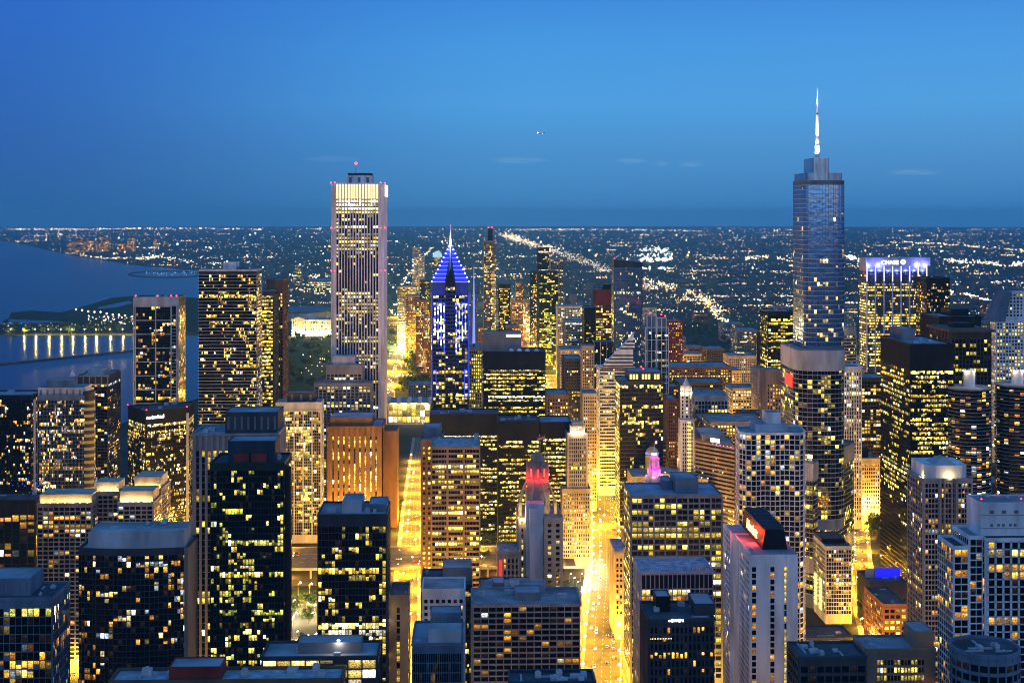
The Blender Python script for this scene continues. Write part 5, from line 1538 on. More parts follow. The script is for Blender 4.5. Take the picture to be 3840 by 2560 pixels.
b.lamp(cxp + 1, D - .6, b.h + 1.6, (1, .72, .2), 1500, .3); b.lamp(b.x0 + 1, D + 6, b.h + 1.6, (1, .72, .2), 1200, .3); b.finish()
# --- bottom right
D = 590
b = Bld('apartment_tower', 'large blue-white framed apartment tower with a bright white plant house, right edge', 'apartment tower', rect(X(3576, D), D, X(3990, D), D + 20), Z(2040, D), 'white')
b.facade(T(fh=3.05, bw=2.55, sp=.16, pr=.08, sd=.35, pd=.25, lit=.08, run=.1, pal='O', top=.6, br=.9, cw=.3), rect(X(3576, D), D, X(3632, D), D + 20), 0, Z(2082, D), styles={3: T(bw=2.3, lit=.12)}, roof=ROOFD)
b.facade(T(fh=3.05, bw=2.6, sp=.16, pr=.08, sd=.35, pd=.25, lit=.07, run=.1, pal='O', top=.6, br=.9, cw=.4), rect(X(3632, D) + .02, D - .6, X(3684, D), D + 20), 0, Z(2042, D))
b.facade(T(fh=3.25, bw=3.4, sp=.14, pr=.24, sd=.5, pd=.5, lit=.07, run=.1, pal='O', top=.7, br=1.0, cw=.6, floors={1: (.55, 1.4, (1, .66, .16))}), rect(X(3690, D), D - 2.5, X(3990, D), D + 20), 0, Z(2048, D))
b.pent(.26, 1.0, .1, .95, Z(1915, D) - b.h, 'white', name='plant_house')
mb = MB(); px0 = b.x0 + (b.x1 - b.x0) * .26
for z_ in (b.h + 3.4, b.h + 9): mb.box(px0 - .1, D + 1.85, z_, b.x1, D + 2.0, z_ + .15)
for i in range(5): mb.box(px0 + 4.2 + i * 2.6 + .5 * (i % 2), D + 1.9, b.h + 4.2, px0 + 5.4 + i * 2.6 + .5 * (i % 2), D + 2.0, b.h + 5.3)
for i in range(3): mb.box(px0 + 4 + i * 5.4, D + 1.9, b.h + 9.8, px0 + 5.8 + i * 5.4, D + 2.0, b.h + 11.2)
b.part('louvre', mb, wall('grey'))
zt = Z(1898, D)
b.beacon((px0 + .5, D + 2.5, zt), (px0 + 13, D + 16, zt), (px0 - 2, D + 17, zt), (X(3838, D), D + 2.5, zt), r=.42); b.units(4, 2, z=zt - 1.6, area=(.35, .9, .3, .8)); b.finish()
b = B('office_block', 'low beige block with bright small windows and a rounded roof house, bottom right', 'office block', 3246, 3508, 2440, 610, 20,
      T(fh=3.5, nb=14, sp=.35, pr=.25, sd=.2, pd=.25, lit=.38, pal='Y', top=4, br=1.0, cw=5), 'tan', fin=False, units=2, styles={3: T(bw=3, lit=.4, cw=1)})
b.pent(.72, 1.0, .1, .9, 7.5, 'tan'); b.finish()
b = B('brick_building', 'small brick warehouse with a street front washed gold by lamps', 'small building', 3312, 3402, 2268, 960, 46, T(fh=4, nb=4, sp=.4, pr=.25, lit=.5, pal='Y', top=3, base=5, br=.9), 'brick', fin=False, units=3, roof=ROOFD)
b.lamp(b.x0 - 3, b.y0 + 8, 7, (1, .68, .16), 12000, .5); b.lamp(b.x0 - 3, b.y0 + 24, 7, (1, .68, .16), 12000, .5); b.finish()
b = B('dark_building', 'dark hall with a glowing deep-blue billboard along its roof edge', 'small building', 3262, 3400, 2186, 1030, 34, T(fh=5, nb=3, lit=0, top=12, sd=0, pd=0), 'char', fin=False, units=2, roof=ROOFD)
mb = MB(); mb.box(X(3306, 1030), 1046, b.h, X(3402, 1030), 1047, b.h + 7.5); b.part('billboard', mb, emat('billboard_blue', (.012, .01, .9), 1.1)); mb = MB(); mb.box(X(3268, 1030), 1046, b.h, X(3300, 1030), 1047, b.h + 7); b.part('roof_screen', mb, wall('lgrey'))
mb = MB(); mb.box(b.x0 - 1.4, b.y0 - 1.2, 12, b.x0 - .1, b.y0 + .6, 22); b.part('blade_sign', mb, emat('sign_white2', (.9, .92, 1), 3)); b.finish()
b = B('low_building', 'long dark roof with humped vents along the bottom, right of the white hotel tower', 'low building', 2996, 3250, 2470, 560, 20, T(fh=4, nb=8, lit=.05), 'char', fin=False, units=8, roof=ROOFD); b.finish()
b = Bld('round_roof_building', 'drum-shaped dark roof with rows of skylights at the bottom right corner', 'low building', ngon(W(3745, 2530, 520)[0], 520 + 14, 13, 24), Z(2510, 520), 'blue')
b.facade(T(fh=4, bw=3, lit=.05, cw=.02), roof=ROOFD, parapet=1.3); b.units(7, 3, area=(.25, .75, .25, .75)); b.finish()
b = B('garage_block', 'flat-topped car park with lit bays below the checkered apartment block', 'car park', 3010, 3200, 2395, 985, 30, T(fh=4, nb=8, sp=.3, pr=.1, lit=.3, pal='O', top=1, base=1), 'char', units=2, roof=ROOFD)
# ---------------------------------------------------------------- the older city core beyond the river
core = [
 ('brown block with a long blue roof and rows of small yellow windows', 2508, 2742, 1378, 2000, 70, 'brown', T(nb=24, sp=.45, pr=.4, lit=.28, pal='Y', top=4)),
 ('beige corner block glowing gold on its left face', 2745, 2780, 1392, 2050, 60, 'cream', T(nb=6, sp=.4, pr=.4, lit=.2, pal='O')),
 ('pale stone block with a gently arched parapet and small dark windows', 2733, 2836, 1337, 2200, 50, 'cream', T(nb=13, sp=.45, pr=.4, lit=.06, pal='C', top=4)),
 ('white columned block with tall dark bays and a dormered blue roof', 2604, 2730, 1486, 1650, 60, 'lgrey', T(nb=10, fh=5, sp=.2, pr=.28, lit=.25, pal='Y', top=6)),
 ('wide cream office block with most windows lit', 2746, 2872, 1458, 1750, 50, 'cream', T(nb=12, sp=.4, pr=.32, lit=.62, pal='C', br=1.2)),
 ('stepped cream tower with few large windows, beside the rounded skyscraper', 2842, 2900, 1388, 1690, 40, 'cream', T(nb=4, sp=.5, pr=.5, lit=.2, pal='O', top=6)),
 ('ornate brown terracotta tower half hidden by the rounded skyscraper', 2874, 2930, 1392, 1430, 30, 'tan', T(nb=5, sp=.4, pr=.5, pd=.7, lit=.2, pal='O', top=14)),
 ('thin black slab standing on edge in the old core', 2857, 2878, 1248, 1760, 30, 'dark', T(nb=2, lit=.0, top=40)),
 ('black and gold tower with a ring of light at its setback', 2880, 2974, 1170, 1560, 40, 'dark', T(nb=10, sp=.3, pr=.1, lit=.5, row=.25, pal='Y', top=4, br=1.2)),
 ('broad low block with a long strip of lit attic windows', 2668, 2870, 1585, 1500, 60, 'stone', T(nb=18, sp=.4, pr=.35, lit=.25, pal='Y', top=3, floors={0: (.7, 1.1, (1, .75, .2))})),
 ('narrow brown block with a flat top, left of the slim terracotta tower', 2506, 2540, 1500, 1510, 40, 'brown', T(nb=4, sp=.45, pr=.45, lit=.2, pal='O')),
 ('rust-coloured block with bare side wall, left in the old core', 2508, 2545, 1452, 1700, 40, 'orange', T(nb=4, lit=.12, pal='O')),
 ('dark block with a cluttered blue roof behind the white columned block', 2545, 2710, 1436, 1800, 50, 'char', T(nb=14, lit=.12, pal='Y')),
 ('low brick block with two orange lit windows, back of the old core', 2584, 2648, 1304, 2600, 50, 'brick', T(nb=6, lit=.25, pal='O')),
 ('pale block with a blank side wall, behind the long brown block', 2554, 2648, 1330, 2400, 50, 'cream', T(nb=9, lit=.12, pal='C')),
 ('grey slab block beyond the parkland road', 2764, 2846, 1240, 2900, 70, 'grey', T(nb=9, lit=.2, pal='C')),
 ('dark reddish apartment slab behind the slate tower with white frames', 2500, 2560, 1205, 2300, 40, 'red', T(nb=9, sp=.45, pr=.4, lit=.22, pal='W')),
 ('dark flat block with a barrel roof in the old core', 2650, 2720, 1310, 2350, 60, 'char', T(nb=8, lit=.08, pal='W')),
 ('low block with lit attic, just behind the domed block', 2376, 2440, 1700, 1380, 40, 'stone', T(nb=8, lit=.25, pal='Y', floors={0: (.9, 1.0, (1, .7, .2))})),
 ('old grey office block between the slim terracotta tower and the banded tower', 2610, 2700, 1640, 1370, 40, 'stone', T(nb=10, lit=.2, pal='Y')),
 ('gold-fronted block at the back of the narrow north street', 3060, 3160, 1560, 1500, 50, 'cream', T(nb=9, lit=.4, pal='Y')),
 ('dark bronze block tucked behind the white ribbed tower', 3230, 3330, 1420, 1500, 50, 'bronze', T(nb=9, sp=.3, pr=.15, lit=.3, pal='W', br=.9)),
 ('stubby grey block behind the white-grid apartment tower', 2700, 2790, 1700, 1330, 40, 'grey', T(nb=9, lit=.25, pal='Y')),
]
for lab, xl, xr, yt, D, dep, wk, st in core:
    B('office_block', lab, 'office block', xl, xr, yt, D, dep, T(fh=3.9, bw=3.6, **st) if 'fh' not in st else st, wk, units=5, minpx=2.0)
# street wall along the far side of the avenue
y = 1575
rs = random.Random(11)
tall = [('rosy', 'brick'), ('honey-coloured', 'cream'), ('sandstone', 'stone'), ('umber', 'brown'), ('pale grey', 'lgrey'), ('ochre', 'orange'), ('cream-white', 'cream'), ('charcoal', 'char'), ('buff', 'tan'), ('slate', 'blue'), ('chalky', 'white'), ('russet', 'brick')]
for k, (cn, wk) in enumerate(tall):
    L = rs.uniform(52, 92)
    h_ = 314 - (W(0, 0, 1)[2] * 0 + (1500 - 21 * k * (1 - .02 * k) - 805)) * y / F + rs.uniform(-10, 14)
    h_ = max(58, min(h_, 122))
    b = Bld('office_block', '%s block in the street wall of the glowing avenue, %s from the river' % (cn, ['first', 'second', 'third', 'fourth', 'fifth', 'sixth', 'seventh', 'eighth', 'ninth', 'tenth', 'eleventh', 'twelfth'][k]), 'office block', rect(173, y, 173 + rs.uniform(34, 48), y + L - 4), h_, wk)
    b.facade(T(fh=3.9, bw=3.6, sp=.4, pr=.38, lit=.18, pal='Y', top=4)); b.units(4, 4); b.finish()
    y += L + (14 if k % 2 else 0)
# ---------------------------------------------------------------- far towers
far = [
 ('very tall slim tower with stacked offset boxes, far down the avenue', 1814, 1860, 905, 3000, 30, 'grey', T(nb=10, sp=.3, pr=.2, lit=.45, pal='W', br=1.2)),
 ('dark far tower with a rounded banded top', 2016, 2060, 930, 2900, 34, 'char', T(nb=9, sp=.25, pr=.1, lit=.12, pal='C')),
 ('green-glass far tower with lit vertical seams, in front of the round-topped tower', 2022, 2092, 1018, 2700, 34, 'green', T(nb=12, sp=.2, pr=.1, lit=.3, pal='G', br=1.1)),
 ('pale see-through far slab right of the round-topped tower', 2064, 2112, 970, 3200, 34, 'grey', T(nb=8, sp=.2, pr=.2, lit=.3, pal='C', br=.7)),
 ('dark far block with a grey cap, left of the glowing avenue', 1870, 1914, 1068, 2700, 40, 'dark', T(nb=9, sp=.35, pr=.2, lit=.4, pal='W', br=1.2)),
 ('far tower wearing a pale lit dome', 1628, 1652, 962, 3100, 26, 'grey', T(nb=5, sp=.3, pr=.2, lit=.3, pal='W')),
 ('red-glinting far apartment slab left of the blue-lit tower', 1560, 1614, 1128, 2650, 40, 'brown', T(nb=12, sp=.35, pr=.3, lit=.45, pal='R', br=1.1)),
 ('dark far tower with a greenish lit face, left of the blue-lit tower', 1574, 1612, 1052, 2900, 40, 'navy', T(nb=8, sp=.3, pr=.2, lit=.35, pal='G')),
 ('pale far tower on the horizon road', 1546, 1575, 928, 5200, 40, 'lgrey', T(nb=7, sp=.3, pr=.3, lit=.3, pal='W')),
 ('grey far block just below the horizon road', 1569, 1590, 962, 4200, 40, 'lgrey', T(nb=5, sp=.3, pr=.3, lit=.2, pal='W')),
 ('far twin slab near the foot of the glowing avenue', 1920, 1958, 1130, 2500, 40, 'tan', T(nb=8, lit=.5, pal='O', br=1.0)),
 ('tan far block lining the left of the glowing avenue', 1900, 1942, 1225, 2350, 50, 'orange', T(nb=8, lit=.2, pal='O')),
 ('far brick slab at the left kerb of the avenue', 1935, 1962, 1060, 3300, 50, 'brick', T(nb=6, lit=.4, pal='O')),
 ('far dark slab with bright cap lights, right of the avenue', 1990, 2016, 1020, 3300, 40, 'dark', T(nb=6, lit=.3, pal='W')),
 ('far white-lit flat block below the round-topped tower', 2092, 2190, 1150, 2600, 60, 'lgrey', T(nb=16, lit=.35, pal='C', br=1.2)),
 ('far slate block with a row of bright roof lights', 2120, 2200, 1205, 2350, 60, 'blue', T(nb=14, lit=.25, pal='C', floors={0: (.9, 2, (1, .95, .8))})),
 ('far cluster block left of the white ribbed tower', 1100, 1130, 1000, 6000, 60, 'grey', T(nb=8, lit=.2, pal='W')),
 ('far brown apartment slab by the lakeshore drive', 1490, 1560, 1075, 3300, 40, 'brown', T(nb=14, lit=.35, pal='W')),
 ('second far apartment slab by the lakeshore drive, lower and wider', 1520, 1600, 1110, 3000, 40, 'tan', T(nb=16, lit=.35, pal='W')),
]
for lab, xl, xr, yt, D, dep, wk, st in far:
    B('far_tower', lab, 'tower', xl, xr, yt, D, dep, T(fh=3.9, **st), wk, units=0, minpx=2.2)
b = B('far_tower', 'topmost box of the slim stacked far tower', 'tower', 1830, 1847, 858, 3032, 22, T(fh=3.9, nb=4, lit=.2), 'char', units=0) if 0 else None
def addon(xl, xr, y0_, y1_, D, dep, k, label, cat='tower', beac=True):
    a_, c_ = W(xl, y0_, D), W(xr, y0_, D)
    o = Bld('far_tower', label, cat, rect(a_[0], D, c_[0], D + dep), a_[2], k, reg=False)
    o.facade(T(fh=3.9, bw=5, sp=.3, pr=.2, lit=.35, pal='W', top=4), z0=0)
    if beac: o.beacon((a_[0] + 1, D, a_[2] + 3), (c_[0] - 1, D, a_[2] + 3), r=1.6)
    return o.finish()
addon(1830, 1847, 858, 0, 3034, 20, 'char', 'narrow topmost shaft rising behind the stacked far tower with red beacons')
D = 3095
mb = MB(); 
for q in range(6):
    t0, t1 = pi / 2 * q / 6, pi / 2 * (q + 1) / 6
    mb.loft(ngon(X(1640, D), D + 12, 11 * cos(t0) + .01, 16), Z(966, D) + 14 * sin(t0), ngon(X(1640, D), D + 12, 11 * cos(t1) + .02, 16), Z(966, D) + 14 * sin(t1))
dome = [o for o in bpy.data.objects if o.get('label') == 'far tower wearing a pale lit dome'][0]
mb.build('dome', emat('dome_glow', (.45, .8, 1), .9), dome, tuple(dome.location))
# lakeshore towers on the far southern shore
rs = random.Random(8)
for k, (xl, xr, yt, yb) in enumerate([(252, 268, 912, 944), (275, 325, 894, 945), (316, 358, 904, 946), (370, 408, 884, 944), (440, 470, 914, 946), (478, 502, 892, 946), (575, 592, 898, 930), (610, 625, 902, 925)]):
    D = 314 * F / (yb - 805)
    B('lakeshore_tower', '%s lakeshore apartment block on the far southern shore, %s from the left' % (['slim', 'broad', 'wide dark', 'tall', 'small', 'narrow tall', 'distant thin', 'distant pale'][k], ['first', 'second', 'third', 'fourth', 'fifth', 'sixth', 'seventh', 'eighth'][k]), 'apartment block', xl, xr, yt, D, 60, T(fh=7, nb=max(3, (xr - xl) // 4), sp=.4, pr=.4, lit=.55, pal='O', br=1.5, sd=.2, pd=.3), 'brown', units=0, minpx=99)
# museum with portico, stadium, convention hall
D = 3600
b = B('museum', 'classical museum with a columned portico lit pale gold', 'museum', 1094, 1250, 1200, D, 90, T(fh=9, nb=26, sp=.35, pr=.45, lit=.8, pal='Y', br=.9, top=4, base=2), 'cream', units=0, fin=False, reg=True)
x0_, x1_ = X(1093, D), X(1145, D)
mb = MB()
for i in range(7):
    xx = x0_ + 3 + (x1_ - x0_ - 6) * i / 6
    mb.cyl(xx, D - 6, 1.6, 0, b.h - 1, 8)
mb.box(x0_, D - 8, b.h - 1, x1_, D, b.h + 3); mb.loft(rect(x0_, D - 8, x1_, D), b.h + 3, rect((x0_ + x1_) / 2 - .5, D - 8, (x0_ + x1_) / 2 + .5, D), b.h + 9)
b.part('portico', mb, wall('cream'))
for i in range(6): b.lamp(x0_ + (x1_ - x0_) * i / 5, D - 16, 3, (1, .74, .26), 90000, 1)
for i in range(7): b.lamp(x1_ + 8 + i * 11, D - 12, 3, (1, .6, .4), 60000, 1)
mb = MB(); mb.loft(rect(x0_ + 10, D + 15, x0_ + 70, D + 70), b.h, rect(x0_ + 38, D + 40, x0_ + 42, D + 44), b.h + 14); b.part('hipped_roof', mb, ROOF); b.finish()
c_ = G(1120, 1190, 0)
mb = MB()
N_ = 40
for tier, (r0, r1, z0_, z1_) in enumerate(((1.0, 1.0, 0, 22), (1.0, .62, 26, 4))):
    ra, rb = 105, 140
    for k in range(N_):
        a0, a1 = 2 * pi * k / N_, 2 * pi * (k + 1) / N_
        mb.quad((c_[0] + ra * r0 * cos(a0), c_[1] + rb * r0 * sin(a0), z0_), (c_[0] + ra * r0 * cos(a1), c_[1] + rb * r0 * sin(a1), z0_), (c_[0] + ra * r1 * cos(a1), c_[1] + rb * r1 * sin(a1), z1_), (c_[0] + ra * r1 * cos(a0), c_[1] + rb * r1 * sin(a0), z1_))
tag(mb.build('stadium', wall('blue')), 'dark oval stadium bowl left of the tall white ribbed tower', 'stadium')
b = B('convention_hall', 'long low convention hall with a bright white roof edge', 'hall', 1150, 1262, 1052, 5300, 150, T(fh=8, nb=24, sp=.3, pr=.2, lit=.7, pal='C', br=1.4, top=6), 'blue', units=0)
D = 2057
b = B('art_gallery', 'glass-fronted gallery building glowing bright yellow under slanted roof blades', 'gallery', 1456, 1612, 1512, D, 60, T(fh=9, nb=4, sp=.06, pr=.04, lit=1.0, run=1, pal='Y', br=1.5, top=2, base=2, floors={0: (1, 1.5, (1, .74, .16)), 1: (1, 1.3, (1, .70, .14)), 2: (1, 1.2, (1, .72, .2))}), 'cream', units=2, fin=False)
mb = MB()
for i in range(5):
    xx = b.x0 + (b.x1 - b.x0) * i / 4
    mb.loft(rect(xx - 3, D - 3, xx + 3, D + 2), b.h + .5, rect(xx - 2, D + 6, xx + 4, D + 10), b.h + 9)
b.part('roof_blade', mb, wall('lgrey'))
for i in range(4): b.lamp(b.x0 + (b.x1 - b.x0) * (i + .5) / 4, D - 5, b.h - 4, (1, .85, .5), 9000, .5)
b.finish()
print('windows as parts', NWIN[0])
# ---------------------------------------------------------------- filler blocks between the drawn buildings
def inpoly(p, poly):
    x, y, c = p[0], p[1], False
    for i in range(len(poly)):
        (x1, y1), (x2, y2) = poly[i], poly[i - 1]
        if (y1 > y) != (y2 > y) and x < (x2 - x1) * (y - y1) / (y2 - y1) + x1: c = not c
    return c
def nearroad(x, y, m):
    for pts, w in ROADS:
        for i in range(len(pts) - 1):
            (x1, y1), (x2, y2) = pts[i], pts[i + 1]
            dx, dy = x2 - x1, y2 - y1
            t = max(0, min(1, ((x - x1) * dx + (y - y1) * dy) / (dx * dx + dy * dy)))
            if hypot(x - x1 - dx * t, y - y1 - dy * t) < w / 2 + m: return True
    return False
FIELD = [G(*p) for p in [(2640, 1165), (2800, 1170), (2900, 1215), (2880, 1262), (2700, 1222)]]
HOOD = [('in the old core right of the avenue', lambda x, y: y < 2300 and x > 170), ('south of the old core', lambda x, y: y >= 2300 and 150 < x < 900),
        ('far right beyond the black towers', lambda x, y: x >= 900), ('left of the avenue beyond the park', lambda x, y: True)]
rf = random.Random(21)
nfill = 0
hoodcount = {}
for t in range(4000):
    if nfill >= 130: break
    y = 1330 * (4200 / 1330) ** rf.random()
    px = rf.uniform(1480, 3880)
    x, _ = W(px, EY, y)[0], y
    w, d = rf.uniform(26, 52), rf.uniform(28, 60)
    if any(x - 6 < f[2] and x + w + 6 > f[0] and y - 6 < f[3] and y + d + 6 > f[1] for f in FOOT): continue
    if any(inpoly((x + a_ * w, y + b_ * d), Q) for a_ in (0, 1) for b_ in (0, 1) for Q in (PARK, FIELD, LAKE)): continue
    if nearroad(x + w / 2, y + d / 2, 8 + max(w, d) * .55): continue
    h_ = rf.uniform(22, 78) if y < 2300 else rf.uniform(14, 55)
    pt = topx(x, y, h_)[1]
    if pt < (1340 if y < 2300 else 1130): continue
    wk = rf.choice(['cream', 'stone', 'brown', 'brick', 'tan', 'grey', 'char', 'conc', 'lgrey', 'orange'])
    hd = [n for n, f in HOOD if f(x, y)][0]
    cn = {'cream': 'cream', 'stone': 'sandstone', 'brown': 'brown', 'brick': 'brick', 'tan': 'tan', 'grey': 'grey', 'char': 'charcoal', 'conc': 'concrete', 'lgrey': 'pale grey', 'orange': 'rust-coloured'}[wk]
    lb = '%s city block with scattered lit windows %s' % (cn, hd)
    b = Bld('city_block', lb, 'city block', rect(x, y, x + w, y + d), h_, wk, group='%s blocks %s' % (cn, hd), seed=t)
    b.facade(T(fh=3.9, bw=3.8, sp=.42, pr=.38, lit=.2, row=.08, pal=rf.choice('YWORC'), br=1.0, top=3), roof=rf.choice([ROOF, ROOFD, ROOF]))
    if y < 2400: b.units(3, 4)
    b.finish(minpx=99)
    nfill += 1
# ---------------------------------------------------------------- street lamps (each a thing with its own light)
NL = [0]
lp_pole, lp_head = MB(), MB()
lp_pole.cyl(0, 0, .16, 0, 8.6, 6, .1); lp_pole.cyl(0, 0, .35, 0, .6, 8, .2)
lp_pole.tube((0, 0, 8.2), (1.6, 0, 8.9), .09, 5)
lp_head.ball(1.6, 0, 8.75, .75)
def lampmesh(mb, nm, m):
    o = mb.build(nm, m); me = o.data; bpy.data.objects.remove(o); return me
ME_POLE, ME_HEAD = lampmesh(lp_pole, 'pole', METAL), lampmesh(lp_head, 'lamp_head', LAMP)
def street_lamp(x, y, label, group, ang=0.0, power=26000, col=(1, .47, .018), z=0.0, s=1.0, name='street_lamp'):
    r = empty(name, (x, y, z)); tag(r, label, 'street lamp', group)
    r.rotation_euler = (0, 0, ang); r.scale = (s, s, s)
    for nm, me in (('pole', ME_POLE), ('lamp_head', ME_HEAD)):
        o = bpy.data.objects.new(nm, me); COL.objects.link(o); o.parent = r
    if power: plight('bulb', (1.6, 0, 7.4), col, power * 1.7, r, .4)
    NL[0] += 1
def along(pts, step, off, ylim=(0, 9e9)):
    out, acc = [], 0.0
    for i in range(len(pts) - 1):
        (x1, y1), (x2, y2) = pts[i], pts[i + 1]
        L = hypot(x2 - x1, y2 - y1)
        u = ((x2 - x1) / L, (y2 - y1) / L)
        s = -acc % step
        while s < L:
            x, y = x1 + u[0] * s, y1 + u[1] * s
            for side in ((-1, 1) if off else (0,)):
                nx, ny = u[1] * side, -u[0] * side
                if ylim[0] < y < ylim[1]: out.append((x + nx * off, y + ny * off, atan2(-ny, -nx), u))
            s += step
        acc = (acc + L)
    return out
for x, y, a, u in along(AVE, 30, 14.5, (880, 1560)):
    street_lamp(x, y, 'golden street lamp along the broad avenue between the bridge and the striped diamond tower', 'lamps along the avenue', a, 30000, s=1.5)
for x, y, a, u in along(AVE, 60, 14.5, (1560, 2700)):
    street_lamp(x, y, 'far golden street lamp in the long canyon of the avenue', 'lamps far down the avenue', a, 60000, s=1.5)
for x, y, a, u in along(AVE, 200, 14.5, (2700, 5200)):
    street_lamp(x, y, 'tiny golden street lamp where the avenue runs out toward the horizon', 'lamps at the far end of the avenue', a, 150000, s=2.6)
for x, y, a, u in along(CITYST, 50, 10.5, (880, 1800)):
    street_lamp(x, y, 'street lamp on the side street beside the gold-washed brown tower', 'lamps on the side street', a, 42000)
for x, y, a, u in along(NORTHST, 50, 9.5, (900, 1640)):
    street_lamp(x, y, 'street lamp on the narrow street left of the monolithic black tower', 'lamps on the narrow right-hand street', a, 38000)
for x, y, a, u in along(LAKEDR, 210, 18, (2000, 4300)):
    street_lamp(x, y, 'amber lamp along the curving lakeshore drive beyond the park', 'lamps on the lakeshore drive', a, 300000, s=1.8)
for i in range(10):
    x = -470 + i * 60
    for yy, a in ((1189, pi / 2), (1259, -pi / 2)):
        street_lamp(x, yy, 'lamp on the parapet of the raised riverside drive', 'lamps on the raised drive', a, 42000, (1, .47, .02), 9)
# lower-level lights below the raised drive
for i in range(16):
    x = -490 + i * 37
    plight('underpass_light', (x, 1192, 6.2), (1, .40, .03), 42000, None, .6)
def small_lamp(pxs, label, group, power, col=(1, .8, .4), s=.8):
    for p in pxs:
        x, y = G(*p)
        street_lamp(x, y, label, group, 0, power, col, 0, s, 'globe_lamp')
small_lamp([(1100, 2280), (1115, 2300), (1150, 2290), (1105, 2330), (1168, 2330), (1178, 2300), (1095, 2345), (1150, 2415), (1180, 2410), (1110, 2400)], 'white globe lamp in the small plaza between the two dark glass towers', 'plaza lamps', 16000, (1, .82, .42))
small_lamp([(3200, 1905), (3225, 1915), (3245, 1930), (3262, 1900), (3280, 1940), (3215, 1950), (3240, 1960), (3270, 1958)], 'lamp among the trees at the far bridgehead beside the black tower', 'bridgehead lamps', 30000, (1, .47, .02))
small_lamp([(2190 + 9 * i, 2110 + (i % 3) * 18) for i in range(9)], 'white shopfront lamp at the foot of the crowned stone tower', 'shopfront lamps', 4500, (1, .9, .6))
small_lamp([(2135 + 14 * i, 2180 + (i % 3) * 16) for i in range(8)], 'bluish white lamp on the little square beside the bridge', 'square lamps', 3000, (.75, .95, 1))
rcx = random.Random(31)
k_ = 0
while k_ < 48:
    y = rcx.uniform(1360, 2500)
    x = W(rcx.uniform(2110, 3500), EY, y)[0]
    if any(f[0] - 2 < x < f[2] + 2 and f[1] - 2 < y < f[3] + 2 for f in FOOT) or inpoly((x, y), FIELD): continue
    if topx(x, y, 0)[1] < 1250: continue
    street_lamp(x, y, 'golden street lamp in the cross streets of the old city core right of the avenue', 'lamps of the old core', rcx.choice((0, pi / 2)), 120000, s=1.4)
    k_ += 1
for p in ((278, 2440), (282, 2530), (272, 2380), (760, 2520), (745, 2420), (1495, 2470), (1480, 2540), (150, 2160), (60, 2175), (1118, 2230), (1160, 2235)):
    x, y = G(*p)
    street_lamp(x, y, 'golden street lamp deep between the nearest towers', 'lamps between the nearest towers', 0, 70000, s=1.2)
k_ = 0
while k_ < 22:                  # streets hidden between the nearest towers, seen by their glow
    y, x = rcx.uniform(620, 1160), rcx.uniform(-330, 380)
    if any(f[0] - 3 < x < f[2] + 3 and f[1] - 3 < y < f[3] + 3 for f in FOOT) or 1115 < y < 1240: continue
    street_lamp(x, y, 'golden street lamp deep between the nearest towers', 'lamps between the nearest towers', rcx.choice((0, pi / 2)), 50000, s=1.2)
    k_ += 1
print('street lamps', NL[0])
# ---------------------------------------------------------------- vehicles
def paint(n, c): return pmat('paint_' + n, c, .35, .05, 1, spec=.6)
PAINTS = [paint('white', (.7, .7, .7)), paint('black', (.02, .02, .02)), paint('silver', (.4, .4, .42)), paint('red', (.35, .02, .02)), paint('blue', (.03, .06, .2)), paint('yellow', (.6, .4, .02))]
def body_mesh(pm):
    mb = MB()
    prof = [(-2.2, .35), (2.2, .35), (2.25, .75), (1.3, .92), (-1.6, .98), (-2.25, .8)]
    cab = [(-1.7, .95), (1.2, .9), (.5, 1.42), (-1.1, 1.45)]
    for pr, w, m in ((prof, .88, 0), (cab, .74, 1)):
        n = len(pr); i = len(mb.v)
        mb.v += [(x, -w, z) for x, z in pr] + [(x, w, z) for x, z in pr]
        for k in range(n):
            l = (k + 1) % n
            mb.f.append((i + l, i + k, i + n + k, i + n + l)); mb.m.append(m)
        mb.f.append(tuple(range(i, i + n))); mb.m.append(m)
        mb.f.append(tuple(range(i + 2 * n - 1, i + n - 1, -1))); mb.m.append(m)
    mb.box(-1.05, -.7, 1.44, .45, .7, 1.50, 0)
    return lampmesh(mb, 'body', [pm, wall('dark')])
def wheel_mesh():
    mb = MB()
    mb.v = [(.33 * cos(2 * pi * k / 10), s_ * .1, .33 * sin(2 * pi * k / 10)) for s_ in (-1, 1) for k in range(10)]
    for k in range(10):
        l = (k + 1) % 10
        mb.f.append((k, l, 10 + l, 10 + k)); mb.m.append(0)
    mb.f += [tuple(range(9, -1, -1)), tuple(range(10, 20))]; mb.m += [0, 0]
    return lampmesh(mb, 'wheel', pmat('tyre', (.02, .02, .02), .9, .1, 1))
def lens_mesh(nm, m, r):
    mb = MB(); mb.ball(0, 0, 0, r); return lampmesh(mb, nm, m)
BODIES = [body_mesh(p) for p in PAINTS]
WHEEL, HEADL, TAILL = wheel_mesh(), lens_mesh('headlight', emat('headlight_glow', (1, .95, .8), 14), .42), lens_mesh('taillight', emat('taillight_glow', (1, .03, .02), 7), .32)
NC = [0]
def car(x, y, ang, k, label, group, z=.06):
    r = empty('car', (x, y, z)); tag(r, label, 'car', group); r.rotation_euler = (0, 0, ang)
    o = bpy.data.objects.new('body', BODIES[k]); COL.objects.link(o); o.parent = r
    for nm, me, ps in (('wheel', WHEEL, ((1.4, .8, .33), (1.4, -.8, .33), (-1.4, .8, .33), (-1.4, -.8, .33))), ('headlight', HEADL, ((2.25, .6, .65), (2.25, -.6, .65))), ('taillight', TAILL, ((-2.25, .62, .7), (-2.25, -.62, .7)))):
        for p in ps:
            o = bpy.data.objects.new(nm, me); COL.objects.link(o); o.parent = r; o.location = p
    NC[0] += 1
rc = random.Random(3)
CN = ['white', 'black', 'silver', 'red', 'blue', 'yellow']
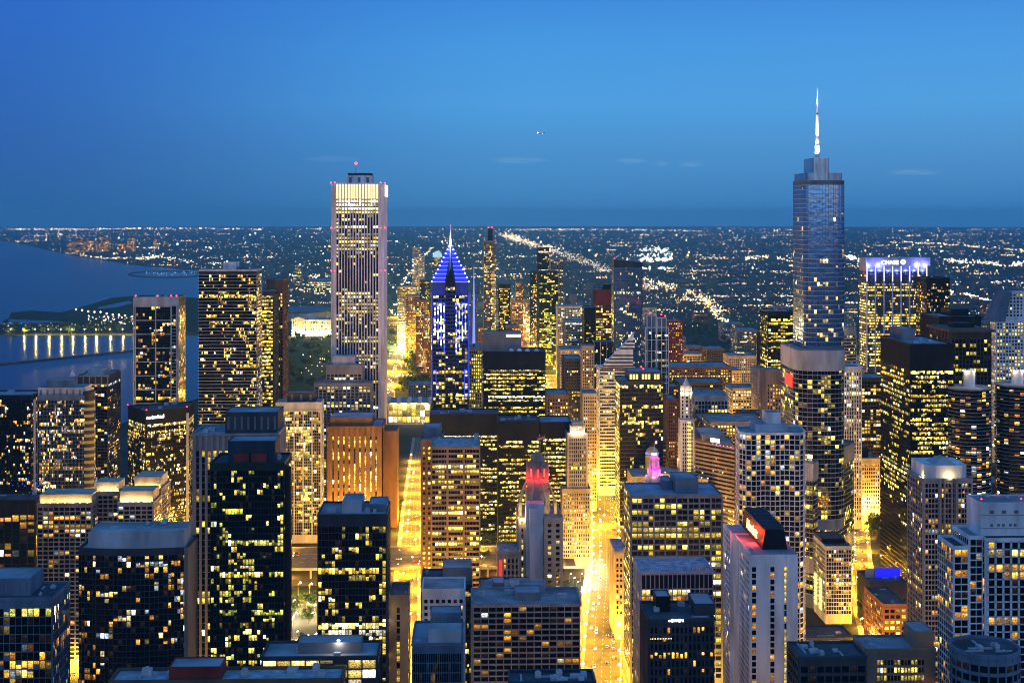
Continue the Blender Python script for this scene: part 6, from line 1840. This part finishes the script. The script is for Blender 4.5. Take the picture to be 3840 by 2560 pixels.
def traffic(pts, step, lanes, ylim, where, p=.5, z=.06):
    for off, dirn in lanes:
        for x, y, a, u in along(pts, step, 0, ylim):
            if rc.random() > p: continue
            k = rc.choice([0, 0, 1, 1, 2, 2, 3, 4, 5])
            s_ = rc.uniform(-step * .3, step * .3)
            hd = 'heading this way with headlights on' if dirn < 0 else 'driving away with red tail lights'
            car(x + u[0] * s_ + u[1] * off, y + u[1] * s_ - u[0] * off, atan2(u[1] * dirn, u[0] * dirn), k, '%s car %s %s' % (CN[k], where, hd), '%s cars %s %s' % (CN[k], where, 'coming' if dirn < 0 else 'going'), z)
traffic(AVE, 17, ((-9, -1), (-5, -1), (3.5, 1), (8, 1)), (890, 1560), 'on the golden avenue', .42)
traffic(CITYST, 20, ((-4, -1), (4, 1)), (1180, 1700), 'on the side street', .5)
traffic(NORTHST, 20, ((-3.4, -1), (3.4, 1)), (950, 1350), 'on the narrow right-hand street', .5)
traffic([(-480, 1224), (88, 1224)], 19, ((-16, -1), (-8, -1), (8, 1), (16, 1)), (0, 9e9), 'on the raised riverside drive', .35, 9.05)
print('cars', NC[0])
# ---------------------------------------------------------------- trees
BARK = pmat('bark', (.08, .06, .04), .9, .3, 1)
LEAF = pmat('leaves', (.055, .085, .022), .85, .6, .5, streak=False, spec=.2)
def tree_meshes(seed, h=10.0):
    r = random.Random(seed)
    tr, cr_ = MB(), MB()
    tr.cyl(0, 0, .35, 0, h * .45, 7, .2)
    for k in range(6):
        a = r.uniform(0, 2 * pi)
        tr.tube((0, 0, h * .4), (cos(a) * h * .25, sin(a) * h * .25, h * r.uniform(.6, .85)), .12, 5)
    cl = [(r.gauss(0, h * .17), r.gauss(0, h * .17), h * r.uniform(.45, .95), h * r.uniform(.12, .22)) for _ in range(12)]
    for cx_, cy_, cz_, cr in cl:
        for q in range(34):
            a, b_, rr = r.uniform(0, 2 * pi), math.acos(r.uniform(-1, 1)), cr * r.uniform(.6, 1.1)
            p = (cx_ + rr * sin(b_) * cos(a), cy_ + rr * sin(b_) * sin(a), cz_ + rr * cos(b_))
            s = r.uniform(.25, .6)
            d1 = (r.uniform(-1, 1), r.uniform(-1, 1), r.uniform(-1, 1)); d2 = (r.uniform(-1, 1), r.uniform(-1, 1), r.uniform(-1, 1))
            cr_.quad(*[tuple(p[i] + s * (e1 * d1[i] + e2 * d2[i]) for i in range(3)) for e1, e2 in ((-1, -1), (1, -1), (1, 1), (-1, 1))])
    return lampmesh(tr, 'trunk', BARK), lampmesh(cr_, 'crown', LEAF)
TREES = [tree_meshes(s) for s in (1, 2, 3)]
NT = [0]
def tree(x, y, label, group, s=1.0):
    tr, cr_ = TREES[NT[0] % 3]
    r = empty('tree', (x, y, 0)); tag(r, label, 'tree', group); r.scale = (s, s, s); r.rotation_euler = (0, 0, NT[0] * 1.7)
    for nm, me in (('trunk', tr), ('crown', cr_)):
        o = bpy.data.objects.new(nm, me); COL.objects.link(o); o.parent = r
    NT[0] += 1
rt = random.Random(9)
def grove(n, x0, x1, y0, y1, label, group, s=(.8, 1.3), ok=None):
    c = 0
    for _ in range(n * 12):
        if c >= n: return
        p = G(rt.uniform(x0, x1), rt.uniform(y0, y1))
        if nearroad(*p, 4) or (ok and not ok(p)): continue
        if any(f[0] - 3 < p[0] < f[2] + 3 and f[1] - 3 < p[1] < f[3] + 3 for f in FOOT): continue
        tree(p[0], p[1], label, group, rt.uniform(*s)); c += 1
grove(12, 1088, 1187, 2255, 2435, 'leafy tree in the lamp-lit plaza between the two dark glass towers', 'plaza trees', (.7, 1))
grove(10, 1750, 1880, 2040, 2120, 'dark tree by the road behind the gothic tower', 'trees behind the gothic tower', (.9, 1.4))
grove(8, 1440, 1500, 1720, 1900, 'green tree beside the side street', 'side street trees', (.8, 1.2))
grove(14, 3195, 3292, 1965, 2030, 'tree at the far bridgehead beside the black tower', 'bridgehead trees', (.9, 1.3))
PF = [G(*p) for p in [(1522, 1300), (1640, 1300), (1640, 1336), (1515, 1336)]]
grove(70, 1060, 1242, 1232, 1470, 'dark park tree seen left of the tall white ribbed tower', 'park trees left of the ribbed tower', (1.1, 2.0))
grove(70, 1440, 1620, 1240, 1490, 'dark park tree seen between the ribbed tower and the blue-lit tower', 'park trees right of the ribbed tower', (1.1, 2.0), lambda p: not inpoly(p, PF))
grove(45, 2510, 2770, 1225, 1300, 'dark tree in the green belt behind the old core', 'green belt trees', (1.2, 2.0))
grove(45, 20, 500, 1217, 1254, 'tree on the lakeside promenade', 'promenade trees', (1.4, 2.2))
# floodlit playing field
for k, px in enumerate((1530, 1562, 1594, 1622)):
    x, y = G(px, 1300)
    r = tag(empty('floodlight_mast', (x, y, 0)), '%s mast of white floodlights behind the bright green playing field' % ['first', 'second', 'third', 'fourth'][k], 'floodlight')
    mb = MB(); mb.cyl(0, 0, .5, 0, 24, 6, .3); o = mb.build('mast', METAL, r)
    mb = MB(); mb.ball(0, 0, 26, 3.4); o = mb.build('lamp_head', emat('flood_glow', (1, 1, .92), 8), r)
    plight('bulb', (0, -4, 21), (.85, 1, .55), 1500000, r, 2)
# ---------------------------------------------------------------- promenade lamps on the peninsula
for k in range(14):
    px = 38 + 46.5 * k + rt.uniform(-7, 7)
    x, y = G(px, 1254)
    r = tag(empty('promenade_lamp', (x, y, 0)), 'white promenade lamp at the water edge of the peninsula, mirrored in the harbour', 'promenade lamp', 'promenade lamps')
    mb = MB(); mb.cyl(0, 0, .3, 0, 13, 6, .2); mb.build('pole', METAL, r)
    mb = MB(); mb.ball(0, 0, 14, 2.6); mb.build('lamp_head', emat('promenade_glow', (1, .80, .38), 2.6), r)
    plight('bulb', (0, 8, 11), (1, .72, .12), 70000, r, 1)
# ---------------------------------------------------------------- the far city: roofs and lights beyond counting
rl = random.Random(77)
roofs, pts_ = MB(), 0
while pts_ < 4200:
    px, py = rl.uniform(-60, 3900), 862 + 300 * rl.random() ** 1.3
    x, y = G(px, py)
    if y < 2500 or inpoly((x, y), LAKE) or inpoly((x, y), PARK) or inpoly((x, y), FIELD) or nearroad(x, y, 14): continue
    if any(f[0] - 20 < x < f[2] + 20 and f[1] - 20 < y < f[3] + 20 for f in FOOT): continue
    w, d, h_ = rl.uniform(12, 50), rl.uniform(15, 60), rl.uniform(5, 12) if rl.random() < .9 else rl.uniform(15, 45)
    roofs.box(x, y, 0, x + w, y + d, h_); pts_ += 1
tag(roofs.build('distant_rooftops', pmat('far_roofs', (.10, .10, .10), .9, .6, .01, streak=False)), 'carpet of low distant roofs running to the horizon', 'rooftops', kind='stuff')
lit, colr = MB(), []
PALF = [(1, .60, .13), (1, .48, .06), (1, .70, .22), (1, .85, .5), (.8, .95, 1), (1, .64, .16), (1, .56, .1), (1, .42, .05), (1, .72, .3)]
def far_light(px, py, r, col, e, z=8):
    x, y = G(px, py)
    if inpoly((x, y), LAKE): return
    R = r * .86 * y / F
    lit.ball(x, y, z + R, R)
    colr.extend([col[0] * e, col[1] * e, col[2] * e, 1] * 8)
for _ in range(300):            # cross streets: strings of lights
    py, px, L = 860 + 330 * rl.random() ** 1.2, rl.uniform(-50, 3900), rl.uniform(20, 260)
    c, n = rl.choice(PALF), rl.randint(5, 20)
    for k in range(n):
        far_light(px + L * rl.random(), py + rl.gauss(0, 1.2), rl.uniform(.9, 2.2) * (1 + (py - 860) / 330), c if rl.random() < .6 else rl.choice(PALF), math.exp(rl.gauss(.65, .7)))
for _ in range(4600):
    far_light(rl.uniform(-50, 3900), 858 + 380 * rl.random() ** 1.3, rl.uniform(.9, 2.2), rl.choice(PALF), math.exp(rl.gauss(.4, .8)))
for _ in range(40): far_light(rl.uniform(0, 3840), 858 + 250 * rl.random(), rl.uniform(1.5, 2.5), (1, .05, .05), 4)
for _ in range(140): far_light(rl.uniform(0, 3840), 862 + 230 * rl.random(), rl.uniform(3, 5.0), rl.choice([(1, .95, .85), (.85, 1, 1), (1, .6, .15)]), 5)
def strew(poly, n, w, pal, r, e):
    for _ in range(n):
        t = rl.random() * (len(poly) - 1)
        i = int(t); f = t - i
        px = poly[i][0] + (poly[i + 1][0] - poly[i][0]) * f + rl.gauss(0, w)
        py = poly[i][1] + (poly[i + 1][1] - poly[i][1]) * f + rl.gauss(0, w * .35)
        far_light(px, max(858, py), rl.uniform(*r), rl.choice(pal), math.exp(rl.gauss(e + .2, .6)), 2)
ORG, WHT = [(1, .55, .08), (1, .62, .15), (1, .75, .35), (1, .9, .7), (1, .45, .05)], [(1, 1, .95), (.85, 1, 1), (1, .9, .7), (.9, 1, .85)]
strew([(2430, 1085), (2330, 1035), (2200, 985), (2080, 945), (1960, 905), (1890, 882)], 950, 15, ORG * 3 + [(1, .9, .6)] * 3, (1.2, 2.6), -.1)
strew([(2080, 945), (1960, 905), (1890, 882)], 200, 12, ORG, (1.4, 2.6), 1.2)
strew([(2400, 1045), (2520, 1078), (2600, 1105), (2660, 1145), (2690, 1190), (2780, 1245)], 240, 8, ORG, (1.5, 3), 1.1)
strew([(2420, 1075), (2700, 1066), (3000, 1066)], 130, 5, ORG, (1.1, 2), .9)
strew([(2420, 1060), (2520, 1100), (2640, 1120), (2720, 1180)], 330, 26, ORG, (1.2, 2.6), .4)
strew([(2430, 1120), (2700, 1125), (2950, 1110)], 220, 16, ORG + WHT[:1], (1.2, 2.4), .6)
strew([(2380, 1140), (2700, 1138), (2860, 1150)], 90, 4, ORG, (1.2, 2.0), .7)
strew([(2390, 945), (2480, 935), (2500, 960), (2390, 960)], 150, 14, WHT, (1.4, 2.6), 1.2)
strew([(2405, 980), (2520, 980)], 22, 6, WHT, (4.5, 8), 1.4)
strew([(2405, 1012), (2520, 1010)], 24, 6, WHT, (3, 6), 1.2)
strew([(2760, 975), (2880, 965), (2990, 985)], 90, 9, WHT + ORG, (1.5, 3.2), 1.1)
strew([(3170, 960), (3240, 985)], 50, 12, WHT, (2, 4.5), 1.2)
strew([(3540, 980), (3700, 990), (3840, 995)], 170, 14, WHT + ORG, (1.5, 3.4), 1.1)
strew([(3380, 908), (3600, 922), (3840, 942)], 120, 5, ORG, (1.4, 3), 1.1)
strew([(3560, 1095), (3640, 1110), (3740, 1140)], 190, 6, ORG + [(1, .9, .6)] * 3, (1.8, 3.6), 1.3)
strew([(3560, 1062), (3840, 1058)], 60, 6, ORG + WHT, (1.4, 3), 1)
strew([(2050, 1300), (2020, 1320), (1970, 1215), (1940, 1150)], 170, 7, ORG, (1.4, 3), 1.2)
strew([(1490, 1100), (1530, 1030), (1570, 985), (1620, 930)], 120, 4, ORG, (1.3, 2.6), 1.0)
strew([(1455, 1480), (1475, 1400), (1510, 1330), (1540, 1250), (1505, 1205), (1460, 1165)], 170, 4, ORG, (1.5, 3), .8)
strew([(1460, 1415), (1600, 1408)], 50, 5, ORG, (1.8, 3.2), 1)
strew([(1040, 1030), (1150, 1040), (1240, 1035)], 90, 12, WHT + ORG, (1.4, 3), 1.0)
strew([(1050, 1075), (1240, 1110)], 90, 12, ORG, (1.4, 2.8), .9)
strew([(30, 862), (300, 862), (620, 858), (1000, 862)], 200, 4, ORG + WHT, (1.4, 3.2), 1.0)
strew([(1900, 862), (2200, 862), (2600, 868)], 150, 4, WHT + ORG, (1.2, 2.6), 1.0)
strew([(150, 948), (270, 954), (400, 972), (480, 970), (560, 975)], 120, 4, ORG, (1.3, 2.5), .9)
strew([(520, 970), (600, 965), (720, 985)], 110, 8, ORG + WHT, (1.3, 2.6), .9)
o = lit.build('distant_city_lights', GLOW, color=colr)
o.color = (0, 0, 0, 1)
tag(o, 'countless lights of the far city spread to the horizon', 'city lights', kind='stuff')
lit, colr = MB(), []
def land_light(px, py, r, col, e):
    x, y = G(px, py); R = r * y / F
    lit.ball(x, y, 5 + R, R); colr.extend([col[0] * e, col[1] * e, col[2] * e, 1] * 8)
for k in range(70): land_light(rl.uniform(330, 500), rl.uniform(1192, 1222), rl.uniform(1.4, 3), rl.choice([(1, .85, .5), (1, .7, .3), (.8, .9, 1)]), math.exp(rl.gauss(1, .5)))
for k in range(9): land_light(285 + k * 23, 1170 + k * 3 + rl.uniform(-3, 3), 4, (1, .85, .6), 5)
for k in range(90): land_light(rl.uniform(10, 400), rl.uniform(1218, 1250), rl.uniform(1, 2.4), rl.choice([(.75, .9, .08), (1, .75, .12), (.6, .8, .1)]), rl.uniform(.3, 1.5))
for k in range(70): land_light(rl.uniform(545, 740), 1029 + rl.gauss(0, 4), rl.uniform(.8, 1.5), (.35, .6, 1), rl.uniform(.4, 1.6))
for k in range(40): land_light(rl.uniform(1060, 1240), rl.uniform(1235, 1440), rl.uniform(1.5, 3), rl.choice(PALF), rl.uniform(1, 4))
for k in range(26): land_light(rl.uniform(1460, 1610), rl.uniform(1560, 1600), rl.uniform(1.5, 4), (1, .7, .2), rl.uniform(1, 4))
o = lit.build('park_and_harbour_lights', GLOW, color=colr)
o.color = (0, 0, 0, 1)
tag(o, 'scattered lights of the lakeside park, car park and yacht harbour', 'lights', kind='stuff')
# ---------------------------------------------------------------- sailboat and airliner
x, y = G(271, 1411)
r = tag(empty('sailboat', (x, y, 0)), 'small white sailboat alone on the dark blue harbour water', 'sailboat')
mb = MB(); mb.loft([(-4, -.6), (3, -1), (5, 0), (3, 1), (-4, .6)], .0, [(-4.4, -1), (3.4, -1.4), (6, 0), (3.4, 1.4), (-4.4, 1)], 1.5); mb.build('hull', wall('white'), r)
mb = MB(); mb.cyl(.5, 0, .12, 1.5, 14, 6, .06); mb.tube((.5, 0, 2.6), (-4, .4, 2.6), .08); mb.build('mast', METAL, r)
SAIL = pmat('sailcloth', (.8, .8, .8), .9, .05, .3)
mb = MB()
for k in range(8):
    f0, f1 = k / 8, (k + 1) / 8
    c = lambda f: (.4 - 4.3 * (1 - f), .4 * (1 - f) + .5 * sin(f * pi), 2.8 + 10.8 * f)
    mb.quad((.4, 0, 2.8 + 10.8 * f0), c(f0), c(f1), (.4, 0, 2.8 + 10.8 * f1))
mb.build('mainsail', SAIL, r)
mb = MB(); mb.tri((.7, 0, 12), (.7, .2, 2), (5.6, 0, 1.8)); mb.build('jib', SAIL, r); r.rotation_euler = (0, 0, .4)
p = W(2030, 500, 7000)
r = tag(empty('airliner', p), 'small airliner with a lit tail crossing the middle of the sky', 'airliner')
PL = pmat('aircraft_skin', (.10, .10, .14), .4, .1, .5)
mb = MB()
secs = [(-20, .3), (-14, 1.6), (-4, 2.0), (12, 2.0), (17, 1.5), (19.5, .3)]
for (xa, ra), (xb_, rb) in zip(secs, secs[1:]):
    for k in range(10):
        a0, a1 = 2 * pi * k / 10, 2 * pi * (k + 1) / 10
        mb.quad((xa, ra * cos(a0), ra * sin(a0)), (xb_, rb * cos(a0), rb * sin(a0)), (xb_, rb * cos(a1), rb * sin(a1)), (xa, ra * cos(a1), ra * sin(a1)))
mb.build('fuselage', PL, r)
for s_ in (-1, 1):
    mb = MB(); mb.v = [(4, s_ * 1.5, -.6), (-3, s_ * 1.5, -.6), (-8, s_ * 17, 1), (-6, s_ * 17, 1), (4, s_ * 1.5, -.1), (-3, s_ * 1.5, -.1), (-8, s_ * 17, 1.2), (-6, s_ * 17, 1.2)]
    mb.f = [(0, 1, 2, 3), (7, 6, 5, 4), (0, 3, 7, 4), (1, 0, 4, 5), (2, 1, 5, 6), (3, 2, 6, 7)]; mb.m = [0] * 6; mb.build('wing', PL, r)
    mb = MB(); mb.v = [(0 + 1.5, s_ * 5.5 + .9 * cos(2 * pi * k / 8), -1.7 + .9 * sin(2 * pi * k / 8)) for k in range(8)] + [(-2.2, s_ * 5.5 + .7 * cos(2 * pi * k / 8), -1.7 + .7 * sin(2 * pi * k / 8)) for k in range(8)]
    mb.f = [(k, (k + 1) % 8, 8 + (k + 1) % 8, 8 + k) for k in range(8)] + [tuple(range(8)), tuple(range(15, 7, -1))]; mb.m = [0] * 10; mb.build('engine', PL, r)
mb = MB(); mb.v = [(-13, -.2, 1.5), (-19, -.2, 1), (-22, -.15, 8), (-19, -.15, 8), (-13, .2, 1.5), (-19, .2, 1), (-22, .15, 8), (-19, .15, 8)]
mb.f = [(0, 1, 2, 3), (7, 6, 5, 4), (0, 3, 7, 4), (1, 0, 4, 5), (2, 1, 5, 6), (3, 2, 6, 7)]; mb.m = [0] * 6; mb.build('tail_fin', pmat('tail_skin', (.7, .55, .5), .5, .1, .5), r)
mb = MB(); mb.ball(5, -2.2, -1.2, 1.8); mb.build('landing_light', emat('landing_glow', (1, 1, .95), 5), r)
plight('tail_light', (-15, -5, 4), (1, .8, .7), 9000, r, .4)
r.rotation_euler = (radians(4), radians(-4), radians(-12))
# ---------------------------------------------------------------- the air
mb = MB(); mb.box(-37500, -37500, -1, 37500, 37500, 446)
hz = mb.build('haze', [])
m = bpy.data.materials.new('haze_air'); m.use_nodes = True
t = m.node_tree
t.nodes.remove(t.nodes['Principled BSDF'])
v = node(t, 'ShaderNodeVolumePrincipled')
v.inputs['Color'].default_value = (.28, .80, 1, 1)
v.inputs['Density'].default_value = 3.0e-5
v.inputs['Anisotropy'].default_value = -0.2
t.links.new(v.outputs[0], t.nodes['Material Output'].inputs['Volume'])
hz.data.materials.append(m)
tag(hz, kind='stuff')
